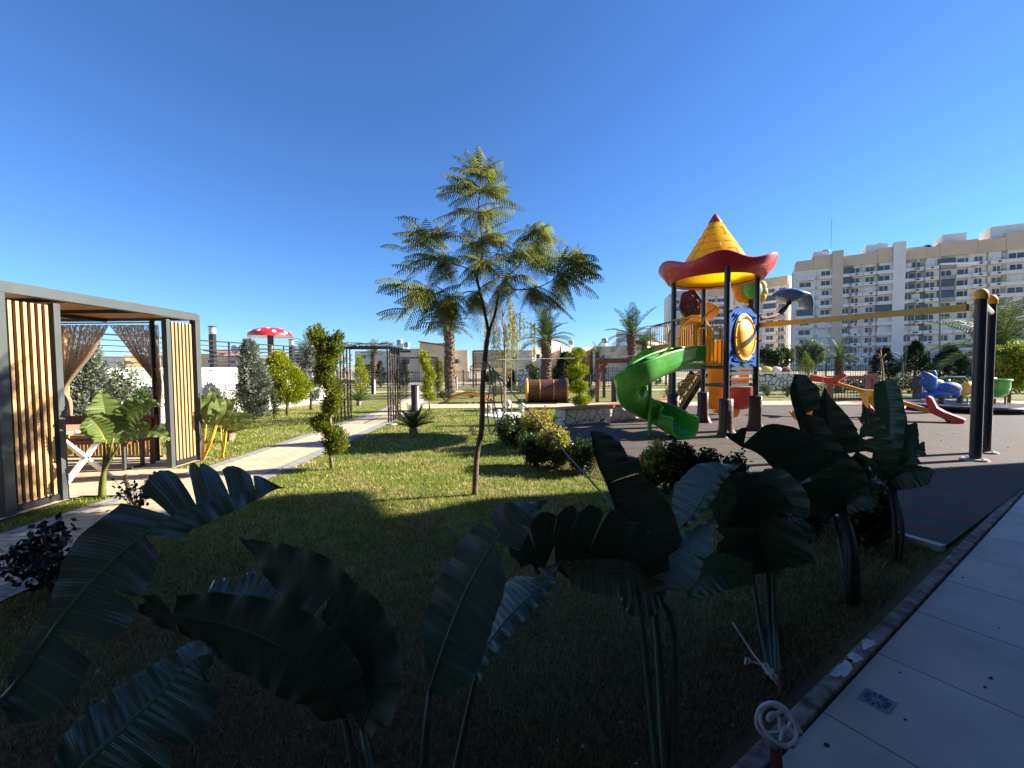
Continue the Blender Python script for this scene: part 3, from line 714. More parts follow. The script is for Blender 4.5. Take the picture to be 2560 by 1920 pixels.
def curtain(left, right, label):
    """left and right outlines as lists of (px, py)"""
    Yc = Y1_ - .1; N, Mq = 40, 60; vs = []; fs = []
    Ls = cr([V(a, c, 0) for a, c in left], N); Rs = cr([V(a, c, 0) for a, c in right], N)
    for i in range(N + 1):
        t_ = i / N; w = abs(Rs[i].x - Ls[i].x)
        for j in range(Mq + 1):
            u = j / Mq; amp = .035 * (.4 + .6 * math.sin(3.1 * t_)) 
            q = P(lerp(Ls[i].x, Rs[i].x, u), lerp(Ls[i].y, Rs[i].y, u), Yc)
            q.y = Yc + amp * math.sin(u * 2 * math.pi * 8 + .6 * math.sin(t_ * 5)) + .012 * math.sin(u * 90)
            vs.append(q)
    for i in range(N):
        for j in range(Mq):
            a = i * (Mq + 1) + j; fs.append((a, a + 1, a + Mq + 2, a + Mq + 1))
    b = MB(); b.add(vs, fs); o = mk('curtain', b, m, None, smooth=True, loc=vs[0]); tag(o, label, 'curtain', 'burlap curtains of the pavilion')
    return o
curtain([(152, 812), (154, 900), (156, 965), (152, 1010), (150, 1064)], [(271, 812), (232, 880), (168, 966), (178, 1005), (181, 1062)], 'burlap curtain tied back beside the near slat panel of the pavilion')
curtain([(272, 812), (325, 880), (390, 962), (380, 1005), (374, 1062)], [(396, 812), (399, 900), (403, 960), (402, 1005), (402, 1062)], 'burlap curtain tied back beside the black drain pipe of the pavilion')
# table and benches
t = thing('picnic_table', 'wooden table with crossed white metal legs inside the pavilion', 'table', (-6.7, 5.45, 0))
b = MB()
for k in range(5): b.box((-6.75, 5.14 + k * .15, .73), (2.5, .14, .035))
mk('table_top', b, mat('table_wood', (.55, .32, .20), .5, var=.15, vs=3, stretch=(.8, 8, 3)), t, bevel=.004)
for x in (-5.62, -7.85):
    for s in (-1, 1):
        b = MB(); b.span((x, 5.45 - s * .34, .0), (x, 5.45 + s * .34, .71), .03, .07, up=(1, 0, 0)); mk('leg', b, M_white if x > -6 else M_grey, t)
for y, sgn, lab in ((4.62, -1, 'wooden pavilion bench on the near side of the table'), (6.28, 1, 'wooden pavilion bench on the far side of the table, with slotted back')):
    t = thing('bench', lab, 'bench', (-6.7, y, 0), 'benches in the pavilion')
    b = MB()
    for k in range(3): b.box((-6.75, y - .13 + k * .13, .43), (2.2, .12, .035))
    mk('seat', b, M_woodd, t)
    for x in (-5.75, -7.75):
        b = MB(); b.box((x, y - .15, .205), (.04, .04, .41)); b.box((x, y + .15, .205), (.04, .04, .41)); b.box((x, y, .03), (.04, .3, .03)); mk('leg', b, M_grey, t)
    if sgn > 0:
        b = MB()
        b.box((-6.75, y + .3, .76), (2.2, .04, .05)); b.box((-6.75, y + .3, .6), (2.2, .04, .05))
        for k in range(30): b.box((-7.83 + k * .075, y + .3, .68), (.045, .03, .12))
        for x in (-5.7, -7.8): b.box((x, y + .28, .38), (.05, .05, .72))
        mk('backrest', b, M_woodd, t)

# ================= trellis arches over the path =================
M_vine = mat('dry_vine', (.10, .05, .035), .9, var=.3); M_vleaf = mat('vine_leaf', (.16, .12, .05), .8, island=.5)
def arch(y0, y1, x0, x1, h, label, vines=True, leafy=60):
    t = thing('trellis_arch', label, 'trellis arch', ((x0 + x1) / 2, y0, 0), 'trellis arches over the garden path')
    n = 6
    for x in (x0, x1):
        b = MB()
        for k in range(n):
            y = lerp(y0, y1, k / (n - 1)); b.box((x, y, h / 2), (.03, .03, h))
        for z in (.35, 1.0, 1.65): b.box((x, (y0 + y1) / 2, z), (.02, y1 - y0, .02))
        mk('side_frame', b, M_black, t)
    b = MB()
    for k in range(n):
        y = lerp(y0, y1, k / (n - 1)); b.box(((x0 + x1) / 2, y, h + .015), (x1 - x0 + .03, .03, .03))
    for x in (x0, (x0 + x1) / 2, x1): b.box((x, (y0 + y1) / 2, h + .045), (.03, y1 - y0 + .03, .03))
    mk('top_frame', b, M_black, t)
    if vines:
        r = random.Random(int(y0 * 10)); b = MB(); lf = MB()
        for x in (x0, x1):
            for k in range(9):
                y = r.uniform(y0, y1); pts = []; z = 0
                hh = r.uniform(.9, 1.0) * h
                while z < hh: pts.append(V(x + r.uniform(-.05, .05), y, z)); z += .16; y = min(y1, max(y0, y + r.uniform(-.09, .09)))
                b.tube(pts, .008, 4)
                for p in pts:
                    for _ in range(5 if x < -4 else 3):
                        if r.random() < .8: leafq(lf, p + V(r.uniform(-.07, .07), r.uniform(-.07, .07), r.uniform(-.08, .08)), r, .045)
        for k in range(8):
            y = r.uniform(y0, y1); pts = [V(lerp(x0, x1, i / 8), y + r.uniform(-.1, .1), h + .06 + r.uniform(0, .1)) for i in range(9)]
            b.tube(pts, .007, 4)
            for p in pts: leafq(lf, p + V(0, 0, .03), r, .045)
        mk('vine_stems', b, M_vine, t); mk('vine_leaves', lf, M_vleaf, t)
def leafq(b, p, r, s, n=None, asp=.55):
    """one small leaf: a folded pair of quads facing a random way"""
    d = V(r.gauss(0, 1), r.gauss(0, 1), r.gauss(0, 1) * .7 + .2).normalized() if n is None else n
    w = d.orthogonal().normalized(); w = Matrix.Rotation(r.uniform(0, 6.28), 3, d) @ w
    L = s * r.uniform(.7, 1.25)
    a = p; c = p + d * L; m_ = p + d * L * .5
    b.add([a, m_ + w * L * asp * .5, c, m_ - w * L * asp * .5], [(0, 1, 2, 3)])
arch(11.35, 12.55, -4.86, -3.38, 2.07, 'black metal trellis arch with dry climbing vines, nearest over the path')
arch(19.9, 21.2, -5.3, -3.75, 1.98, 'bare metal trellis arch farther along the path, before the palm trunk', vines=False)

# ================= curved stone seat wall =================
sw = [V(1.31, 10.40, 0), V(2.4, 11.0, 0), V(3.6, 11.8, 0), V(4.7, 12.7, 0), V(5.55, 13.7, 0)]
t = thing('seat_wall', 'low curved wall with dark cracked stone pattern and wooden seat boards behind the green slide', 'seat wall', sw[0])
def off(pts, d):
    out = []
    for i, p in enumerate(pts):
        a, c = pts[max(0, i - 1)], pts[min(len(pts) - 1, i + 1)]; tt = (c - a).normalized(); out.append(p + V(-tt.y, tt.x, 0) * d)
    return out
s1 = cr(sw, 16); s2 = off(s1, .42)
b = MB(); b.poly([(p.x, p.y) for p in s1] + [(p.x, p.y) for p in s2[::-1]], 0, .39); mk('wall_face', b, M_crack, t)
for a_, c_ in ((0, 10), (11, 16)):
    b = MB(); L1, L2 = off(s1, -.03), off(s1, .4)
    b.poly([(p.x, p.y) for p in L1[a_:c_ + 1]] + [(p.x, p.y) for p in L2[a_:c_ + 1][::-1]], .395, .405 + .035)
    for i in range(a_, c_):
        for f in np.linspace(0, 1, 6)[:-1]:
            p, q = L1[i].lerp(L1[i + 1], f), L2[i].lerp(L2[i + 1], f); b.span((p.x, p.y, .45), (q.x, q.y, .45), .085, .02)
    mk('seat_boards', b, mat('bench_orange_wood', (.48, .24, .09), .55, var=.2, vs=4), t)

# ================= playground tower =================
YEL = mat('yellow_plastic', (.82, .46, .02), .35, coat=.3, var=.03, vs=3)
YELM = mat('yellow_paint', (.66, .36, .03), .45, var=.06, vs=6)
RED = mat('red_plastic', (.56, .03, .02), .35, coat=.3)
GRN = mat('green_plastic', (.055, .36, .028), .33, coat=.35, var=.05, vs=2)
BLU = mat('blue_plastic', (.010, .085, .34), .75, spec=.08)
DRK = mat('dark_plastic', (.035, .015, .013), .28, coat=.4)
ORG = mat('orange_plastic', (.85, .36, .01), .4, coat=.2)
PST = mat('charcoal_post', (.022, .022, .03), .35, spec=.6)
TRK = mat('moulded_trunk', (.065, .028, .024), .5, var=.25, vs=6, bump=.8, bs=12)
A_, B_, C_, D_ = V(3.87, 10.0, 0), V(4.95, 10.8, 0), V(4.42, 8.6, 0), V(5.5, 9.4, 0)
Mc = (A_ + D_) / 2
t = tower = thing('play_tower', 'playground tower with wavy red brim, yellow cone roof, blue panel and green spiral slide', 'playground tower', Mc)
for p in (A_, B_, C_, D_):
    b = MB(); b.tube([p + V(0, 0, .3), p + V(0, 0, 3.52)], .06, 16); post = mk('post', b, PST, t, smooth='auto')
    b = MB(); r = random.Random(int(p.x * 100)); N = 20
    prof = [(.25, 0), (.17, .05), (.135, .2), (.125, .5), (.13, .8), (.1, .82), (.06, .80)]
    ph = [r.uniform(0, 6.28) for _ in range(3)]
    def wob(j, a, rr, z): return (rr * (1 + (.28 if j < 2 else .08) * math.sin(3 * a + ph[0]) + .07 * math.sin(7 * a + ph[1])), z)
    b.lathe(p, prof, N, wob=wob); mk('trunk_cover', b, TRK, t, smooth=True)
# brim
def wb(j, a, r, z):
    k = (0, .05, .6, 1, 1, .6, .1, 0)[j]
    return (r * (1 + .035 * k * math.sin(6 * a + 1)), z + .07 * k * math.sin(6 * a + .4))
prof = [(.86, 3.45), (1.00, 3.42), (1.07, 3.53), (1.24, 3.74), (1.22, 3.77), (1.06, 3.64), (.90, 3.58), (.84, 3.58)]
b = MB(); b.lathe((Mc.x, Mc.y, 0), prof, 72, wob=wb); mk('roof_brim', b, mat('brim_red', (.52, .018, .028), .4, coat=.25), t, smooth=True)
b = MB(); b.lathe((Mc.x, Mc.y, 0), [(.90, 3.5), (.77, 3.70), (.13, 4.77), (.10, 4.77), (.73, 3.69), (.87, 3.47)], 48)
def conep(z): return .77 + (.13 - .77) * (z - 3.70) / (4.77 - 3.70) + .004
rows = [3.88, 4.06, 4.24, 4.42, 4.60]
for z in rows: b.torus((Mc.x, Mc.y, z), conep(z), .009, 40, 5)
for i, z in enumerate(rows + [4.77]):
    z0 = 3.77 if i == 0 else rows[i - 1]; nb = 9 - i
    for k in range(nb):
        a = 2 * math.pi * (k + .5 * (i % 2)) / nb
        b.tube([(Mc.x + conep(z0) * math.cos(a), Mc.y + conep(z0) * math.sin(a), z0), (Mc.x + conep(z) * math.cos(a), Mc.y + conep(z) * math.sin(a), z)], .009, 5)
mk('roof_cone', b, mat('cone_yellow', (.95, .74, .04), .4, coat=.2, trans=.6), t, smooth=True)
b = MB(); b.lathe((Mc.x, Mc.y, 0), [(.15, 4.75), (.14, 4.79), (.03, 4.96), (0, 4.98)], 24); mk('roof_tip', b, RED, t, smooth=True)
# decks
def quad_deck(pts, z, th, m, name='deck'): b = MB(); b.poly([(p.x, p.y) for p in pts], z - th, z); return mk(name, b, m, t)
quad_deck([A_, C_, D_, B_], 1.50, .07, PST); 
quad_deck([V(4.55, 8.75, 0), V(5.4, 9.38, 0), V(5.2, 9.9, 0), V(4.3, 9.3, 0)], 1.10, .06, PST, 'lower_deck')
b = MB()
for z in (1.42, 1.33, 1.21): b.span((4.42 + .03, 8.62, z), (5.47, 9.4, z), .03, .03 if z != 1.33 else .07)
for f in (.12, .92): p = C_.lerp(D_, f); b.box((p.x, p.y, 1.28), (.03, .03, .42))
mk('ladder_frame', b, PST, t)
# blue panel between the front posts
dCD = (D_ - C_).normalized(); nCD = V(dCD.y, -dCD.x, 0); LCD = (D_ - C_).length
def onCD(u, z, o=0): q = C_ + dCD * u + nCD * o; return V(q.x, q.y, z)
out = []
for k in range(33): u = .05 + (LCD - .10) * k / 32; out.append(onCD(u, 1.50 + .025 * math.sin(u * 14), .0))
for k in range(33): u = LCD - .05 - (LCD - .10) * k / 32; x = (u - LCD / 2) / (LCD / 2); out.append(onCD(u, 2.60 + .14 * (1 - x * x) + .022 * math.sin(u * 15), 0))
b = MB(); b.plate(out, .06); pn = mk('side_panel', b, BLU, t)
def ring(Rr, ro, o, m, name, k=40, par=None):
    b = MB(); pts = [onCD(LCD / 2 + Rr * math.cos(2 * math.pi * i / k), 2.08 + Rr * 1.04 * math.sin(2 * math.pi * i / k), o) for i in range(k + 1)]
    b.tube(pts, ro, 8, caps=False); return mk(name, b, m, par or pn, smooth=True)
ring(.49, .028, .035, DRK, 'groove'); ring(.45, .04, .045, YEL, 'window_ring')
rotp = Matrix((dCD, nCD * -1, V(0, 0, 1))).transposed()
b = MB(); b.sph(onCD(LCD / 2, 2.08, .03), 1, 28, sc=(.40, .13, .42), rot=rotp); mk('bubble_window', b, YEL, pn, smooth=True)
b = MB()
for i in range(8): b.sph(onCD(LCD / 2 + .45 * math.cos(i * math.pi / 4), 2.08 + .47 * math.sin(i * math.pi / 4), .09), .018, 6)
mk('bolts', b, DRK, pn)
b = MB()                                               # moulded swirls in the corners
for su, z0 in ((-1, 2.52), (1, 2.52), (-1, 1.66), (1, 1.66)):
    s_ = 1 if z0 > 2 else -1
    pts = [onCD(LCD / 2 + su * (.36 + .12 * math.cos(a)), z0 + s_ * .09 * math.sin(a) - s_ * .02 * a, .035) for a in np.linspace(0, 4.2, 12)]
    b.tube(pts, [.03 - .0018 * i for i in range(12)], 7)
    b.tube([onCD(LCD / 2 + su * .12, z0 + s_ * .10, .03), onCD(LCD / 2 + su * .3, z0 + s_ * .06, .035), onCD(LCD / 2 + su * .5, z0 - s_ * .1, .03)], [.01, .028, .012], 7)
mk('relief', b, BLU, pn, smooth=True)
for p, z in ((C_, 2.62), (D_, 2.62), (D_, 2.06)):
    b = MB(); b.tube([p + V(-.08, 0, z), p + V(.09, -.02, z)], .035, 10); mk('clamp', b, YELM, t, smooth='auto')
# railing frames between the left posts and around the slide entrance
def railing(p, q, z0, z1, nb, name='railing', r_=.014):
    b = MB(); p, q = Vector(p), Vector(q)
    b.tube([p + V(0, 0, z0), p + V(0, 0, z1 - .05), p.lerp(q, .05) + V(0, 0, z1), p.lerp(q, .95) + V(0, 0, z1), q + V(0, 0, z1 - .05), q + V(0, 0, z0), p + V(0, 0, z0)], r_ * 1.25, 8)
    for k in range(1, nb): x = p.lerp(q, k / nb); b.tube([x + V(0, 0, z0), x + V(0, 0, z1)], r_ * .75, 6, caps=False)
    return mk(name, b, YELM, t, smooth='auto')
railing(C_ + V(-.06, .08, 0), C_.lerp(A_, .50), 1.53, 2.32, 6)
p_ = P(1703, 850, 9.6); q_ = P(1741, 850, 9.1); railing((p_.x, p_.y, 0), (q_.x, q_.y, 0), 1.93, 2.42, 7)
b = MB(); hp = [A_ + V(0, 0, 2.42), V(p_.x, p_.y, 2.44), V(q_.x, q_.y, 2.40)]; b.tube([A_ + V(-.05, 0, 2.58), A_ + V(.25, -.4, 2.6), V(p_.x, p_.y, 2.42)], .025, 8)
b.tube([C_ + V(0, 0, 2.72), C_ + V(-.16, .2, 2.70), C_ + V(-.25, .35, 2.6), C_ + V(-.3, .45, 2.45)], .022, 8); b.tube([V(q_.x, q_.y, 2.40), C_ + V(-.26, .5, 2.42)], .02, 8)
mk('hand_rail', b, YELM, t, smooth='auto')
b = MB()
pr, pq = P(1710, 0, 10.6), P(1732, 0, 10.6)
for k in range(5): x = lerp(pr.x, pq.x, (k + .5) / 5); b.tube([(x, 10.6, 1.55), (x, 10.6, 2.42)], .035, 10)
mk('ribbed_panel', b, RED, t, smooth='auto')
# yellow walls and crawl tube behind
def pxplate(pts, Y, th, m, name, par=None): b = MB(); b.plate([P(x, y, Y) for x, y in pts], th); return mk(name, b, m, par or t, bevel=.012)
b = MB(); c = P(1738, 0, 11.2); cx = c.x
zc = 2.15
b2 = MB(); N = 18; prof_pts = []
for i in range(N + 1):                                   # half barrel opening
    a = math.pi * i / N; prof_pts.append((cx - .37 * math.cos(a), zc + .42 * math.sin(a)))
ring_o = [(x + (x - cx) * .22, z + .08) for x, z in prof_pts]
for yy in (10.9, 11.6):
    vs = [V(x, yy, z) for x, z in prof_pts] + [V(x, yy, z) for x, z in ring_o]
    b2.add(vs, [(i, i + 1, N + 2 + i, N + 1 + i) for i in range(N)])
b2.add([V(x, 10.9, z) for x, z in ring_o] + [V(x, 11.6, z) for x, z in ring_o], [(i, i + 1, N + 2 + i, N + 1 + i) for i in range(N)])
for s_ in (-1, 1): b2.box((cx + s_ * .42, 11.25, 1.85), (.08, .7, .72))
b2.box((cx, 11.7, 2.0), (.8, .04, 1.0)); b2.box((cx, 11.0, 1.56), (1.0, .5, .12))
mk('crawl_tube', b2, YEL, t, smooth='auto')
pxplate([(1757, 752), (1775, 756), (1793, 764), (1799, 774), (1792, 788), (1775, 797), (1758, 830), (1752, 880), (1752, 760)], 11.6, .08, ORG, 'flower_panel')
pxplate([(1778, 862), (1790, 850), (1806, 849), (1818, 853), (1820, 905), (1800, 912), (1778, 908)], 11.4, .1, ORG, 'side_panel')
pxplate([(1700, 906), (1700, 812), (1708, 798), (1724, 789), (1745, 788), (1762, 797), (1772, 812), (1773, 906)], 11.05, .06, YEL, 'side_panel')
# brown moulded face-like panel: a lumpy oval
b = MB(); r = random.Random(2); cpt = P(1726, 762, 11.8)
vs = []; N = 36
for k in range(N):
    a = 2 * math.pi * k / N; rr = 1 + .06 * math.sin(6 * a) + .03 * r.random(); vs.append(cpt + V(.31 * rr * math.cos(a), 0, .42 * rr * math.sin(a)))
b.plate(vs, .12); pb = mk('brown_panel', b, DRK, t, bevel=.03)
b = MB()
for x, z, sx_, sz in ((-.02, .18, .07, .1), (-.04, 0, .1, .05), (.1, .05, .04, .12), (-.06, -.2, .09, .05), (.14, -.12, .05, .07), (.06, -.27, .06, .05)):
    b.torus(cpt + V(x, -.06, z), sz * .7, .022, 14, 6, axis=(0, 1, .2))
mk('relief', b, DRK, pb, smooth=True)
# flower-shaped decoration behind the tower: orange petals, green ball
c = P(1880, 727, 12.0); b = MB()
for k, (dx, dz, s_) in enumerate([(-.33, .08, .2), (-.28, -.12, .2), (.30, .14, .17), (.36, -.02, .15), (.28, -.14, .19), (-.12, -.2, .15), (.1, -.22, .14)]): b.sph(c + V(dx, .08, dz), s_, 16, sc=(1, .35, 1))
f_ = mk('flower_ornament', b, ORG, t, smooth=True)
b = MB(); b.sph(c + V(-.02, -.05, .02), .27, 20, sc=(1, .7, 1.05)); mk('flower_centre', b, GRN, f_, smooth=True)
b = MB(); b.tube([P(1880, 750, 12), P(1880, 800, 12), P(1882, 905, 12)], [.09, .085, .08], 10); mk('ornament_stem', b, TRK, f_, smooth=True)
# blue leaf canopy on a brown bent arm
b = MB(); arm = cr([P(1893, 796, 9.6), P(1925, 793, 10.0), P(1948, 783, 10.4), P(1968, 764, 10.7), P(1974, 752, 10.8)], 18); b.tube(arm, [.05 + .015 * math.sin(i * 1.3) for i in range(19)], 10); ar = mk('branch_arm', b, mat('branch_brown', (.05, .02, .018), .75, var=.3, vs=8, spec=.2), t, smooth=True)
out_top = [(1936, 733), (1948, 725), (1968, 721), (1990, 724), (2010, 737), (2024, 756), (2027, 774)]
out_bot = [(1938, 742), (1952, 745), (1966, 752), (1978, 756), (1998, 747), (2010, 760), (2022, 775)]
tt, bb_ = cr([P(x, y, 10.8) for x, y in out_top], 24), cr([P(x, y, 10.8) for x, y in out_bot], 24)
b = MB(); vs = []; K = 10
for i in range(25):
    mid = (tt[i] + bb_[i]) / 2; hh = (tt[i] - bb_[i]) / 2; w = .07 + .30 * math.sin(math.pi * min(1, max(0, (i + 1) / 26)))
    for k in range(K): a = 2 * math.pi * k / K; vs.append(mid + hh * math.sin(a) + V(0, w * math.cos(a), 0))
b.add(vs, [(i * K + k, i * K + (k + 1) % K, (i + 1) * K + (k + 1) % K, (i + 1) * K + k) for i in range(24) for k in range(K)] + [tuple(range(K)), tuple(24 * K + k for k in range(K))[::-1]]); mk('leaf_canopy', b, mat('leaf_blue', (.025, .12, .30), .35, coat=.4), ar, smooth=True)

# slides: a trough swept along a path
def trough(path, w, h, m, name, n=40, roll=None, par=None, th=.025):
    c = cr(path, n); vs = []; prof = []
    K = 12
    for k in range(K + 1):                                # inside of the U, then the outside back
        a = math.pi * k / K; x = -w / 2 * math.cos(a); z = h * (1 - math.sin(a) ** .55) if 0 < k < K else h
        prof.append((x, z))
    outp = [(x * (1 + 2 * th / w), z - th * (1 if abs(x) < w * .45 else -.4)) for x, z in prof][::-1]
    pr = prof + outp; N = len(pr)
    for i, p in enumerate(c):
        a, d = c[max(0, i - 1)], c[min(n, i + 1)]; T = (d - a).normalized(); Sd = T.cross(V(0, 0, 1)).normalized(); U = Sd.cross(T)
        if roll: q = Matrix.Rotation(samp(roll, i / n), 3, T); Sd = q @ Sd; U = q @ U
        for x, z in pr: vs.append(p + Sd * x + U * z)
    fs = [(i * N + k, i * N + (k + 1) % N, (i + 1) * N + (k + 1) % N, (i + 1) * N + k) for i in range(n) for k in range(N)]
    fs += [tuple(range(N))[::-1], tuple(n * N + k for k in range(N))]
    b = MB(); b.add(vs, fs)
    for side in (0, K): b.tube([p for p in [vs[i * N + side] for i in range(n + 1)]], .03, 8)
    return mk(name, b, m, par or t, smooth='auto')
sl = [P(1738, 916, 9.0), P(1700, 922, 8.75), P(1650, 940, 8.4), P(1603, 968, 8.15), P(1572, 1003, 8.35), P(1578, 1030, 8.85), P(1618, 1050, 9.2), P(1662, 1068, 9.05), P(1694, 1088, 8.62), P(1712, 1098, 8.3)]
ss = trough(sl, .52, .42, GRN, 'spiral_slide', 60, roll=[0, 0, .1, .2, .25, .25, .2, .1, 0])
b = MB(); pp_ = G(1624, 1094); b.tube([(pp_.x, pp_.y, 0), (pp_.x, pp_.y, 1.35)], .04, 12); mk('slide_pole', b, GRN, t, smooth='auto')
b = MB(); e = P(1742, 895, 9.15); b.plate([e + V(-.05, -.25, -.2), e + V(.04, .28, -.2), e + V(.04, .28, .18), e + V(-.05, -.25, .18)], .04); mk('slide_lip', b, GRN, t)
# second tower part behind: green slide top, little roof, platform railing, stairs
trough([P(1668, 888, 12.2), P(1645, 892, 12.2), P(1620, 906, 12.3), P(1600, 940, 12.5)], .6, .3, GRN, 'straight_slide', 16)
pxplate([(1640, 867), (1664, 867), (1672, 878), (1628, 878)], 12.0, .3, mat('cream_plastic', (.5, .47, .35), .5), 'slide_hood')
p_, q_ = P(1631, 0, 11.4), P(1676, 0, 11.2); railing((p_.x, p_.y, 0), (q_.x, q_.y, 0), Z(1640, 866, 11.4), Z(1640, 816, 11.4), 8)
b = MB(); b.tube([P(1634, 815, 11.6), P(1690, 802, 10.6), P(1722, 797, 10.0)], .025, 8); mk('hand_rail', b, PST, t, smooth='auto')
sa, sb = P(1762, 932, 11.2), P(1697, 1032, 11.2)
for dy in (0, .7):
    b = MB(); b.span(sa + V(0, dy, 0), sb + V(0, dy, 0), .05, .2); mk('stair_stringer', b, PST, t)
for k in range(5):
    p = sa.lerp(sb, (k + .5) / 5.5); b = MB(); b.box((p.x, p.y + .35, p.z + .02), (.28, .66, .03)); mk('stair_tread', b, mat('tread_wood', (.32, .2, .12), .7, var=.2), t)
b = MB(); ra, rb = P(1758, 925, 11.15), P(1696, 958, 11.15)
b.tube([ra, ra.lerp(rb, .8), rb, V(rb.x, rb.y, .12)], .022, 8)
for k in range(13):
    f = (k + .5) / 13; p = ra.lerp(rb, f); q = sa.lerp(sb, f * .95 + .05); b.tube([p, V(p.x, p.y, q.z + .06)], .011, 6)
lo = sa + V(0, -.03, .1); b.tube([lo, sb + V(.02, -.03, .1)], .018, 8); mk('stair_railing', b, YELM, t, smooth='auto')
# lower yellow slides and red bucket slide at the far side
trough([P(1800, 905, 11.5), P(1796, 940, 11.7), P(1792, 990, 12.0), P(1788, 1022, 12.4)], .5, .25, ORG, 'rear_slide', 16)
b = MB(); c = P(1850, 968, 11.6)
vs = []; N = 20
for j, (f, z) in enumerate(((1, .02), (1, -.25), (.9, -.45), (.6, -.58), (.25, -.62))):
    for k in range(N + 1):
        a = math.pi * k / N + math.pi; vs.append(c + V(.36 * f * math.cos(a), .36 * f * math.sin(a), z))
b.add(vs, [(j * (N + 1) + k, j * (N + 1) + k + 1, (j + 1) * (N + 1) + k + 1, (j + 1) * (N + 1) + k) for j in range(4) for k in range(N)]); mk('red_slide_bend', b, RED, t, smooth=True)
pxplate([(1826, 1018), (1850, 1018), (1844, 1040), (1836, 1043), (1830, 1043)], 11.6, .12, ORG, 'slide_support')
pxplate([(1783, 1004), (1797, 1004), (1797, 1031), (1787, 1033), (1783, 1025)], 12.6, .2, ORG, 'slide_end')
pxplate([(1848, 916), (1872, 916), (1872, 946), (1848, 946)], 11.9, .06, ORG, 'step_panel')
pxplate([(1822, 944), (1872, 944), (1872, 962), (1822, 962)], 11.8, .06, YEL, 'step_panel')
b = MB(); r = random.Random(1)
for p in (V(4.9, 12.9, 0), V(6.2, 12.4, 0)): b.tube([p, p + V(0, 0, 2.6)], .058, 14)
mk('rear_post', b, PST, t, smooth='auto')

# ================= swing =================
t = thing('swing_set', 'swing frame with a yellow beam on twin charcoal posts capped with orange domes', 'swing', V(7.25, 6.6, 0))
pA, pB = G(2437, 1155), G(2462, 1136)
for p, top in ((pA, Z(2437, 738, pA.y)), (pB, Z(2465, 752, pB.y))):
    b = MB(); b.tube([(p.x, p.y, 0), (p.x, p.y, top)], .066, 20); mk('post', b, PST, t, smooth='auto')
    b = MB(); b.box((p.x + .036, p.y - .0565, top / 2), (.010, .006, top - .1), rz=R(33)); mk('post_highlight', b, mat('highlight_alu', (.6, .6, .62), .3, metal=.6), t)  # pale strip standing for the sun highlight along the post edge
    b = MB(); b.sph((p.x, p.y, top), .082, 20, sc=(1, 1, 1.2)); b.lathe((p.x, p.y, top - .06), [(.080, 0), (.086, .02), (.082, .07)], 20); mk('post_cap', b, ORG, t, smooth=True)
    b = MB(); b.lathe((p.x, p.y, .03), [(.0, .03), (.15, .025), (.16, 0), (0, 0)], 20); 
    for a in (0, 1.6, 3.1, 4.7): b.sph((p.x + .11 * math.cos(a), p.y + .11 * math.sin(a), .06), .016, 6)
    mk('base_plate', b, mat('grey_plate', (.32, .32, .33), .5, metal=.3), t, smooth='auto')
b = MB(); b.tube([(pA.x + .04, pA.y, 2.36), (pB.x, pB.y, 2.32)], .05, 12); mk('cross_bar', b, mat('galvanised', (.45, .45, .46), .4, metal=.5), t)
bs_ = P(1896, 813, 9.42); be_ = P(2420, 768.5, pA.y)
b = MB(); b.span(bs_, be_, .08, .1); mk('swing_beam', b, YELM, t, bevel=.006)
def chain(b, p, q, m_=None):
    n_ = int((q - p).length / .045)
    for k in range(n_):
        a = p.lerp(q, k / n_); c = p.lerp(q, (k + 1.25) / n_); s = V(.011, 0, 0) if k % 2 else V(0, .011, 0)
        b.tube([a + s, c + s], .0035, 4); b.tube([a - s, c - s], .0035, 4)
for fs_, lab, mm, tilt, pxs in (((.235, .42), 'yellow bucket swing seat hanging behind the tall banana leaves', ORG, .1, 0), ((.63, .80), 'red swing seat on chains between the banana leaves and the seesaw', RED, .25, 0)):
    pts = [bs_.lerp(be_, f) for f in fs_]; mid = (pts[0] + pts[1]) / 2
    s_ = thing('bucket_swing', lab, 'swing seat', (mid.x, mid.y, .42), 'swing seats')
    d = (pts[1] - pts[0]); d.z = 0; d.normalize(); nn = V(d.y, -d.x, 0)
    zt = .62
    e0, e1 = V(mid.x, mid.y, 0) - d * .26, V(mid.x, mid.y, 0) + d * .26
    if mm is ORG: e0 = V(pts[0].x, pts[0].y, 0) + d * .06; e1 = e0 + d * .5
    else: e1 = V(pts[1].x, pts[1].y, 0) - d * .12; e0 = e1 - d * .5
    for p_, e_ in ((pts[0], e0), (pts[1], e1)):
        b = MB(); chain(b, V(p_.x, p_.y, p_.z - .05), V(e_.x, e_.y, zt)); mk('chain', b, mat('chain_steel', (.42, .40, .38), .4, metal=.6), s_)
    vs = []; N = 14; K = 8
    for j in range(K + 1):
        v_ = j / K; a = v_ * math.pi
        for k in range(N + 1):
            u = k / N; x = u - .5; hgt = .17 * (abs(2 * x) ** 3) + (.24 * max(0, v_ - .55) / .45)
            vs.append(e0.lerp(e1, u) + nn * (.16 - .32 * v_) + V(0, 0, zt - .24 + hgt))
    b = MB(); b.add(vs, [(j * (N + 1) + k, j * (N + 1) + k + 1, (j + 1) * (N + 1) + k + 1, (j + 1) * (N + 1) + k) for j in range(K) for k in range(N)])
    o = mk('seat', b, mm, s_, smooth=True); md = o.modifiers.new('s', 'SOLIDIFY'); md.thickness = .025

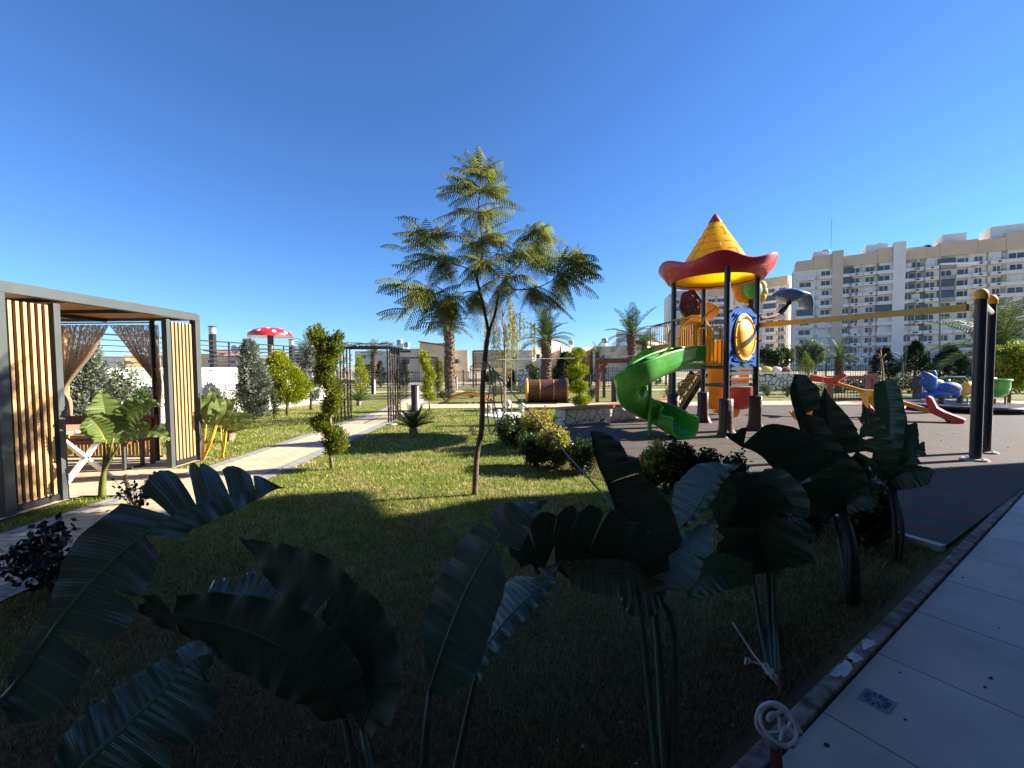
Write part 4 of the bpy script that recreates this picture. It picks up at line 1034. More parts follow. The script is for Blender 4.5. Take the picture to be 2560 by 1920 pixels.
# ================= seesaw =================
YS = 11.0
t = thing('seesaw', 'yellow seesaw beam with a raised red seat and a lowered red seat at its ends', 'seesaw', P(2180, 1000, 11.4))
p0, p1 = P(2042, 944, 12.6), P(2395, 1048, 10.3)
b = MB(); b.span(p0, p1, .1, .1); mk('beam', b, mat('seesaw_yellow', (.62, .27, .02), .45, coat=.2), t, bevel=.01)
pc = p0.lerp(p1, .42); b = MB(); b.tube([(pc.x, pc.y + .2, pc.z - .02), (pc.x, pc.y - .2, pc.z - .02)], .12, 16); b.span((pc.x, pc.y, .03), (pc.x, pc.y, pc.z), .22, .22, up=(0, 1, 0)); mk('pivot', b, YEL, t)
def ss_seat(p, q, flip, lab):
    d = (q - p).normalized(); U = V(0, 0, 1) - d * d.z; U.normalize(); Sd = d.cross(U)
    prof = [(0, .05), (.1, .06), (.38, .09), (.55, .14), (.72, .34), (.80, .36), (.84, .30), (.70, .08), (.62, -.03), (.05, -.14), (-.02, -.12)]
    b = MB(); vs = []
    for s in (-1, 1):
        for x, z in prof: vs.append(p + d * x + U * z + Sd * s * .15)
    n = len(prof); b.add(vs, [tuple(range(n)), tuple(range(n, 2 * n))[::-1]] + [(i, n + i, n + (i + 1) % n, (i + 1) % n) for i in range(n)])
    mk('seat', b, mat('seesaw_red', (.50, .045, .03), .4, coat=.25), t, bevel=.02, label=lab)
ss_seat(p0 - (p1 - p0).normalized() * .15, p1, 0, 'raised red seat'); ss_seat(p1 + (p1 - p0).normalized() * .12, p0, 1, 'lowered red seat')
b = MB(); w = G(2379, 1058); b.tube([(w.x - .04, w.y - .06, .12), (w.x - .04, w.y + .06, .12)], .09, 18); mk('wheel', b, M_black, t, smooth='auto')
b = MB(); b.tube([(w.x - .04, w.y - .066, .12), (w.x - .04, w.y + .066, .12)], .04, 14); mk('hub', b, M_white, t)

# ================= merry-go-round with animal-like seats =================
cc = V(14.4, 13.3, 0)
t = thing('merry_go_round', 'round charcoal merry-go-round carrying blue, yellow and green moulded animal seats', 'merry-go-round', cc)
b = MB(); b.lathe(cc, [(0, .12), (1.42, .12), (1.5, .15), (1.53, .19), (1.5, .23), (1.4, .225), (0, .225)], 48); mk('platform', b, mat('platform_grey', (.07, .07, .10), .35, coat=.3), t, smooth='auto')
b = MB(); b.lathe(cc, [(.4, 0), (.4, .13)], 20); mk('pivot', b, PST, t)
def pz(px, py): return P(px, py, 12.7)
bl = MB(); o = pz(2352, 965)
bl.sph(pz(2372, 972), .34, 24, sc=(1.0, .65, .62)); bl.sph(pz(2350, 984), .3, 20, sc=(1.3, .6, .42)); bl.sph(pz(2325, 958), .24, 20, sc=(.85, .55, 1.15)); bl.sph(pz(2319, 988), .2, 16, sc=(1.4, .6, .5))
bl.sph(pz(2312, 956), .13, 16, sc=(1.2, .6, 1)); bl.sph(pz(2334, 938), .12, 16, sc=(.7, .6, 1.3)); bl.sph(pz(2389, 980), .17, 14, sc=(.8, .6, 1.1))
bl.tube([pz(2332, 950), pz(2320, 939), pz(2305, 930)], [.13, .10, .03], 10); bl.tube([pz(2330, 952), pz(2322, 944), pz(2304, 935)], [.12, .09, .04], 10)
o = mk('animal_seat', bl, mat('seat_blue', (.015, .11, .42), .5, coat=.1), t, smooth=True, label='blue horned animal seat')
b = MB(); b.sph(pz(2366, 962) + V(0, .3, 0), .2, 16, sc=(1.3, .5, .8)); mk('saddle', b, YEL, o, smooth=True)
b = MB()
for px in (2354,): b.tube([pz(px, 1010), pz(px, 990)], .08, 12)
b.tube([pz(2326, 1008), pz(2326, 995)], .03, 8); mk('seat_stem', b, PST, t)
b = MB(); q = lambda px, py: P(px, py, 13.3)
b.tube([q(2393, 978), q(2405, 980), q(2420, 965), q(2428, 955)], [.14, .2, .14, .05], 12); mk('animal_seat', b, YEL, t, smooth=True, label='yellow animal seat')
b = MB(); b.tube([q(2400, 1012), q(2400, 985)], .08, 12); mk('seat_stem', b, PST, t)
b = MB(); vs = []; N = 18; cg = P(2492, 968, 13.0)
for j, (f, z) in enumerate(((1.0, .22), (1.02, .0), (.85, -.22), (.45, -.3), (.02, -.32))):
    for k in range(N): a = 2 * math.pi * k / N; vs.append(cg + V(.33 * f * math.cos(a), .26 * f * math.sin(a), z + .05 * math.sin(a) * (j == 0)))
b.add(vs, [(j * N + k, j * N + (k + 1) % N, (j + 1) * N + (k + 1) % N, (j + 1) * N + k) for j in range(4) for k in range(N)])
b.torus(cg + V(0, 0, .22), .30, .04, 20, 8); b.sph(cg + V(-.3, 0, -.3), .22, 12, sc=(1.3, .6, .5)); mk('animal_seat', b, GRN, t, smooth=True, label='green bucket-shaped seat')
b = MB(); b.tube([cg + V(-.25, 0, -.72), cg + V(-.25, 0, -.2)], .07, 10); b.tube([cg + V(-.02, .05, -.72), cg + V(-.02, .05, -.2)], .05, 10); b.tube([cg + V(.28, 0, -.72), cg + V(.28, 0, 0)], .025, 6); mk('seat_stem', b, PST, t)
b = MB(); b.tube([q(2356, 944), q(2372, 942), q(2412, 942), q(2419, 948), q(2419, 1012)], .022, 8); mk('grab_rail', b, mat('rail_steel', (.25, .26, .27), .3, metal=.7), t, smooth='auto')
b = MB(); b.sph(q(2474, 947), .2, 12, sc=(1.2, .5, .3)); mk('handle', b, mat('handle_orange', (.7, .25, .05), .4), t, smooth=True)

# ================= rope net climber =================
t = thing('net_climber', 'red-brown wooden frame with a dark rope net beside the seesaw', 'climbing frame', P(2120, 1005, 17))
YN = 17.0
def pn_(px, py, Y=YN): return P(px, py, Y)
for px, top in ((2076, 940), (2168, 936), (2185, 934)):
    b = MB(); q_ = pn_(px, top, YN if px < 2180 else YN + .6); b.box((q_.x, q_.y, q_.z / 2), (.16, .16, q_.z)); mk('post', b, M_woodd, t, bevel=.01)
b = MB(); b.span(pn_(2066, 944), pn_(2190, 943), .12, .14); b.span(pn_(2066, 1004), pn_(2180, 1004), .12, .09); b.span(pn_(2080, 998, 17.4), pn_(2180, 998, 17.4), .12, .09); mk('beam', b, M_woodd, t)
b = MB()
for k in range(12): x = 2080 + k * 7.6; b.tube([pn_(x, 946), pn_(x + 2, 1002)], .014, 4)
for k in range(7): y = 952 + k * 7.6; b.tube([pn_(2078, y), pn_(2166, y)], .014, 4)
mk('rope_net', b, mat('dark_rope', (.03, .03, .04), .8), t)

# ================= log tunnel and hump bridge =================
t = thing('play_tunnel', 'brown slatted barrel tunnel with yellow ring ends standing by the cross path', 'play tunnel', P(1362, 1008, 17.6))
zc = Z(1362, 978, 17.6); xa, xb = P(1311, 0, 17.6).x, P(1416, 0, 17.6).x
TB = mat('tunnel_brown', (.13, .052, .028), .5, var=.15, vs=4, stretch=(1, 10, 10))
b = MB(); N = 28; Rr = .47
for k in range(N):
    a = 2 * math.pi * k / N; M = Matrix.Rotation(-a, 3, 'X')
    b.box(V((xa + xb) / 2, 17.9 + Rr * math.sin(a), zc + Rr * math.cos(a)), (xb - xa, 2 * math.pi * Rr / N * .9, .03), rot=M)
mk('slats', b, TB, t)
for x, r_, w_ in ((xa, .56, .05), (xb, .56, .05), (lerp(xa, xb, .32), .487, .012), (lerp(xa, xb, .66), .487, .012)):
    b = MB(); b.torus((x, 17.9, zc), r_ - (.0 if w_ < .03 else .05), w_, 32, 8, axis=(1, 0, 0)); mk('ring', b, YEL, t, smooth=True)
for f in (.2, .8):
    b = MB(); b.box((lerp(xa, xb, f), 17.9, .1), (.12, .6, .2)); mk('foot', b, PST, t)
t = thing('hump_bridge', 'low arched climbing bridge with yellow side rails and brown rungs by the cross path', 'hump bridge', P(1165, 1014, 17.6))
arc = cr([P(1104, 1015, 17.4), P(1120, 1001, 17.4), P(1145, 989, 17.4), P(1170, 984, 17.4), P(1195, 987, 17.4), P(1222, 1000, 17.4), P(1240, 1015, 17.4)], 22)
for dy in (0, .75):
    b = MB(); b.tube([p + V(0, dy, 0) for p in arc], .045, 8); mk('side_rail', b, YEL, t, smooth='auto')
for k in range(1, 22):
    p = arc[k]; b = MB(); b.span(p + V(0, -.04, .05), p + V(0, .8, .05), .1, .035); mk('rung', b, M_woodd, t)

# ================= wooden pergola =================
t = thing('wooden_pergola', 'red-brown wooden pergola frame with curved braces behind the seat wall', 'pergola', P(1495, 1008, 17.4))
Yp = 17.4
for px, Y in ((1493, 17.4), (1606, 17.6), (1510, 20.2), (1596, 20.2)):
    q_ = P(px, 906, Y); b = MB(); b.box((q_.x, Y, (Z(px, 901, Y)) / 2), (.13, .13, Z(px, 901, Y))); mk('post', b, M_woodd, t, bevel=.008)
b = MB(); b.span(P(1488, 905, 17.4), P(1612, 903, 17.6), .1, .13); mk('beam', b, M_woodd, t)
b = MB(); b.span(P(1506, 902, 20.2), P(1600, 900, 20.2), .1, .13); mk('beam', b, M_woodd, t)
b = MB(); b.span(P(1493, 903, 17.45), P(1510, 902, 20.2), .1, .1); b.span(P(1606, 901, 17.6), P(1596, 900, 20.2), .1, .1); mk('beam', b, M_woodd, t)
for a_, c_ in (((1496, 928), (1518, 909)), ((1603, 926), (1582, 908))): b = MB(); b.span(P(*a_, 17.42), P(*c_, 17.42), .08, .08); mk('brace', b, M_woodd, t)
b = MB()
for k in range(9): x = 1502 + k * 11; b.span(P(x, 898, 17.2), P(1280 + (x - 1280) * .93, 897, 20.4), .04, .07)
mk('rafters', b, M_black, t)

# ================= bollard lights =================
def bollard(px, py, top, label, w=.16):
    g_ = G(px, py); h = Z(px, top, g_.y)
    t = thing('bollard_light', label, 'bollard light', g_, 'bollard lights in the garden')
    b = MB(); b.box((g_.x - w * .2, g_.y, h / 2), (w * .55, w, h)); b.box((g_.x, g_.y, h + .01), (w * 1.1, w * 1.1, .02)); mk('body', b, M_black, t)
    b = MB(); b.box((g_.x + w * .28, g_.y, h * .5), (w * .3, w * .8, h * .97))
    if w > .28:
        for k_ in (-.2, .05): b.box((g_.x + w * k_, g_.y - w * .5, h * .55), (w * .14, .02, h * .85))
    mk('light_panel', b, mat('bollard_panel', (.62, .62, .66), .5), t)
bollard(1039, 1029, 964, 'black and silver bollard light beside the young spiral conifer', .24)
bollard(934, 985, 948, 'small dark bollard light seen through the nearest trellis arch', .2)
bollard(1140, 974, 942, 'small bollard light by the palm trunk in front of the fence', .2)
bollard(1537, 1004, 944, 'bollard light just behind the outer bend of the green slide', .26)
bollard(1474, 968, 936, 'grey bollard light behind the stacked ball conifer', .2)
bollard(2237, 972, 930, 'tall striped bollard light between the dark conifers', .3)
bollard(2299, 1012, 941, 'tall bollard light with white stripes beside the blue animal seat', .3)
bollard(2038, 945, 898, 'white-topped bollard light beyond the seesaw', .25)

# street lamps right
t = thing('street_lamp', 'tall street lamp with a flat double arm in front of the huge apartment block', 'street lamp', P(2350, 930, 40))
b = MB(); b.tube([P(2350, 935, 40), P(2350, 662, 40)], .06, 8); mk('pole', b, M_grey, t)
b = MB(); b.span(P(2352, 660, 40), P(2424, 657, 40), .25, .12); b.span(P(2424, 657, 40), P(2442, 657, 40), .3, .2); mk('lamp_arm', b, M_white, t)
t = thing('street_lamp', 'short lamp with a curved arm between the dark conifers', 'street lamp', P(2256, 955, 24))
b = MB(); b.tube(cr([P(2256, 955, 24), P(2256, 900, 24), P(2248, 886, 24), P(2230, 881, 24)], 14), .04, 8); mk('pole', b, M_grey, t)
b = MB(); b.box(P(2252, 902, 24), (.16, .16, .2)); mk('lamp_head', b, M_black, t)
t = thing('utility_cover', 'pale round utility cover set into the lawn by the cycad', 'cover', G(981, 1061))
b = MB(); b.lathe(G(981, 1061), [(0, .03), (.13, .03), (.14, 0)], 24); mk('lid', b, mat('mint_plastic', (.5, .62, .56), .6), t)

# distant second pavilion with wooden roof screen
t = thing('garden_pavilion', 'distant second pavilion with a brown slatted screen and tied curtains near the fence', 'pavilion', P(1212, 965, 31))
xa, xb = P(1172, 0, 31).x, P(1250, 0, 31).x; z0_, z1_ = 0, Z(1172, 878, 31)
b = MB()
for x in (xa, xb): b.box((x, 31, z1_ / 2), (.1, .1, z1_)); b.box((x, 33.4, z1_ / 2), (.1, .1, z1_))
b.box(((xa + xb) / 2, 31, z1_), (xb - xa, .14, .12)); mk('frame', b, M_grey, t)
b = MB()
for k in range(14): b.box(((xa + xb) / 2, 31.05, z1_ - .12 - k * .085), (xb - xa - .1, .04, .078))
mk('slat_panel', b, M_wood, t)
for s_ in (0, 1):
    e0_, e1_ = (xa, xa + .9) if s_ == 0 else (xb, xb - 1.2); b = MB(); L_ = [V(e0_, 31.2, lerp(z1_ - 1.2, 1.0, i / 8)) for i in range(9)]; R_ = [V(lerp(e1_, e0_ + (.1 if s_ == 0 else -.1), i / 8), 31.2, lerp(z1_ - 1.2, 1.0, i / 8)) for i in range(9)]
    b.strip(L_, R_); mk('curtain', b, M_burlap, t)
# white cracked pillar behind tunnel
o = MB(); prism(o, [(1295, 27), (1322, 27), (1322, 28.2), (1295, 28.2)], 923); tag(mk('stone_pillar', o, M_crackS, loc=P(1308, 960, 27)), 'short white block with black crack pattern behind the barrel tunnel', 'pillar')
# ================= vegetation =================
def fol(name, c, c2=None, island=.35, trans=.3, rough=.6, vs=3): return mat(name, c, rough, col2=c2, vs=vs, island=island, trans=trans, spec=.25)
M_con = fol('conifer_green', (.11, .17, .018), (.33, .35, .04)); M_cond = fol('conifer_dark', (.012, .032, .010), (.022, .05, .014), trans=.1)
M_cong = fol('conifer_golden', (.24, .32, .02), (.50, .50, .04)); M_cons = fol('conifer_silver', (.20, .24, .18), (.32, .35, .27), trans=.25)
M_bark = mat('bark', (.13, .085, .055), .9, var=.35, vs=14, bump=.8, bs=40, stretch=(1, 1, .25)); M_barkl = mat('bark_light', (.26, .20, .14), .9, var=.25, vs=12, bump=.6)
M_palm = fol('palm_green', (.055, .095, .025), (.10, .14, .04), trans=.25); M_cyc = fol('cycad_green', (.05, .10, .02), (.11, .17, .035), trans=.2, rough=.4)
M_jac = fol('feather_leaf', (.10, .145, .03), (.29, .29, .045), trans=.45, vs=1.3); M_bush = fol('bush_green', (.035, .075, .014), (.075, .12, .02), rough=.45)
M_bushy = fol('bush_yellow', (.28, .27, .05), (.48, .42, .10), rough=.45); M_bushd = fol('bush_dark', (.03, .05, .014), (.06, .075, .02), rough=.4)
M_olive = fol('olive_leaf', (.09, .12, .06), (.17, .2, .12)); M_wil = fol('willow_leaf', (.22, .25, .05), (.36, .34, .08), trans=.4); M_rose = fol('rose_leaf', (.05, .08, .02), (.10, .12, .04))
M_red = fol('red_shrub_leaf', (.12, .035, .015), (.2, .07, .03))

def tuft(b, p, d, L, w, r):
    """a small pointed spray: three crossed slivers"""
    d = d.normalized()
    for k in range(2):
        s = (Matrix.Rotation(r.uniform(0, 6.28), 3, d) @ d.orthogonal()).normalized(); m_ = p + d * L * .45
        b.add([p, m_ + s * w, p + d * L, m_ - s * w], [(0, 1, 2, 3)])
def conifer(base, h, w, m, label, n=900, prof=None, trunk=.12, name='conifer', group=None, seed=1, size=.12, lean=0, up=.8, tr=None):
    """tapered trunk and limbs with small sprays packed near the surface of the crown; prof gives crown half-width and x shift by height"""
    base = Vector(base); r = random.Random(seed)
    t = thing(name, label, 'conifer' if name != 'shrub' else 'shrub', base, group)
    z0 = h * trunk; prof = prof or [(.55, 0), (1, 0), (.95, 0), (.75, 0), (.45, 0), (.08, 0)]
    rs = [p[0] * w for p in prof]; sx = [p[1] * w for p in prof]
    b = MB(); b.tube([base + V(samp(sx, f) * .5, 0, z0 * 0 + f * h * .9) for f in np.linspace(0, 1, 8)], [lerp(tr or .04 * h ** .5, .006, f) for f in np.linspace(0, 1, 8)], 7)
    for _ in range(26):
        f = r.uniform(.05, .9); a = r.uniform(0, 6.28); rr = samp(rs, f) * .75; z = z0 + f * (h - z0)
        o = base + V(samp(sx, f), 0, z); b.tube([base + V(samp(sx, f) * .6, 0, z - rr * .7), o + V(rr * math.cos(a), rr * math.sin(a), 0)], [.008, .003], 4, caps=False)
    mk('trunk', b, M_bark, t, smooth=True)
    b = MB(); ph = [r.uniform(0, 6.28) for _ in range(4)]
    ncl = max(16, n // 11); size *= .68
    for _ in range(ncl):
        f = r.random() ** .9; a = r.uniform(0, 6.28); z = z0 + f * (h - z0)
        lump = 1 + .13 * math.sin(3 * a + ph[0] + 5 * f) + .09 * math.sin(5 * a + 11 * f + ph[1])
        R_ = samp(rs, f) * lump; q = .35 + .62 * r.random() ** .45
        c = base + V(samp(sx, f) + R_ * q * math.cos(a), R_ * q * math.sin(a), z)
        out = V(math.cos(a), math.sin(a), up + r.uniform(-.3, .3)).normalized()
        cs = size * 1.1
        for _ in range(26):
            p = c + V(r.gauss(0, cs * .5), r.gauss(0, cs * .5), r.gauss(0, cs * .6)); dd = (out + V(r.gauss(0, .45), r.gauss(0, .45), r.gauss(0, .4)))
            tuft(b, p, dd, size * r.uniform(.6, 1.3), size * .13, r)
    mk('crown', b, m, t)
    return t
def at_px(px, py): return G(px, py)
def hgt(px, top, base): return Z(px, top, base.y)
def con(px, pbase, ptop, wpx, m, label, n=900, **k):
    g_ = G(px, pbase); g_.z = 0; h = hgt(px, ptop, g_); w = wpx / 2 * g_.y / F
    return conifer(g_, h, w, m, label, n, size=k.pop('size', max(.05, w * .28)), **k)

# conifers by the path
sp = lambda *a: [tuple(x) for x in a]
def blobs(cs, m, label, base, h, name='topiary_conifer', seed=3, size=.07, trw=.03, dens=1.0):
    """clipped spiral or ball topiary: cs = (height fraction, radius, x shift, squash)"""
    r = random.Random(seed); t = thing(name, label, 'conifer', base)
    b = MB(); b.tube([base + V(samp([0] + [c[2] for c in cs], f) * .35, 0, f * h * .95) for f in np.linspace(0, 1, 9)], [lerp(trw, .01, f) for f in np.linspace(0, 1, 9)], 8); mk('trunk', b, M_barkl, t, smooth=True)
    b = MB()
    for f, R_, xs, sq in cs:
        c0_ = base + V(xs, 0, f * h)
        for _ in range(int(70 * dens * (R_ / .2) ** 1.6) + 20):
            d = V(r.gauss(0, 1), r.gauss(0, 1), r.gauss(0, 1)).normalized(); q = r.random() ** .3
            c = c0_ + V(d.x, d.y, d.z * sq) * R_ * q * (1 + .12 * math.sin(5 * d.x + 9 * d.z))
            for _ in range(14):
                p = c + V(r.gauss(0, 1), r.gauss(0, 1), r.gauss(0, 1)) * size * .5
                tuft(b, p, d * .7 + V(r.gauss(0, .4), r.gauss(0, .4), .75 + r.gauss(0, .3)), size * r.uniform(.6, 1.3), size * .14, r)
    mk('crown', b, m, t); return t
g_ = G(830, 1173); g_.z = 0; H_ = hgt(830, 812, g_); pxm = g_.y / F
def fz(y): return (Z(830, y, g_.y)) / H_
blobs([(fz(y + 9 - (y - 812) * .02), r_ * .9, x_, q_) for y, r_, x_, q_ in ((826, .11, -.18, 1.1), (840, .11, -.12, 1), (836, .05, .12, 1.4), (858, .15, -.06, .8), (862, .14, .08, .8), (885, .16, -.02, .9), (905, .14, -.03, .9), (926, .13, -.1, .8), (945, .14, -.06, .8), (962, .14, .03, .8), (985, .13, .05, .9), (1005, .12, .02, .8), (1020, .11, .0, .7), (1050, .11, -.18, .7), (1062, .12, -.12, .7), (1078, .12, .0, .7), (1096, .18, .06, .8), (1118, .15, .06, .7))], M_con, 'tall spiral-clipped conifer on a pale bare stem at the lawn edge, nearest to the path', g_, H_, seed=4, size=.05, dens=1.5)
g_ = G(1074, 1026); g_.z = 0; H_ = hgt(1057, 878, g_)
def fz2(y): return (Z(1057, y, g_.y)) / H_
blobs([(fz2(992), .2, 0, .7), (fz2(975), .15, -.1, .8), (fz2(955), .17, -.02, .9), (fz2(938), .14, .08, .9), (fz2(920), .15, -.05, 1), (fz2(905), .14, -.14, 1), (fz2(890), .10, -.16, 1.3)], M_cong, 'slim young golden spiral conifer beside the bollard light', g_, H_, seed=5, size=.08, dens=.7)
g_ = G(1445, 1020); g_.z = 0; H_ = hgt(1445, 880, g_); fzz = lambda y: Z(1445, y, g_.y) / H_
blobs([(fzz(1003), .28, .12, .45), (fzz(969), .32, .02, .62), (fzz(928), .36, -.02, .55), (fzz(893), .24, -.12, .7), (fzz(884), .12, .08, 1)], M_cong, 'bright green conifer clipped into stacked balls beside the barrel tunnel', g_, H_, seed=6, size=.085, dens=1.5)
con(718, 1038, 887, 92, M_cong, 'round bright yellow-green conifer against the white wall', 7500, prof=sp((.55, 0), (.9, .05), (1, .05), (.85, -.1), (.5, -.35), (.12, -.4)), trunk=.2, seed=11, size=.14)
con(636, 1056, 858, 66, M_cons, 'tall silver-grey conifer nearest to the pavilion post', 5000, prof=sp((.5, 0), (.9, 0), (1, 0), (.72, 0), (.36, -.15), (.03, -.25)), trunk=.1, seed=12, size=.15)
con(778, 1024, 868, 50, M_cons, 'silver-grey conifer half hidden behind the big spiral conifer', 3000, prof=sp((.5, 0), (.9, 0), (1, 0), (.7, 0), (.45, 0), (.1, 0)), trunk=.15, seed=13, size=.14)
con(212, 1094, 880, 100, M_cons, 'broad silver-grey conifer seen between the pavilion curtains', 5500, trunk=.08, seed=14, size=.16, prof=sp((.8, 0), (1, 0), (.95, 0), (.85, .1), (.55, .2), (.15, .3)))
con(902, 992, 893, 34, M_cong, 'small golden cone-shaped conifer behind the cycad, seen through the arch', 1100, trunk=.05, seed=15, size=.16)
for i, (px, pb, pt, w, m, lab) in enumerate([(952, 968, 905, 28, M_cond, 'small dark conifer standing inside the frame of the nearest arch'), (1010, 968, 903, 22, M_cond, 'dark narrow conifer between the two trellis arches'),
        (1076, 966, 905, 22, M_cond, 'dark narrow conifer behind the golden spiral conifer'), (1099, 980, 902, 17, M_con, 'thin light green conifer near the far trellis arch'),
        (1500, 962, 898, 40, M_cond, 'dark conifer behind the pergola post near the slide'), (1415, 975, 885, 66, M_cond, 'large dark bushy conifer left of the stacked ball conifer by the palm'),
        (1278, 975, 925, 18, M_cond, 'dark little conifer in front of the distant pavilion fence'), (1640, 962, 905, 30, M_cond, 'dark conifer behind the hood of the green slide'),
        (2208, 972, 872, 62, M_cond, 'dark cone-shaped conifer behind the net climber post'), (2286, 968, 858, 66, M_cond, 'tallest dark conifer behind the striped bollard lights'), (2372, 965, 868, 72, M_cond, 'broad dark conifer behind the blue animal seat'),
        (2014, 955, 882, 32, M_con, 'bright green slim conifer above the raised seesaw seat'), (1944, 935, 882, 26, M_con, 'small bright green conifer growing above the planter rocks')]):
    con(px, pb, pt, w, m, lab, 1100 if w < 50 else 3200, trunk=.06, seed=20 + i, size=max(.16, w / 2 * G(px, pb).y / F * .24), name='conifer', group='conifers along the boundary fence')
con(1272, 968, 922, 28, M_red, 'red-brown cone-shaped shrub behind the weeping tree stem', 500, seed=40, trunk=.04, name='shrub')

# palms, cycads and feather-leaved tree
def frond(b, p0, d, L, droop, nl, ll, lw, ld=.3, rach=.006, stiff=.0, r=rnd, fold=.5, side=None, taper0=.35):
    """arching rachis with paired leaflets"""
    d = Vector(d).normalized(); pts = []; p = Vector(p0); n = 14; dd = d.copy()
    for i in range(n + 1):
        pts.append(p.copy()); dd = (dd + V(0, 0, -droop / n * (.4 + 1.2 * i / n))).normalized(); p = p + dd * (L / n)
    b.tube(pts, [lerp(rach, rach * .25, i / n) for i in range(n + 1)], 4, caps=False)
    for i in range(nl):
        f = .06 + .94 * (i + .5) / nl; q = samp(pts, f); T = (samp(pts, min(1, f + .04)) - samp(pts, max(0, f - .04))).normalized()
        sd = T.cross(V(0, 0, 1)); sd = sd.normalized() if sd.length > .05 else V(1, 0, 0); up = sd.cross(T)
        env = (taper0 + (1 - taper0) * min(1, f * 3)) * (1 - max(0, f - .55) ** 1.5 * 2.2)
        for s in (-1, 1):
            l_ = ll * env * r.uniform(.85, 1.1)
            if l_ <= .004: continue
            v = (sd * s * 1.0 + T * .45 + up * fold * r.uniform(.6, 1.2)).normalized()
            a = q; m_ = q + v * l_ * .5 + V(0, 0, -ld * l_ * .25); e = q + v * l_ + V(0, 0, -ld * l_)
            w = T * lw * .5
            b.add([a - w * .6, a + w * .6, m_ + w, e, m_ - w], [(0, 1, 2, 4), (4, 2, 3)])
def palm(px, pbase, pcrown, Rpx, label, Yd=None, nf=26, tw=.16, seed=1, m=None, trunkm=None, rise=1.0, name='palm_tree', cat='palm tree', trunks=True, group='palm trees'):
    r = random.Random(seed); g_ = G(px, pbase) if Yd is None else V(P(px, 918, Yd).x, Yd, 0); g_.z = 0
    zc = Z(px, pcrown, g_.y); R_ = Rpx * g_.y / F
    t = thing(name, label, cat, g_, group)
    if trunks:
        b = MB(); n = 30; pts = [g_ + V(.03 * math.sin(i * .4), 0, zc * i / n) for i in range(n + 1)]
        b.tube(pts, [tw * (1.25 - .35 * i / n + .10 * (i % 2)) * (1 if i < n - 3 else 1.25) for i in range(n + 1)], 12)
        for i in range(90):                         # stubs of cut fronds
            z = zc * (.25 + .75 * i / 90); a = i * 2.4; q = g_ + V(math.cos(a) * tw, math.sin(a) * tw, z)
            b.span(q, q + V(math.cos(a) * .07, math.sin(a) * .07, .12), .08, .03)
        mk('trunk', b, trunkm or M_bark, t)
    b = MB(); top = g_ + V(0, 0, zc)
    for i in range(nf):
        a = i * 2.39996 + r.uniform(-.2, .2); e = lerp(1.35, -.15, (i / nf) ** .9) * rise
        frond(b, top, V(math.cos(a) * math.cos(e), math.sin(a) * math.cos(e), math.sin(e)), R_ * r.uniform(.85, 1.15), r.uniform(.7, 1.3), 26, R_ * .30, R_ * .022, .35, rach=R_ * .012, r=r)
    mk('crown', b, m or M_palm, t); return t
palm(1124, 968, 815, 62, 'palm with a shaggy brown trunk partly hidden behind the feathery tree', Yd=21, seed=2, tw=.22, nf=30)
palm(1366, 952, 850, 84, 'palm with an upright crown behind the barrel tunnel', Yd=24, seed=3, tw=.26, nf=24, rise=1.25)
palm(1579, 940, 838, 78, 'palm rising behind the green slide, with few upright fronds', Yd=26, seed=4, tw=.24, nf=15, rise=1.3)
palm(1612, 930, 862, 45, 'short fan-crowned palm behind the green slide palm', Yd=28, seed=5, tw=.14, nf=22)
palm(2098, 955, 895, 50, 'young palm with upright fronds beside the net climber', Yd=22, seed=6, tw=.14, nf=16, rise=1.1)
palm(2496, 960, 878, 150, 'large palm with long arching fronds behind the swing posts', Yd=19, seed=7, tw=.3, nf=24, rise=1.1)
palm(1494, 950, 885, 34, 'tiny palm behind the wooden pergola', Yd=30, seed=8, tw=.1, nf=14)
palm(935, 950, 885, 40, 'distant palm seen through the nearest trellis arch', Yd=36, seed=9, tw=.2, nf=18)
palm(775, 925, 872, 50, 'distant palm crown above the railing behind the silver conifer', Yd=34, seed=10, tw=.2, nf=18)
def cycad(px, py, Rpx, label, seed, th=.16, n=30):
    g_ = G(px, py); g_.z = 0; r = random.Random(seed); R_ = Rpx * g_.y / F
    t = thing('cycad', label, 'cycad', g_, 'cycads on the lawn')
    b = MB(); b.lathe(g_, [(.075, 0), (.10, .05), (.09, th), (.05, th + .03), (0, th + .03)], 12, wob=lambda j, a, rr, z: (rr * (1 + .12 * math.sin(7 * a + j * 2)), z)); mk('trunk', b, M_barkl, t)
    b = MB()
    for i in range(n):
        a = i * 2.39996; e = lerp(1.25, .35, i / n); frond(b, g_ + V(0, 0, th), V(math.cos(a) * math.cos(e), math.sin(a) * math.cos(e), math.sin(e)), R_ * r.uniform(.95, 1.2), r.uniform(.35, .7), 30, R_ * .2, R_ * .022, .1, rach=R_ * .012, r=r, fold=.8)
    mk('crown', b, M_cyc, t)
cycad(1033, 1090, 62, 'cycad with a short trunk on the sunny lawn near the round cover', 1)
cycad(897, 1014, 34, 'cycad beyond the trellis arch, in front of the golden conifer', 2)
cycad(575, 1104, 66, 'dark shaded cycad behind the yellow-stemmed banana plants', 3)

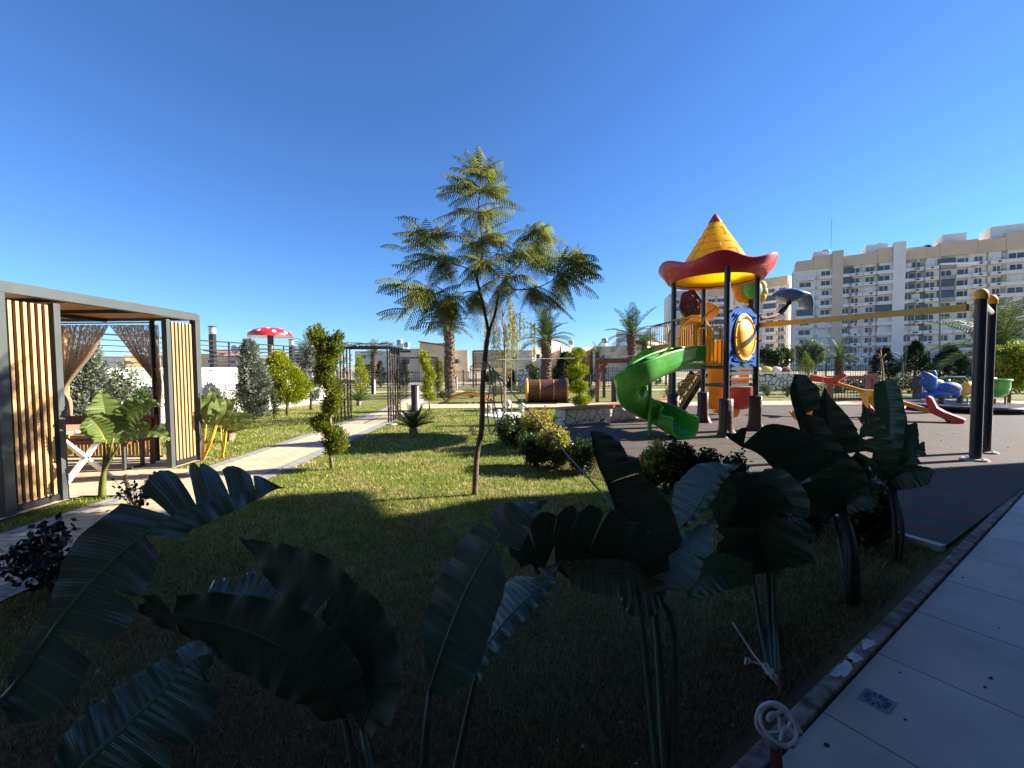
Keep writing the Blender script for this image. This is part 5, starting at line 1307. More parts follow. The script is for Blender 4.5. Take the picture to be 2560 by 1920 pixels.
# the feathery tree in the middle of the lawn
def J(px, py, dy=0.0): return P(px, py, 4.87 + dy)
t = thing('feather_leaf_tree', 'slender tree with feathery leaves and a thin forked trunk in the middle of the lawn', 'tree', G(1188, 1240))
b = MB()
tr = cr([J(1187, 1244), J(1189, 1190), J(1193, 1130), J(1203, 1080), J(1206, 1030), J(1206, 980), J(1209, 930), J(1214, 880), J(1219, 845), J(1223, 822)], 36)
b.tube(tr, [lerp(.036, .027, i / 36) + .002 * math.sin(i * 1.9) for i in range(37)], 10)
mk('trunk', b, mat('tree_bark', (.16, .10, .06), .85, var=.35, vs=9, bump=.6, bs=60), t, smooth=True)
BR = [([J(1221, 835), J(1216, 800), J(1201, 735), J(1191, 686), J(1202, 664), J(1206, 617), J(1201, 562), J(1198, 520), J(1199, 479), J(1205, 430)], .019, .006),
      ([J(1222, 832), J(1228, 812), J(1236, 790), J(1243, 755, -.05), J(1251, 728, -.08), J(1262, 698, -.1), J(1272, 683, -.1)], .017, .010),
      ([J(1254, 722, -.08), J(1290, 724, -.1), J(1328, 722, -.1), J(1367, 709, -.1), J(1397, 686, 0), J(1420, 655, .05)], .008, .004),
      ([J(1190, 684), J(1160, 668), J(1134, 660, .1), J(1104, 645, .15), J(1080, 600, .2)], .008, .003),
      ([J(1199, 734), J(1170, 729, -.1), J(1134, 741, -.2), J(1100, 736, -.25), J(1070, 728, -.3)], .008, .003),
      ([J(1262, 698, -.1), J(1300, 660, .2), J(1330, 610, .3), J(1345, 575, .35)], .008, .003),
      ([J(1205, 600), J(1225, 560, .2), J(1228, 500, .25)], .006, .003), ([J(1200, 640), J(1235, 640, -.35), J(1262, 600, -.5)], .006, .003)]
for pts, r0, r1 in BR:
    b = MB(); c = cr(pts, 20); b.tube(c, [lerp(r0, r1, i / 20) for i in range(21)], 7); mk('branch', b, mat('tree_bark', (.16, .10, .06)), t, smooth=True)
r = random.Random(12)
def fr2(b, a, c, dy0=0, dy1=None, L=None, wd=1.0):
    wd = wd * r.choice((.75, 1, 1.1, 1.25))
    """feathery frond from pixel a to pixel c"""
    dy1 = dy0 + r.uniform(-.35, .35) if dy1 is None else dy1
    p, q = J(a[0], a[1], dy0), J(c[0], c[1], dy1); d = q - p; L = d.length * 1.06
    d = (d.normalized() + V(0, 0, .35)).normalized()
    n = 16; pts = []; x = p.copy(); dd = d.copy()
    for i in range(n + 1):
        pts.append(x.copy()); dd = (dd + V(0, 0, -.72 / n)).normalized(); x = x + dd * (L / n)
    sh = q - pts[-1]; pts = [pp + sh * (i / n) ** 1.5 for i, pp in enumerate(pts)]
    b.tube(pts, [.0032, .0012], 3, caps=False) if False else b.tube(pts, [lerp(.0035, .001, i / n) for i in range(n + 1)], 4, caps=False)
    npn = max(8, int(L / .034))
    for i in range(npn):
        f = .10 + .9 * (i + .5) / npn; o = samp(pts, f); T = (samp(pts, min(1, f + .05)) - samp(pts, max(0, f - .05))).normalized()
        sd = T.cross(V(0, 0, 1)); sd = sd.normalized() if sd.length > .1 else V(1, 0, 0)
        pl = .105 * wd * math.sin(math.pi * min(1, .18 + .85 * f)) ** .7 * r.uniform(.8, 1.1)
        for s in (-1, 1):
            v = (sd * s + T * .5 + V(0, 0, .15)).normalized(); vs = []
            K = 4
            for k in range(K + 1):
                u = k / K; c_ = o + v * pl * u + V(0, 0, -.85 * pl * u * u); w = T * .0085 * (1 - .55 * u) * (1 if k else .4)
                vs += [c_ - w, c_ + w]
            b.add(vs, [(2 * k, 2 * k + 1, 2 * k + 3, 2 * k + 2) for k in range(K)])
CL = [   # centre, ends of the fronds around it
 ((1203, 440), [(1166, 362), (1135, 378), (1196, 360), (1235, 372), (1262, 382), (1122, 408), (1150, 400), (1255, 402), (1275, 436), (1180, 375)], 0),
 ((1200, 480), [(1098, 430), (1075, 462), (1080, 486), (1130, 505), (1283, 450), (1270, 480), (1295, 500), (1110, 445), (1250, 425), (1268, 460)], 0),
 ((1198, 530), [(1120, 520), (1150, 560), (1285, 515), (1275, 560), (1240, 590), (1165, 590), (1245, 540), (1070, 545), (1225, 580)], 0),
 ((1204, 600), [(1160, 640), (1145, 600), (1280, 575), (1265, 620), (1230, 650), (1175, 660), (1150, 550), (1215, 660), (1282, 600)], .1),
 ((1200, 655), [(1150, 690), (1172, 720), (1260, 680), (1235, 710), (1140, 640), (1180, 700), (1265, 650)], -.1),
 ((1080, 600), [(1003, 505), (1003, 545), (978, 578), (1000, 590), (1068, 540), (1140, 545), (1100, 560), (1010, 620), (1120, 600), (1060, 650), (1045, 560), (1150, 580)], .2),
 ((1104, 645), [(985, 675), (1065, 690), (1070, 720), (1020, 650), (1150, 660), (1010, 630), (1130, 710), (1115, 700), (1040, 600), (1160, 640)], .12),
 ((1076, 728), [(966, 735), (968, 712), (990, 785), (1015, 805), (1040, 830), (1075, 800), (1000, 745), (1050, 770), (1100, 780), (1110, 830), (1030, 700)], -.28),
 ((1120, 740), [(1060, 830), (1130, 800), (1150, 790), (1165, 770), (1140, 830), (1095, 820), (1160, 800), (1110, 790), (1085, 800), (1170, 740)], -.2),
 ((1190, 735), [(1160, 800), (1195, 830), (1215, 790), (1150, 760), (1225, 770), (1180, 790), (1240, 700)], .15),
 ((1345, 580), [(1320, 560), (1376, 548), (1395, 582), (1275, 610), (1282, 625), (1418, 605), (1405, 630), (1330, 640), (1370, 560), (1310, 575), (1360, 545), (1385, 600), (1350, 640)], .33),
 ((1325, 630), [(1270, 645), (1410, 640), (1390, 670), (1300, 680), (1340, 700), (1420, 660), (1265, 620), (1365, 690), (1310, 650), (1380, 620)], .2),
 ((1400, 684), [(1420, 605), (1465, 598), (1500, 622), (1510, 668), (1513, 700), (1480, 735), (1440, 765), (1500, 742), (1455, 720), (1380, 730), (1375, 760), (1390, 775), (1410, 775), (1430, 750), (1360, 640)], 0),
 ((1425, 655), [(1468, 615), (1448, 600), (1505, 640), (1515, 690), (1490, 690), (1395, 610), (1440, 620)], .05),
 ((1330, 722), [(1340, 780), (1360, 790), (1300, 770), (1395, 770), (1345, 760), (1300, 700), (1440, 780)], -.1),
 ((1262, 700), [(1230, 760), (1300, 720), (1290, 690), (1215, 740), (1275, 740), (1330, 690), (1250, 640), (1300, 640), (1240, 800)], -.15)]
b = MB()
for c, ends, dy in CL:
    ends = ends + [(lerp(c[0], e[0], .8) + r.uniform(-14, 14), lerp(c[1], e[1], .8) + r.uniform(-10, 16)) for e in ends[::2]]
    for e in ends: fr2(b, (c[0] + r.uniform(-6, 6), c[1] + r.uniform(-6, 6)), (e[0] + r.uniform(-6, 6), e[1] + r.uniform(-4, 30) * (1 if abs(e[0] - c[0]) > 30 else .2)), dy + r.uniform(-.08, .08))
    for _ in range(9):
        e = r.choice(ends); fr2(b, (c[0] + r.uniform(-12, 12), c[1] + r.uniform(-12, 12)), (lerp(c[0], e[0], .7) + r.uniform(-25, 25), lerp(c[1], e[1], .7) + r.uniform(-15, 30)), dy, dy + r.choice((-.5, .5)) * r.uniform(.5, 1))
for _ in range(70):      # loose fronds filling the spaces between the limbs
    cx_, cy_, rx_, ry_ = r.choice([(1080, 600, 90, 70), (1110, 690, 110, 60), (1200, 520, 70, 130), (1330, 640, 80, 60), (1420, 680, 70, 50), (1090, 770, 80, 40), (1200, 660, 80, 60)])
    a = r.uniform(0, 6.28); q_ = r.random() ** .5; x0, y0 = cx_ + rx_ * q_ * math.cos(a), cy_ + ry_ * q_ * math.sin(a); L_ = r.uniform(55, 95); s_ = 1 if x0 > 1205 else -1
    if r.random() < .25: s_ = -s_
    fr2(b, (x0, y0), (x0 + s_ * L_, y0 + r.uniform(-15, 50)), r.uniform(-.4, .4))
mk('crown', b, M_jac, t)

# looped hose and guy ropes tied to the tree
M_hose = mat('pale_hose', (.60, .53, .42), .6, var=.15); M_rope = mat('grey_rope', (.20, .19, .20), .85, var=.3, vs=90, bump=.5, bs=200)
b = MB(); hb = J(1222, 915, -.08)
for x0, x1, yb, dd in ((1219, 1228, 1086, -.12), (1232, 1247, 1060, -.1)):
    b.tube(cr([hb, J(x0 + 6, 960, dd), J(x0, 1010, dd), J(x0 + 2, yb - 25, dd), J((x0 + x1) / 2 + 4, yb, dd), J(x1 + 16, yb - 35, dd), J(x1 + 8, 1010, dd), J(x1 + 4, 960, dd), J(1232, 920, -.08)], 40), .008, 7)
b.tube(cr([J(1176, 918, -.05), J(1190, 908, -.05), J(1212, 910, -.06), J(1222, 915, -.08), J(1205, 925, -.06), J(1178, 925, -.05), J(1176, 918, -.05)], 24), .006, 6)
for k in range(5): b.torus(J(1212, 905 + k * 4, 0), .035, .005, 18, 5, axis=(.1 * k - .2, .1, 1))
o = mk('garden_hose', b, M_hose, loc=hb, smooth=True); tag(o, 'pale hose looped and hung from the thin tree trunk', 'hose')
b = MB(); ra = J(1215, 903, -.02); rb = P(1545, 1282, 2.5); rc = G(1640, 1420)
b.tube(cr([ra, P(1270, 970, 4.4), P(1385, 1100, 3.4), rb, rc], 40), .0065, 6); tag(mk('guy_rope', b, M_rope, loc=ra, smooth=True), 'long slanting guy rope running from the thin tree to the ground among the banana leaves', 'rope')
b = MB(); b.tube(cr([J(1215, 900, .02), P(1500, 893, 9), P(1690, 885, 12)], 20), .004, 4); tag(mk('wire', b, M_rope, loc=ra), 'thin wire strung level from the tree trunk towards the play tower', 'wire')

# weeping young tree with white ball lamps at its foot
g_ = G(1208 + 54, 1036); g_.z = 0
t = thing('weeping_tree', 'young weeping tree with thin hanging twigs and sparse yellow-green leaves', 'tree', g_)
Yw = g_.y; b = MB(); top = P(1256, 770, Yw)
b.tube(cr([g_, P(1262, 940, Yw), P(1262, 860, Yw), P(1257, 800, Yw), top], 20), [lerp(.045, .012, i / 20) for i in range(21)], 8); mk('trunk', b, M_barkl, t, smooth=True)
r = random.Random(21); b = MB(); lf = MB()
for k in range(15):
    a = r.uniform(0, 6.28); R_ = r.uniform(.5, 1.15); s0 = P(1259, r.uniform(775, 870), Yw); ap = s0 + V(R_ * .55 * math.cos(a), R_ * .55 * math.sin(a), r.uniform(.3, .7)); e = s0 + V(R_ * math.cos(a), R_ * math.sin(a), r.uniform(0, .4))
    lim = cr([s0, ap, e], 12); b.tube(lim, [lerp(.012, .003, i / 12) for i in range(13)], 5, caps=False)
    for _ in range(8):
        p = samp(lim, r.uniform(.4, 1)); Lh = r.uniform(.5, 1.5); x = p.copy(); pts = [x]
        for i in range(8): x = x + V(r.gauss(0, .012), r.gauss(0, .012), -Lh / 8); pts.append(x)
        b.tube(pts, .0022, 3, caps=False)
        side = math.cos(a)
        for q in pts[1:]:
            for _ in range(8 if side > .1 else 3): leafq(lf, q + V(r.gauss(0, .015), r.gauss(0, .015), r.uniform(-.08, .08)), r, .075, n=V(r.gauss(0, .5), r.gauss(0, .5), -1).normalized(), asp=.3)
mk('twigs', b, M_barkl, t); mk('crown', lf, M_wil, t)
b = MB(); gg = G(1262, 1040); b.lathe(gg, [(.0, .05), (.62, .05), (.68, 0)], 32); tag(mk('tree_surround', b, M_white, loc=gg), 'white round surround under the weeping tree', 'tree surround')
for px, py, s_, lab in ((1226, 1022, .10, 'white ball lamp nearest the thin tree trunk'), (1270, 1012, .13, 'largest white ball lamp behind the weeping tree stem'), (1304, 1020, .12, 'white ball lamp closest to the yellow bushes'), (1247, 1030, .07, 'tiny white ball lamp at the front of the white surround')):
    q = G(px, py + 8); b = MB(); b.sph((q.x, q.y, s_ + .05), s_, 18); b.lathe(q, [(s_ * .5, 0), (s_ * .45, .08)], 12); tag(mk('ball_lamp', b, mat('opal_white', (.75, .75, .76), .3, coat=.3), loc=q, smooth=True), lab, 'garden lamp', 'white ball lamps under the weeping tree')
for x in (-.12, .12):
    b = MB(); q = g_ + V(x + .1, -.1, 0); b.tube([q, q + V(0, 0, 1.7)], .018, 6); tag(mk('tree_stake', b, M_barkl, loc=q), 'thin wooden stake close beside the stem of the weeping tree' if x < 0 else 'thin wooden stake standing farther from the weeping stem, towards the barrel tunnel', 'stake', 'stakes of the weeping tree')

# bushes
def bush(px, pbase, ptop, wpx, m, label, n=900, leaf=.045, stems=True, seed=1, dy=1.0, name='bush', asp=.6, m2=None, group='bushes edging the playground', lumps=6, cat='bush', Yd=None, open_=.55):
    r = random.Random(seed); g_ = G(px, pbase) if Yd is None else P(px, pbase, Yd); g_.z = max(0, g_.z) if Yd else 0; h = Z(px, ptop, g_.y) - g_.z; w = wpx / 2 * g_.y / F
    t = thing(name, label, cat, g_, group)
    b = MB(); tips = []
    for k in range(16):
        a = r.uniform(0, 6.28); q = r.random() ** .5 * .8; e = g_ + V(math.cos(a) * w * q, math.sin(a) * w * q * dy, h * r.uniform(.6, .93)); mid = g_.lerp(e, .5) + V(r.gauss(0, .03), r.gauss(0, .03), 0)
        b.tube([g_ + V(r.gauss(0, .02), r.gauss(0, .02), 0), mid, e], [.009, .006, .003], 5, caps=False); tips += [mid, e, g_.lerp(e, .8)]
    mk('stems', b, M_bark, t)
    L1, L2 = MB(), MB(); cs = [(r.uniform(-.5, .5), r.uniform(-.5, .5), r.uniform(.35, .72), r.uniform(.38, .55)) for _ in range(lumps)]
    for _ in range(n):
        c = r.choice(cs); d = V(r.gauss(0, 1), r.gauss(0, 1), r.gauss(0, 1)).normalized(); q = r.random() ** (1 - open_)
        p = g_ + V((c[0] + d.x * c[3] * q) * w, (c[1] + d.y * c[3] * q) * w * dy, max(.02, (c[2] + d.z * .34 * q) * h))
        (L2 if m2 and p.z > h * .5 and r.random() < .75 else L1)
        tgt = L2 if (m2 and (p.z - g_.z) > h * (.42 + .2 * r.random())) else L1
        for _ in range(4): leafq(tgt, p + V(r.gauss(0, leaf * .6), r.gauss(0, leaf * .6), r.gauss(0, leaf * .6)), r, leaf, asp=asp)
    mk('foliage', L1, m, t)
    if m2: mk('new_foliage', L2, m2, t)
    return t
bush(1290, 1118, 1030, 100, M_bush, 'rounded green bush starting the hedge row beside the tree shadow', 1500, m2=None, seed=1)
bush(1345, 1130, 1022, 90, M_bush, 'variegated yellow bush behind the round green bush of the hedge row', 1500, m2=M_bushy, seed=2)
bush(1392, 1172, 1062, 108, M_bush, 'largest bright yellow bush of the hedge row', 2200, m2=M_bushy, seed=3)
bush(1340, 1165, 1085, 80, M_bush, 'green bush at the foot of the largest yellow bush', 1200, seed=33)
bush(1352, 1075, 1024, 80, M_bush, 'dark-leaved bush against the end of the seat wall', 1000, m2=M_bushy, seed=34)
bush(1470, 1185, 1098, 110, M_bushd, 'clipped dark bush with fresh green tips behind the upright banana leaf', 1900, m2=M_bush, leaf=.035, seed=4)
bush(1630, 1235, 1108, 70, M_bush, 'narrow upright yellow bush between banana leaves and rubber floor', 1400, m2=M_bushy, seed=5)
bush(1700, 1245, 1108, 90, M_bushd, 'tall loose dark bush next to the narrow yellow bush', 1100, leaf=.05, seed=6, open_=.75)
bush(1765, 1250, 1124, 75, M_bushd, 'open dark bush with sky-lit floor behind it, near the bluish banana leaf', 800, leaf=.05, seed=7, open_=.75)
bush(1835, 1250, 1138, 60, M_bushd, 'small green-tipped bush above the drooping banana leaves', 700, m2=M_bush, seed=8)
bush(2150, 1352, 1196, 130, M_bushd, 'shaded bush at the corner of the playground floor between banana stems', 2000, m2=M_bush, leaf=.045, seed=9)
bush(2020, 1330, 1230, 120, M_bushd, 'low shaded bush behind the tall banana stems', 1200, seed=10)
b = MB()
tag(sheet('planting_bed', [(.1, 8.3), (.5, 6.2), (1.3, 5.3), (2.2, 4.5), (3.0, 3.6), (3.4, 3.5), (2.6, 4.9), (1.7, 6.2), (1.1, 7.5), (1.0, 9.8), (.2, 9.6)], .006, M_soil), kind='structure')
# rose bed behind the play area and scattered shrubs
for i, (px, pb, pt, w, m, lab) in enumerate([(1918, 990, 956, 44, M_rose, 'thin rose bush in front of the white planter, nearest to the tower'), (1968, 992, 952, 46, M_rose, 'rose bush with pale flowers near the raised seesaw seat'),
    (1675, 1000, 962, 70, M_rose, 'wide rose bush seen between slide and tower post'), (1480, 1000, 962, 40, M_rose, 'rose bush beside the stacked ball conifer'),
    (1300, 985, 955, 60, M_rose, 'rose bush behind the rope and tree stakes'), (1110, 1000, 972, 50, M_rose, 'low shrub behind the hump bridge rails'), (1180, 995, 968, 60, M_rose, 'loose shrub between the hump bridge and the fence'),
    (1240, 990, 960, 50, M_rose, 'shrub just behind the weeping tree stem'), (688, 1045, 968, 34, M_rose, 'thin leafy shrub between the silver and the golden conifer'), (545, 1050, 940, 70, M_olive, 'loose olive-green shrub against the white wall by the pavilion'),
    (590, 1050, 960, 80, M_bushd, 'bare dark twiggy shrub beside the tall silver conifer'), (1790, 992, 955, 60, M_rose, 'rose bush seen under the tower deck'), (2060, 985, 958, 60, M_rose, 'low green shrub behind the rope net')]):
    bush(px, pb, pt, w, m, lab, 260, leaf=.05 if i < 8 else .045, seed=50 + i, group='shrubs in the far beds', name='shrub', cat='shrub')
bush(300, 1085, 895, 120, M_olive, 'young leafy citrus-like tree behind the pavilion between the curtains', 700, leaf=.07, seed=70, name='young_tree', cat='tree', group=None, open_=.8)
bush(365, 1080, 945, 90, M_bush, 'dark green shrub by the pavilion drain pipe', 500, leaf=.06, seed=71, name='shrub', cat='shrub', group=None)
# trees beyond
def tree(px, Y, ptop, pbot, wpx, m, label, n=2200, leaf=.16, seed=1, cols=9, group='trees beyond the fence', th=.12, name='tree', base=None):
    r = random.Random(seed); x = P(px, 918, Y).x; g_ = V(x, Y, 0); zt, zb = Z(px, ptop, Y), max(.3, Z(px, pbot, Y)); w = wpx / 2 * Y / F
    t = thing(name, label, 'tree', g_, group); b = MB(); b.tube([g_, g_ + V(.05, 0, zb + .3), g_ + V(0, 0, lerp(zb, zt, .8))], [th, th * .7, .02], 8)
    cs = []
    for k in range(cols):
        a = r.uniform(0, 6.28); q = r.random() ** .5 * .62; f = r.uniform(.15, .85); wr = math.sin(math.pi * (.15 + .7 * f)); c = g_ + V(w * q * math.cos(a) * wr, w * q * math.sin(a) * wr, lerp(zb, zt, f)); cs.append((c, w * r.uniform(.28, .5)))
        b.tube([g_ + V(0, 0, lerp(zb * .8, zt, f * .5)), c], [th * .35, .01], 5, caps=False)
    mk('trunk', b, M_bark, t, smooth=True); b = MB()
    for _ in range(n):
        c, R_ = r.choice(cs); d = V(r.gauss(0, 1), r.gauss(0, 1), r.gauss(0, 1)).normalized(); p = c + d * R_ * r.random() ** .4
        for _ in range(4): leafq(b, p + V(r.gauss(0, leaf * .7), r.gauss(0, leaf * .7), r.gauss(0, leaf * .7)), r, leaf, asp=.6)
    mk('crown', b, m, t); return t
tree(2525, 14.5, 852, 985, 110, M_con, 'yellow-green leafy tree right of the swing posts above the green seat', 2600, .09, seed=1, cols=14, th=.05)
tree(1925, 40, 855, 935, 60, M_bushd, 'grey-green tree in front of the beige apartment tower', 1300, .22, seed=2)
tree(1962, 44, 868, 940, 50, M_bushd, 'dark tree just behind the small bright conifer above the planter', 1000, .22, seed=3)
tree(2020, 46, 850, 945, 90, M_olive, 'broad soft grey-green tree below the apartment block corner', 1700, .22, seed=4)
tree(1818, 46, 870, 935, 90, M_bushd, 'dark tree behind the play tower posts', 1200, .25, seed=5)
tree(1440, 60, 905, 935, 80, M_bushd, 'low dark tree in front of the bright villa wall', 800, .25, seed=6)
tree(755, 40, 855, 910, 60, M_olive, 'thin feathery tree above the railing behind the spiral conifer', 500, .14, seed=7)
tree(1000, 38, 918, 960, 60, M_olive, 'pale green tree behind the fence between the arches', 700, .16, seed=8)
tree(925, 37, 900, 960, 50, M_olive, 'pale grey-green tree in the opening of the nearest arch', 700, .16, seed=9)
tree(1230, 36, 930, 962, 60, M_bush, 'low green tree before the distant pavilion', 500, .16, seed=10)
tree(2440, 40, 905, 950, 100, M_bushd, 'dark tree seen behind the swing posts', 900, .25, seed=11)
tree(1330, 33, 900, 955, 40, M_bush, 'small green tree beside the distant white pillar', 500, .14, seed=12)
# low ornamental hedge along the right boundary
b = MB(); r = random.Random(9)
for _ in range(2600):
    x = r.uniform(17.5, 33); y = 22.5 - (x - 17.5) * .22 + r.uniform(-.5, .5); z = r.uniform(.05, .75)
    for _ in range(3): leafq(b, V(x, y, z) + V(r.gauss(0, .08), r.gauss(0, .08), r.gauss(0, .06)), r, .12, asp=.7)
tag(mk('hedge', b, M_bushd, loc=V(20, 22, 0)), 'low dark clipped hedge running behind the merry-go-round', 'hedge')
# bare young tree near the swing
g_ = V(P(2208, 918, 9.5).x, 9.5, 0); t = thing('bare_sapling', 'bare pale sapling with short stub branches behind the swing beam', 'tree', g_)
b = MB(); b.tube([g_, P(2206, 990, 9.5), P(2207, 930, 9.5), P(2202, 890, 9.5), P(2201, 866, 9.5)], [.03, .025, .022, .018, .008], 8)
for a_, c_ in (((2203, 895), (2192, 880)), ((2204, 900), (2215, 884)), ((2205, 910), (2218, 902)), ((2201, 878), (2206, 866)), ((2203, 893), (2188, 893))): b.tube([P(*a_, 9.5), P(*c_, 9.5)], [.012, .004], 5)
mk('trunk', b, mat('pale_bark', (.34, .28, .2), .85, var=.2), t, smooth=True)
# ================= big paddle-leaf plants =================
def paddle_mat(name, c, c2, tr, sheen=.32, vein=.55, bmp=.55):
    m = bpy.data.materials.new(name); m.use_nodes = True; n, b = nodes_of(m)
    b.inputs['Roughness'].default_value = sheen; b.inputs['Specular IOR Level'].default_value = .5
    uv = n.nodes.new('ShaderNodeUVMap'); uv.uv_map = 'UVMap'
    sx = n.nodes.new('ShaderNodeSeparateXYZ'); n.links.new(uv.outputs[0], sx.inputs[0])
    w = n.nodes.new('ShaderNodeMath'); w.operation = 'MULTIPLY'; w.inputs[1].default_value = 150; n.links.new(sx.outputs[0], w.inputs[0])
    s = n.nodes.new('ShaderNodeMath'); s.operation = 'SINE'; n.links.new(w.outputs[0], s.inputs[0])
    w2 = n.nodes.new('ShaderNodeMath'); w2.operation = 'MULTIPLY'; w2.inputs[1].default_value = 620; n.links.new(sx.outputs[0], w2.inputs[0])
    s2 = n.nodes.new('ShaderNodeMath'); s2.operation = 'SINE'; n.links.new(w2.outputs[0], s2.inputs[0])
    ad = n.nodes.new('ShaderNodeMath'); ad.operation = 'MULTIPLY_ADD'; ad.inputs[1].default_value = .25; n.links.new(s2.outputs[0], ad.inputs[0]); n.links.new(s.outputs[0], ad.inputs[2])
    bu = n.nodes.new('ShaderNodeBump'); bu.inputs['Strength'].default_value = bmp; bu.inputs['Distance'].default_value = .0016
    n.links.new(ad.outputs[0], bu.inputs['Height']); n.links.new(bu.outputs[0], b.inputs['Normal'])
    tc = n.nodes.new('ShaderNodeTexCoord'); no = n.nodes.new('ShaderNodeTexNoise'); no.inputs['Scale'].default_value = 5; no.inputs['Detail'].default_value = 4; n.links.new(tc.outputs['Object'], no.inputs[0])
    rp = n.nodes.new('ShaderNodeValToRGB'); rp.color_ramp.elements[0].color = tuple(c) + (1,); rp.color_ramp.elements[1].color = tuple(c2) + (1,); n.links.new(no.outputs[0], rp.inputs[0])
    # browned margins and a few dry streaks along the veins
    n2 = n.nodes.new('ShaderNodeTexNoise'); n2.inputs['Scale'].default_value = 1; cm = n.nodes.new('ShaderNodeMapping'); cm.inputs['Scale'].default_value = (60, 3, 1); n.links.new(uv.outputs[0], cm.inputs[0]); n.links.new(cm.outputs[0], n2.inputs[0])
    ma = n.nodes.new('ShaderNodeMath'); ma.operation = 'MULTIPLY_ADD'; ma.inputs[1].default_value = .35; n.links.new(n2.outputs[0], ma.inputs[0]); n.links.new(sx.outputs[1], ma.inputs[2])
    mr = n.nodes.new('ShaderNodeMapRange'); mr.inputs[1].default_value = 1.12; mr.inputs[2].default_value = 1.24; n.links.new(ma.outputs[0], mr.inputs[0])
    mb = n.nodes.new('ShaderNodeMix'); mb.data_type = 'RGBA'; n.links.new(mr.outputs[0], mb.inputs[0]); n.links.new(rp.outputs[0], mb.inputs[6]); mb.inputs[7].default_value = (.16, .10, .04, 1)
    # pale side veins
    vf = n.nodes.new('ShaderNodeMath'); vf.operation = 'MULTIPLY'; vf.inputs[1].default_value = 27; n.links.new(sx.outputs[0], vf.inputs[0])
    pp_ = n.nodes.new('ShaderNodeMath'); pp_.operation = 'PINGPONG'; pp_.inputs[1].default_value = .5; n.links.new(vf.outputs[0], pp_.inputs[0])
    vr = n.nodes.new('ShaderNodeMapRange'); vr.inputs[1].default_value = .0; vr.inputs[2].default_value = .07; vr.inputs[3].default_value = vein; vr.inputs[4].default_value = 0; n.links.new(pp_.outputs[0], vr.inputs[0])
    mv = n.nodes.new('ShaderNodeMix'); mv.data_type = 'RGBA'; n.links.new(vr.outputs[0], mv.inputs[0]); n.links.new(mb.outputs[2], mv.inputs[6]); mv.inputs[7].default_value = (.20, .27, .16, 1)
    class _O: outputs = [mv.outputs[2]]
    rp = _O
    n.links.new(rp.outputs[0], b.inputs['Base Color'])
    t = n.nodes.new('ShaderNodeBsdfTranslucent'); n.links.new(rp.outputs[0], t.inputs[0]); mx = n.nodes.new('ShaderNodeMixShader'); mx.inputs[0].default_value = tr
    n.links.new(b.outputs[0], mx.inputs[1]); n.links.new(t.outputs[0], mx.inputs[2]); n.links.new(mx.outputs[0], n.nodes['Material Output'].inputs[0])
    return m
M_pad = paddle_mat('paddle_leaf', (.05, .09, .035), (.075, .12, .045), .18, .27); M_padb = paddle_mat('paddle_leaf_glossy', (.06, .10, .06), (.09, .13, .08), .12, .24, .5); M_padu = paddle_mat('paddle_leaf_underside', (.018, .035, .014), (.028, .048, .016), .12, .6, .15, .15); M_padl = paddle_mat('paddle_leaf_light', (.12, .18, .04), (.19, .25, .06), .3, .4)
M_pet = mat('petiole', (.030, .045, .016), .5, var=.2, vs=6); M_pety = mat('petiole_yellow', (.62, .40, .03), .5, var=.15); M_petd = mat('petiole_dark', (.035, .04, .018), .6, var=.4, vs=5); M_rib = mat('midrib', (.10, .15, .05), .4)
M_sheath = mat('dry_sheath', (.06, .042, .03), .9, var=.4, vs=8, bump=.8)
def crs(v, t):
    x = t * (len(v) - 1); k = min(int(x), len(v) - 2); u = x - k; a = v[max(0, k - 1)]; b_ = v[k]; c = v[k + 1]; d = v[min(len(v) - 1, k + 2)]
    return .5 * ((2 * b_) + (c - a) * u + (2 * a - 5 * b_ + 4 * c - d) * u * u + (3 * b_ - a - 3 * c + d) * u ** 3)
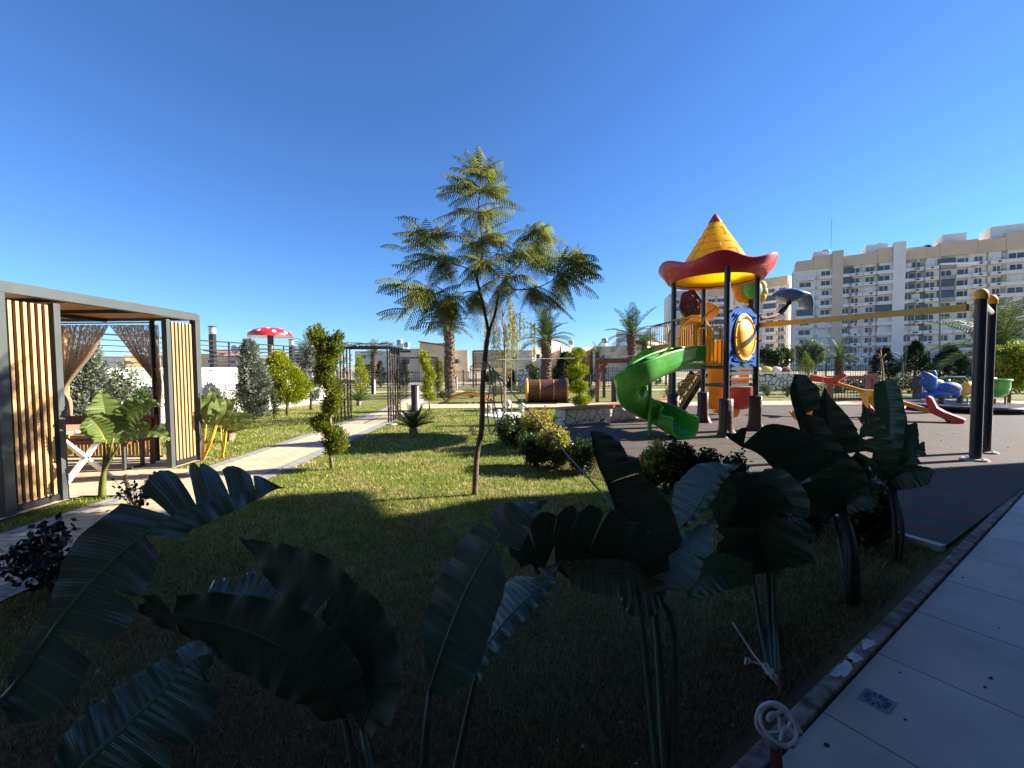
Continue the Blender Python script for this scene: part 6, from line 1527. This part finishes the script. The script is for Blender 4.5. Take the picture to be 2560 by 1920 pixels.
def paddle(par, mid,  wl, wr, cuts_l=(), cuts_r=(), fold=(20, 20), m=None, seed=0, gap=.02, rib=.006, droop=.12, ruf=.012, name='leaf', N=60, slant=.1):
    """leaf blade. mid: (px, py, distance) midrib from base to tip; wl, wr: seen half-widths in pixels; cuts: places where the blade is torn; fold: degrees each half leans towards the viewer"""
    r = random.Random(seed); c = cr([P(x, y, d) for x, y, d in mid], N); b = MB(); K = 7
    def frame(i):
        a, e = c[max(0, i - 1)], c[min(N, i + 1)]; T = (e - a).normalized(); view = (CP - c[i]).normalized(); S_ = T.cross(view); S_.normalize(); return T, S_, S_.cross(T)
    for side, wid, cuts, fo in ((-1, wl, cuts_l, fold[0]), (1, wr, cuts_r, fold[1])):
        edges = [0] + sorted(int(x * N) for x in cuts) + [N]
        for j in range(len(edges) - 1):
            i0, i1 = edges[j], edges[j + 1]
            if i1 <= i0: continue
            sw_ = r.uniform(-1, 1); base = len(b.v); vs = []; fa = R(fo + (r.uniform(-16, 16) if len(edges) > 2 else 0))
            for i in range(i0, i1 + 1):
                T, S_, Nn = frame(i); d = (c[i] - CP).length
                w = max(.0005, crs(wid, i / N)) * abs(c[i].y) / F * (1 + .012 * math.sin(i * 1.37 + seed) + r.uniform(-.014, .014))
                e_ = (i - i0) / (i1 - i0)
                tears = (1 if i0 > 0 else 0, 1 if i1 < N else 0)
                rnd_ = 1 - .22 * ((1 - e_) ** 4 * tears[0] + e_ ** 4 * tears[1])
                w *= rnd_
                for k in range(K + 1):
                    v = k / K; sh = (e_ - .5) * -min(.5, gap * 6) * (c[i1] - c[i0]).length * v * (1 if len(edges) > 2 else 0)
                    an = fa + droop * v * 2
                    vv = w * v
                    off_ = S_ * side * vv * math.cos(fa) / max(.35, math.cos(fa)) + Nn * (vv * math.tan(fa) * .8) + T * (sh + slant * w * v + sw_ * .02 * v * (len(edges) > 2)) + V(0, 0, -droop * w * v * v)
                    off_ += Nn * ruf * math.sin(i * .9 + side) * v * v
                    vs.append(c[i] + off_); b.uv[base + len(vs) - 1] = (i / N, v)
            n_ = K + 1; b.add(vs, [(a * n_ + k, a * n_ + k + 1, (a + 1) * n_ + k + 1, (a + 1) * n_ + k) for a in range(i1 - i0) for k in range(K)])
    lf = mk(name, b, m or M_pad, par, smooth=True)
    b = MB(); b.tube([p + frame(i)[2] * -rib * .4 for i, p in enumerate(c)], [lerp(rib, rib * .2, i / N) for i in range(N + 1)], 6); mk('midrib', b, M_pety if m is M_padl else (M_petd if m is M_padu else M_rib), lf, smooth=True)
    return c
def petiole(par, pts, r0, r1, m=None):
    c = cr([P(*p) if len(p) == 3 else Vector(p[0]) for p in pts], 18); b = MB(); b.tube(c, [lerp(r0, r1, i / 18) for i in range(19)], 8); mk('petiole', b, m or M_pet, par, smooth=True)
def GP(px, py): g_ = G(px, py); return (px, py, g_.y)
def plant(label, base): return thing('paddle_leaf_plant', label, 'banana plant', base, 'paddle-leaf plants in the shaded bed')

# 1: lower corner plant nearest to the camera
t = plant('nearest paddle-leaf plant, one huge torn leaf sweeping up towards the path', G(150, 2150))
paddle(t, [(-20, 1760, .95), (30, 1723, .98), (163, 1535, 1.05), (257, 1426, 1.12), (361, 1337, 1.2), (445, 1283, 1.28), (524, 1253, 1.34), (618, 1228, 1.42), (712, 1219, 1.5)],
       [10, 24, 36, 66, 112, 118, 138, 118, 62, 3], [30, 95, 132, 118, 85, 62, 50, 40, 28, 2], cuts_l=(.60, .70, .755, .82, .90), cuts_r=(.22, .34, .5), fold=(-36, 22), seed=1, gap=.03, rib=.009, slant=0, m=M_padb)
petiole(t, [(-20, 1760, .95), (-60, 1830, .9), (20, 2150, .8)], .012, .02)
paddle(t, [(150, 1990, .78), (212, 1911, .8), (316, 1812, .86), (405, 1728, .92), (484, 1649, .98), (549, 1631, 1.02)],
       [60, 105, 105, 85, 55, 3], [90, 175, 175, 150, 70, 3], cuts_r=(.42,), cuts_l=(.75,), fold=(-34, -22), seed=2, rib=.008, m=M_padb)
petiole(t, [(150, 1990, .78), (130, 2020, .76), (60, 2150, .75)], .011, .018)
# 2: dark pair
t = plant('dark paddle-leaf plant with a pointed folded leaf and a long leaf lying sideways', G(890, 2080))
paddle(t, [(905, 1825, 1.15), (930, 1740, 1.16), (925, 1640, 1.2), (880, 1545, 1.25), (800, 1465, 1.32), (700, 1400, 1.4), (598, 1342, 1.48)],
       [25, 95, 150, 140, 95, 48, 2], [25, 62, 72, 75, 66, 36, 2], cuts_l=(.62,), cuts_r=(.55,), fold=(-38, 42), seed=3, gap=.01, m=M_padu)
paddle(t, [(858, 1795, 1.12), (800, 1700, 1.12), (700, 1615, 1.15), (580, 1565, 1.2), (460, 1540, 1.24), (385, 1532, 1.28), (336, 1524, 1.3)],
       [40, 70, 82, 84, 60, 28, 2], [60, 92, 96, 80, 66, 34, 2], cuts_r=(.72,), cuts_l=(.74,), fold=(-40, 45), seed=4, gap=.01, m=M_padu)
petiole(t, [(905, 1825, 1.15), (925, 1920, 1.05), (950, 2080, 1.0)], .009, .014); petiole(t, [(858, 1795, 1.12), (885, 1920, 1.05), (900, 2080, 1.0)], .009, .014)
paddle(t, [(500, 1520, 1.5), (580, 1512, 1.55), (650, 1506, 1.6), (730, 1512, 1.6)], [70, 88, 86, 20], [10, 20, 20, 8], cuts_l=(.28, .55), fold=(-35, 20), seed=5, m=M_padb)
# 3: centre leaf, upright and ribbed
t = plant('paddle-leaf plant with one broad ribbed upright leaf and a bluish leaf behind it', G(1080, 2060))
paddle(t, [(1074, 1728, 1.35), (1095, 1660, 1.36), (1125, 1575, 1.4), (1160, 1489, 1.44), (1200, 1412, 1.48), (1239, 1350, 1.52), (1294, 1298, 1.56), (1340, 1268, 1.6), (1374, 1246, 1.64)],
       [15, 55, 78, 82, 85, 85, 55, 28, 2], [50, 88, 96, 92, 88, 70, 32, 10, 2], cuts_l=(.66, .80, .88), cuts_r=(.62,), fold=(-32, 22), seed=6, rib=.008, m=M_padb)
petiole(t, [(1074, 1728, 1.35), (1066, 1820, 1.25), (1050, 2060, 1.15)], .009, .016)
paddle(t, [(1190, 1690, 1.5), (1215, 1619, 1.52), (1271, 1544, 1.56), (1325, 1490, 1.6), (1370, 1450, 1.64), (1398, 1405, 1.68)],
       [20, 48, 66, 78, 55, 3], [14, 25, 30, 26, 14, 2], cuts_l=(.82,), fold=(-42, 40), seed=7, m=M_padb)
petiole(t, [(1190, 1690, 1.5), (1165, 1800, 1.4), (1110, 2060, 1.25)], .008, .014)
# 4: right of centre
g4 = G(1655, 1990)
t = plant('paddle-leaf plant with a tall upright folded leaf in front of the dark hedge bush', g4)
paddle(t, [(1620, 1460, 1.9), (1584, 1401, 1.9), (1552, 1290, 1.92), (1525, 1215, 1.94), (1500, 1160, 1.96), (1486, 1110, 1.98), (1478, 1078, 2.0)],
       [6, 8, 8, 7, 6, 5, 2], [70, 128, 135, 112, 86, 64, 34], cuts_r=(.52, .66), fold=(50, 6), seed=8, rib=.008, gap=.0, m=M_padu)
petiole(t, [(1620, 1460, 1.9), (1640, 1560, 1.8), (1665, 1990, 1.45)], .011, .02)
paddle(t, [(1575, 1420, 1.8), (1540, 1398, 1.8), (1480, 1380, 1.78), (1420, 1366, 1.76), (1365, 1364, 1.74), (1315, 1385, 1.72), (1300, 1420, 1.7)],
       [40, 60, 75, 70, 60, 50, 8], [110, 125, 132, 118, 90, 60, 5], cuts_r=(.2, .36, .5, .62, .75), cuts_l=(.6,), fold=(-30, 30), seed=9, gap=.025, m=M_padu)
petiole(t, [(1575, 1420, 1.8), (1600, 1520, 1.7), (1650, 1990, 1.4)], .010, .018)
paddle(t, [(1600, 1440, 1.75), (1570, 1430, 1.72), (1500, 1425, 1.68), (1440, 1418, 1.64), (1400, 1405, 1.6)], [20, 50, 52, 40, 2], [10, 28, 30, 18, 2], fold=(30, 30), seed=10)
paddle(t, [(1660, 1470, 1.85), (1600, 1475, 1.85), (1530, 1458, 1.9)], [20, 60, 2], [20, 50, 2], fold=(30, 30), seed=26)
paddle(t, [(1610, 1480, 1.85), (1660, 1430, 1.9), (1720, 1360, 1.95), (1785, 1295, 2.0)], [12, 30, 30, 3], [20, 62, 52, 3], fold=(-25, 34), seed=11, cuts_r=(.6,), m=M_padb)
petiole(t, [(1610, 1480, 1.85), (1680, 1560, 1.8), (1680, 1990, 1.45)], .010, .018)
paddle(t, [(1700, 1320, 2.0), (1735, 1280, 2.02), (1765, 1230, 2.05), (1790, 1190, 2.1), (1850, 1160, 2.15)], [30, 62, 78, 55, 3], [6, 14, 22, 18, 2], fold=(-38, 30), seed=12, m=M_padb)
# 5: wide drooping plant
g5 = G(1935, 1700)
t = plant('paddle-leaf plant with wide drooping leaves bending over on both sides', g5)
paddle(t, [(1925, 1440, 2.5), (1905, 1370, 2.5), (1880, 1300, 2.5), (1830, 1240, 2.45), (1760, 1215, 2.4), (1720, 1240, 2.35)], [12, 50, 75, 78, 40, 3], [20, 70, 80, 50, 20, 2], fold=(20, 30), seed=13)
paddle(t, [(1915, 1430, 2.45), (1900, 1350, 2.4), (1895, 1280, 2.35), (1860, 1215, 2.3), (1800, 1180, 2.3)], [30, 105, 85, 40, 3], [30, 108, 100, 50, 3], fold=(28, 25), seed=14, cuts_r=(.5,), cuts_l=(.35,), m=M_padu)
paddle(t, [(1930, 1400, 2.45), (1935, 1320, 2.5), (1940, 1250, 2.5), (1920, 1200, 2.5), (1880, 1180, 2.5)], [20, 70, 55, 30, 2], [30, 85, 78, 50, 2], fold=(-25, 30), m=M_padb, seed=15, cuts_r=(.4,))
paddle(t, [(1938, 1340, 2.35), (1960, 1310, 2.3), (2010, 1295, 2.25)], [4, 14, 2], [10, 22, 2], fold=(-45, 30), seed=27, m=M_padb)
paddle(t, [(1880, 1430, 2.3), (1800, 1420, 2.25), (1750, 1450, 2.2), (1720, 1500, 2.15)], [25, 45, 40, 3], [25, 40, 40, 3], fold=(30, 30), seed=16)
for (x0, y0), (x1, y1) in (((1925, 1440), (1915, 1700)), ((1915, 1430), (1935, 1700)), ((1930, 1400), (1945, 1700)), ((1880, 1430), (1925, 1700))):
    petiole(t, [(x0, y0, 2.48), (lerp(x0, x1, .45), lerp(y0, y1, .5), 2.3), (x1, y1, g5.y)], .010, .017)
# arching torn leaf over the hedge
g6 = G(2125, 1505)
t = plant('paddle-leaf plant with an upright cupped leaf and a torn leaf arching towards the slide', g6)
paddle(t, [(2085, 1290, 2.95), (2040, 1260, 2.9), (2001, 1215, 2.85), (1962, 1171, 2.8), (1907, 1124, 2.75), (1850, 1105, 2.7), (1808, 1082, 2.65)],
       [20, 30, 26, 20, 14, 8, 2], [50, 100, 125, 125, 96, 52, 3], cuts_r=(.36, .46, .80), fold=(0, 6), seed=17, gap=.03, m=M_padu)
petiole(t, [(2085, 1290, 2.95), (2100, 1360, 2.95), (2125, 1505, g6.y)], .012, .018)
paddle(t, [(2085, 1240, 3.1), (2062, 1180, 3.1), (2040, 1110, 3.12), (2015, 1040, 3.14), (1994, 980, 3.16), (1990, 935, 3.18)],
       [22, 26, 24, 20, 16, 4], [70, 78, 50, 42, 46, 22], cuts_r=(.62,), fold=(40, 18), seed=18, rib=.009, m=M_padu)
paddle(t, [(2100, 1240, 3.15), (2088, 1170, 3.15), (2076, 1090, 3.16), (2068, 1030, 3.18), (2063, 968, 3.2)], [30, 40, 42, 30, 2], [50, 72, 60, 34, 2], cuts_r=(.35,), fold=(20, 20), seed=19, m=M_padu)
paddle(t, [(2100, 1260, 3.1), (2120, 1200, 3.1), (2145, 1130, 3.05), (2170, 1040, 3.0)], [10, 14, 12, 2], [30, 44, 40, 3], cuts_r=(.25, .4, .55, .68, .8), cuts_l=(.4, .7), fold=(15, 5), seed=20, gap=.09)
paddle(t, [(2080, 1250, 3.0), (2045, 1180, 2.98), (2025, 1120, 2.96), (2006, 1068, 2.95)], [14, 22, 16, 2], [16, 26, 18, 2], fold=(20, 20), seed=21, cuts_l=(.5,))
paddle(t, [(2110, 1270, 3.0), (2160, 1235, 2.95), (2195, 1215, 2.9)], [12, 22, 2], [18, 32, 2], fold=(25, 25), seed=22)
b = MB(); r = random.Random(4)
for k in range(5): a = k * 1.26; b.tube(cr([g6 + V(.02 * math.cos(a), .02 * math.sin(a), 0), g6 + V(.022 * math.cos(a), .02 * math.sin(a), .35), P(2092 + 8 * math.cos(a), 1230, 3.1)], 14), [lerp(.017, .009, i / 14) for i in range(15)], 8)
mk('stem', b, M_petd, t, smooth=True)
b = MB()
for k in range(9): a = k * .7; b.tube([g6 + V(.035 * math.cos(a), .03 * math.sin(a), 0), g6 + V(.033 * math.cos(a), .03 * math.sin(a), .22 + .12 * r.random())], [.022, .008], 6)
mk('dry_sheath', b, M_sheath, t, smooth=True)
# 7: slim plant by the kerb
g7 = G(2242, 1398)
t = plant('slim paddle-leaf plant with ragged leaves in front of the red swing seat', g7)
paddle(t, [(2222, 1190, 3.6), (2222, 1110, 3.6), (2225, 1040, 3.62), (2218, 985, 3.64), (2211, 950, 3.66)], [30, 32, 30, 26, 20], [22, 26, 28, 26, 18], fold=(25, 25), seed=23, cuts_l=(.3,))
paddle(t, [(2215, 1200, 3.55), (2195, 1130, 3.5), (2175, 1060, 3.5), (2155, 1010, 3.5)], [20, 26, 22, 3], [28, 34, 26, 3], cuts_l=(.3, .5, .7), fold=(20, 15), seed=24, gap=.06)
paddle(t, [(2225, 1190, 3.6), (2250, 1130, 3.6), (2278, 1085, 3.6), (2292, 1058, 3.6)], [28, 48, 42, 4], [20, 32, 14, 2], fold=(22, 22), seed=25)
paddle(t, [(2228, 1170, 3.6), (2240, 1090, 3.65), (2248, 1040, 3.65), (2252, 1005, 3.65)], [16, 22, 16, 2], [10, 18, 14, 2], fold=(15, 15), seed=28)
paddle(t, [(2228, 1200, 3.5), (2262, 1160, 3.45), (2290, 1130, 3.4), (2312, 1104, 3.38)], [16, 22, 10, 4], [14, 24, 18, 5], cuts_r=(.3, .45, .6, .75), cuts_l=(.6,), fold=(15, 10), seed=29, gap=.07)
paddle(t, [(2222, 1205, 3.5), (2258, 1185, 3.4), (2300, 1178, 3.35), (2327, 1170, 3.3)], [14, 22, 18, 3], [22, 34, 30, 12], fold=(30, 30), seed=30)
paddle(t, [(2218, 1200, 3.5), (2190, 1170, 3.4), (2160, 1160, 3.35), (2140, 1168, 3.3)], [10, 18, 14, 2], [12, 22, 18, 3], cuts_l=(.3, .5, .7), cuts_r=(.3, .5, .7), fold=(20, 10), seed=31, gap=.08)
b = MB()
for k in range(4): a = k * 1.6; b.tube(cr([g7 + V(.02 * math.cos(a), .02 * math.sin(a), 0), g7 + V(.03 * math.cos(a), .025 * math.sin(a), .3), P(2222 + 5 * math.cos(a), 1190, 3.58)], 12), [lerp(.018, .010, i / 12) for i in range(13)], 8)
mk('stem', b, M_petd, t, smooth=True)

# sunlit paddle-leaf plants by the pavilion
g8 = G(256, 1245)
t = thing('paddle_leaf_plant', 'half-sunlit paddle-leaf plant with a thick dark stem standing before the pavilion', 'banana plant', g8, 'paddle-leaf plants beside the pavilion'); Y8 = g8.y
def q8(x, y, d=0): return (x, y, Y8 + d)
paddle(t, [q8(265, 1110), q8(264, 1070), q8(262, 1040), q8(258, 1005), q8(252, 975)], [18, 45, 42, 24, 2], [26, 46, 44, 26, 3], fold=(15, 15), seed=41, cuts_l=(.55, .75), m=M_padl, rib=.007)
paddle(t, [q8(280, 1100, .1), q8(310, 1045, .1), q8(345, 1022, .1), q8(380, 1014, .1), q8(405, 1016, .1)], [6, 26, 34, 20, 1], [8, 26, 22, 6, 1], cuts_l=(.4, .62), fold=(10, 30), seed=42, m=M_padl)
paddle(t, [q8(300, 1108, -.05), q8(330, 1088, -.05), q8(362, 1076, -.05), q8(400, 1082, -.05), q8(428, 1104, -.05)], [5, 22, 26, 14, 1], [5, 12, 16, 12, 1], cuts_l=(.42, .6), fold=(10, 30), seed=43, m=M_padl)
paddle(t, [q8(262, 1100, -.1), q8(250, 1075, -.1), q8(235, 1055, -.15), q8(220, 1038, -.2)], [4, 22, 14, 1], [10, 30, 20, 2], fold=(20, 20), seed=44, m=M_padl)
b = MB()
for x0, x1, y1 in ((256, 262, 1105), (258, 284, 1095), (256, 262, 1100), (259, 302, 1106)): b.tube(cr([g8 + V(r.uniform(-.02, .02), 0, 0), P(260, 1180, Y8), P(x1, y1, Y8)], 12), [lerp(.035, .01, i / 12) for i in range(13)], 8)
mk('stem', b, mat('stem_olive', (.12, .13, .03), .5, var=.3, vs=4), t, smooth=True)
for (bx, by), lab, ls in (((505, 1152), 'yellow-stemmed paddle-leaf plant touching the pavilion corner', [([(516, 1058), (514, 1035), (520, 1010), (530, 985), (524, 970)], 13, 1), ([(530, 1062), (548, 1040), (546, 1010), (538, 985)], 24, 2), ([(540, 1060), (560, 1035), (566, 1010), (560, 992)], 15, 3), ([(506, 1055), (503, 1025), (504, 1000), (510, 985)], 9, 4), ([(545, 1058), (562, 1030), (576, 1008), (592, 996)], 12, 5)]),
                            ((556, 1145), 'shorter yellow-stemmed paddle-leaf plant with spreading leaves, beside the grass', [([(558, 1072), (572, 1054), (594, 1040), (632, 1038)], 11, 6), ([(568, 1072), (584, 1060), (596, 1048), (604, 1036)], 13, 7), ([(553, 1072), (558, 1050), (570, 1030), (582, 1020)], 12, 8), ([(566, 1076), (596, 1064), (618, 1056), (642, 1066)], 9, 9)])):
    g_ = G(bx, by); t = thing('paddle_leaf_plant', lab, 'banana plant', g_, 'paddle-leaf plants beside the pavilion')
    for pts, w, sd_ in ls:
        paddle(t, [(x, y, g_.y + .06 * (sd_ % 3)) for x, y in pts], [w * .3, w, w * .8, 2], [w * .3, w, w * .8, 2], fold=(18, 18), seed=60 + sd_, m=M_padl, rib=.006, N=24)
        petiole(t, [(bx + (sd_ % 3 - 1) * 3, by, g_.y), (lerp(bx, pts[0][0], .6), lerp(by, pts[0][1], .5), g_.y), (pts[0][0], pts[0][1], g_.y + .06 * (sd_ % 3))], .012, .008, M_pety)

# dark-leaved shrub beside the path in the near shade
g_ = G(150, 1480); t = thing('shrub', 'dark broad-leaved shrub with thin bare stems at the edge of the shaded path', 'shrub', g_)
b = MB(); lf = MB(); r = random.Random(8); M_dk = fol('dark_purple_leaf', (.016, .018, .012), (.03, .03, .018), trans=.05, rough=.35)
for k in range(26):
    tgt = P(r.uniform(10, 330), r.uniform(1300, 1420), g_.y + r.uniform(-.3, .3)); mid = g_.lerp(tgt, .55) + V(r.gauss(0, .03), 0, r.uniform(-.05, .08)); c = cr([g_, mid, tgt], 10)
    b.tube(c, [lerp(.006, .002, i / 10) for i in range(11)], 5)
    for _ in range(26): leafq(lf, samp(c, r.uniform(.5, 1)) + V(r.gauss(0, .04), r.gauss(0, .04), r.gauss(0, .03)), r, .055, asp=.7)
mk('stems', b, M_bark, t); mk('foliage', lf, M_dk, t)
g_ = G(340, 1285); t = thing('shrub', 'small dark seedling shrub behind the torn lobes of the huge paddle leaf', 'shrub', g_)
b = MB(); lf = MB()
for k in range(14):
    tgt = P(r.uniform(275, 400), r.uniform(1185, 1240), g_.y + r.uniform(-.2, .2)); c = cr([g_, g_.lerp(tgt, .5) + V(0, 0, .04), tgt], 8); b.tube(c, [lerp(.006, .002, i / 8) for i in range(9)], 5)
    for _ in range(12): leafq(lf, samp(c, r.uniform(.4, 1)) + V(r.gauss(0, .03), r.gauss(0, .03), r.gauss(0, .03)), r, .05, asp=.7)
mk('stems', b, M_bark, t); mk('foliage', lf, M_dk, t)
b = MB(); b.tube([G(331, 1262), P(312, 1190, G(331, 1262).y)], .018, 8); tag(mk('tree_stake', b, M_barkl, loc=G(331, 1262)), 'short leaning wooden stake near the stem of the half-sunlit plant', 'stake')

# coiled white hose on a red pipe, knotted rope
g_ = G(1952, 2010); t = thing('garden_tap', 'red-brown upright pipe with a brass tap beside the kerb', 'tap', g_)
b = MB(); tp = P(1938, 1868, g_.y); b.tube([(g_.x, g_.y, 0), (tp.x, tp.y, tp.z)], .018, 10); mk('pipe', b, mat('red_pipe', (.13, .02, .02), .5), t, smooth='auto')
b = MB(); b.tube([tp, tp + V(0, 0, .04)], .012, 8); b.tube([tp + V(0, 0, .03), tp + V(.05, -.02, .02)], .009, 8); b.span(tp + V(-.025, 0, .05), tp + V(.025, 0, .05), .01, .008); mk('tap_head', b, mat('dull_brass', (.3, .28, .25), .4, metal=.7), t, smooth='auto')
hw = mat('white_hose', (.55, .56, .62), .5); b = MB(); Yh = tp.y
def H(x, y, d=0): return P(x, y, Yh + d)
b.tube(cr([H(1950, 1852, -.02), H(1962, 1820), H(1990, 1840, .01), H(1985, 1862, .02), H(1955, 1865, .03), H(1905, 1835, .03), H(1891, 1805, .02), H(1900, 1770, .01), H(1930, 1757), H(1962, 1770, -.01), H(1985, 1805, -.02), H(1992, 1840, -.02), H(1970, 1862, -.02), H(1935, 1850, -.01), H(1905, 1815), H(1903, 1780, .01), H(1925, 1762, .02), H(1955, 1775, .02), H(1976, 1800, .02), H(1968, 1825, .01), H(1953, 1838), H(1946, 1790, .01), H(1925, 1785, .0), H(1922, 1800), H(1960, 1775, .02), H(1985, 1805, .03), H(2003, 1831, .03)], 150), .0062, 9)
tag(mk('garden_hose', b, hw, loc=tp, smooth=True), 'coiled white hose hanging on the red-brown pipe by the kerb', 'hose')
g_ = G(1950, 1740); b = MB(); b.tube(cr([G(1832, 1602) + V(0, 0, .1), G(1880, 1660) + V(0, 0, .06), G(1915, 1700) + V(0, 0, .05), G(1948, 1722) + V(0, 0, .01)], 16), .005, 6)
for x, y in ((1868, 1678), (1912, 1692), (1925, 1704), (1935, 1718)):
    q = G(x, y) + V(0, 0, .05)
    for k in range(3): b.torus(q + V(r.gauss(0, .005), 0, 0), .013, .0045, 12, 5, axis=(r.gauss(0, 1), r.gauss(0, 1), r.gauss(0, 1)))
b.tube(cr([G(1868, 1678) + V(0, 0, .05), G(1890, 1685) + V(0, 0, .055), G(1912, 1692) + V(0, 0, .05)], 8), .004, 6)
tag(mk('knotted_rope', b, mat('cream_rope', (.40, .35, .27), .85, var=.2), loc=g_, smooth=True), 'short knotted cream rope tied down in the near shaded grass', 'rope')
g_ = G(1950, 1738); b = MB(); b.tube([g_, g_ + V(0, 0, .13)], .01, 6); tag(mk('ground_peg', b, M_bark, loc=g_), 'dark ground peg holding the knotted rope', 'peg')
# drain grate
g_ = G(2192, 1752, .006); t = thing('drain_cover', 'square floor drain with a flower-shaped blue-black grate in the slab walkway', 'drain cover', g_)
b = MB(); b.box(g_ + V(0, 0, .0015), (.11, .11, .003), rz=math.atan2(.55, .835)); mk('plate', b, mat('drain_plate', (.16, .17, .20), .45, metal=.2), t)
b = MB()
for k in range(12):
    a = 2 * math.pi * k / 12; d = V(math.cos(a), math.sin(a), 0); s_ = V(-d.y, d.x, 0); c = g_ + V(0, 0, .0045)
    b.add([c + d * .016, c + d * .04 + s_ * .007, c + d * .053, c + d * .04 - s_ * .007], [(0, 1, 2, 3)])
mk('slots', b, mat('drain_dark', (.01, .02, .06), .6), t)
# leaf litter specks on walkway and floor
b = MB(); r = random.Random(31)
for _ in range(70):
    q = K0 + KD * r.uniform(-3, 6) + KN * r.uniform(.05, 1.5); s_ = r.uniform(.004, .011); a = r.uniform(0, 6)
    b.sph((q.x, q.y, .009), s_, 6, sc=(1.3, .8, .5))
tag(mk('litter', b, mat('litter_dark', (.06, .045, .035), .9), loc=K0), kind='stuff')
b = MB()
for _ in range(260):
    s_ = r.uniform(0, 9); w_ = r.uniform(-4.5, -.2); q = K0 + KD * (s_ + .7) + KN * w_
    if q.x < 3.3: continue
    leafq(b, V(q.x, q.y, .036), r, .03, n=V(r.gauss(0, 1), r.gauss(0, 1), .05).normalized(), asp=.4)
for _ in range(650):
    yy = 1.0 * 9 ** r.random(); q = V(r.uniform(-1.2, 1.2) * yy, yy, .03)
    if (q - K0).dot(KN) < -.15 and not (PX0 < q.x < PX1): leafq(b, q, r, .022, asp=.35)
tag(mk('fallen_leaves', b, mat('straw_leaf', (.30, .24, .14), .8, island=.4), loc=K0), kind='stuff')

# ================= grass =================
rng = np.random.default_rng(5)
def inside(px, py, poly):
    n = len(poly); c = np.zeros(len(px), bool); j = n - 1
    for i in range(n):
        xi, yi = poly[i][:2]; xj, yj = poly[j][:2]
        c ^= ((yi > py) != (yj > py)) & (px < (xj - xi) * (py - yi) / (yj - yi + 1e-12) + xi); j = i
    return c
NB = 420000
y = .75 * (16.5 / .75) ** rng.random(NB); x = (rng.random(NB) * 2 - 1) * 1.3 * y
ok = (x > -9.4)
ok &= ~((x > PX0 - .02) & (x < PX1 + .02)); ok &= ~inside(x, y, RUB); ok &= ~((x < -5.1) & (y < 7.1) & (y > 4.0)); ok &= ~((x < PX0) & (x > -5.2) & (y > 4.85) & (y < 6.25)); ok &= ~((x > PX1 - .1) & (y > 15.15))
ok &= ((x - K0.x) * KN.x + (y - K0.y) * KN.y) < -.13
ok &= ~((np.hypot(x + .2, y - 14) < .7)) 
x, y = x[ok], y[ok]; n = len(x)
a = rng.random(n) * 6.283; h = (.016 + .022 * rng.random(n)) * np.clip(.6 + y / 9, .8, 1.5); w = .0011 * np.clip(y, 1.2, 12) ** .75 * 1.2
lean = rng.normal(0, .45, (n, 2)) * h[:, None]
v = np.zeros((n, 3, 3), 'f')
v[:, 0, 0] = x - np.cos(a) * w; v[:, 0, 1] = y - np.sin(a) * w; v[:, 1, 0] = x + np.cos(a) * w; v[:, 1, 1] = y + np.sin(a) * w
v[:, 2, 0] = x + lean[:, 0]; v[:, 2, 1] = y + lean[:, 1]; v[:, 2, 2] = h; v[:, :2, 2] = -.004
me = bpy.data.meshes.new('grass'); me.vertices.add(3 * n); me.vertices.foreach_set('co', v.ravel()); me.loops.add(3 * n); me.loops.foreach_set('vertex_index', np.arange(3 * n, dtype='i'))
me.polygons.add(n); me.polygons.foreach_set('loop_start', np.arange(0, 3 * n, 3, dtype='i')); me.update(); me.validate()
mg = pos_noise_mat('grass_blades', [(.26, .34, .055), (.45, .41, .15), (.20, .28, .045)], [1.3, 6.0], bump=0, dry=(.22, .155, .075)); me.materials.append(mg)  # near blades browned: dry grass plus painted shade tone
nn_, bb2 = nodes_of(mg); gi_ = nn_.nodes.new('ShaderNodeNewGeometry'); ri_ = nn_.nodes.new('ShaderNodeValToRGB'); ri_.color_ramp.interpolation = 'CONSTANT'
for p_, c_ in ((0, (.45, .45, .45, 1)), (.3, (.9, .95, .8, 1)), (.62, (1.25, 1.2, 1.1, 1)), (.86, (1.9, 1.5, 1.7, 1))):
    e_ = ri_.color_ramp.elements[0] if p_ == 0 else ri_.color_ramp.elements.new(p_); e_.position = p_; e_.color = c_
ri_.color_ramp.elements.remove(ri_.color_ramp.elements[-1])
src_ = bb2.inputs['Base Color'].links[0].from_socket; mu_ = nn_.nodes.new('ShaderNodeMix'); mu_.data_type = 'RGBA'; mu_.blend_type = 'MULTIPLY'; mu_.inputs[0].default_value = 1
nn_.links.new(gi_.outputs['Random Per Island'], ri_.inputs[0]); nn_.links.new(src_, mu_.inputs[6]); nn_.links.new(ri_.outputs[0], mu_.inputs[7]); nn_.links.new(mu_.outputs[2], bb2.inputs['Base Color'])
tr_ = nn_.nodes.new('ShaderNodeBsdfTranslucent'); nn_.links.new(bb2.inputs['Base Color'].links[0].from_socket, tr_.inputs[0]); mx_ = nn_.nodes.new('ShaderNodeMixShader'); mx_.inputs[0].default_value = .35
nn_.links.new(bb2.outputs[0], mx_.inputs[1]); nn_.links.new(tr_.outputs[0], mx_.inputs[2]); nn_.links.new(mx_.outputs[0], nn_.nodes['Material Output'].inputs[0])
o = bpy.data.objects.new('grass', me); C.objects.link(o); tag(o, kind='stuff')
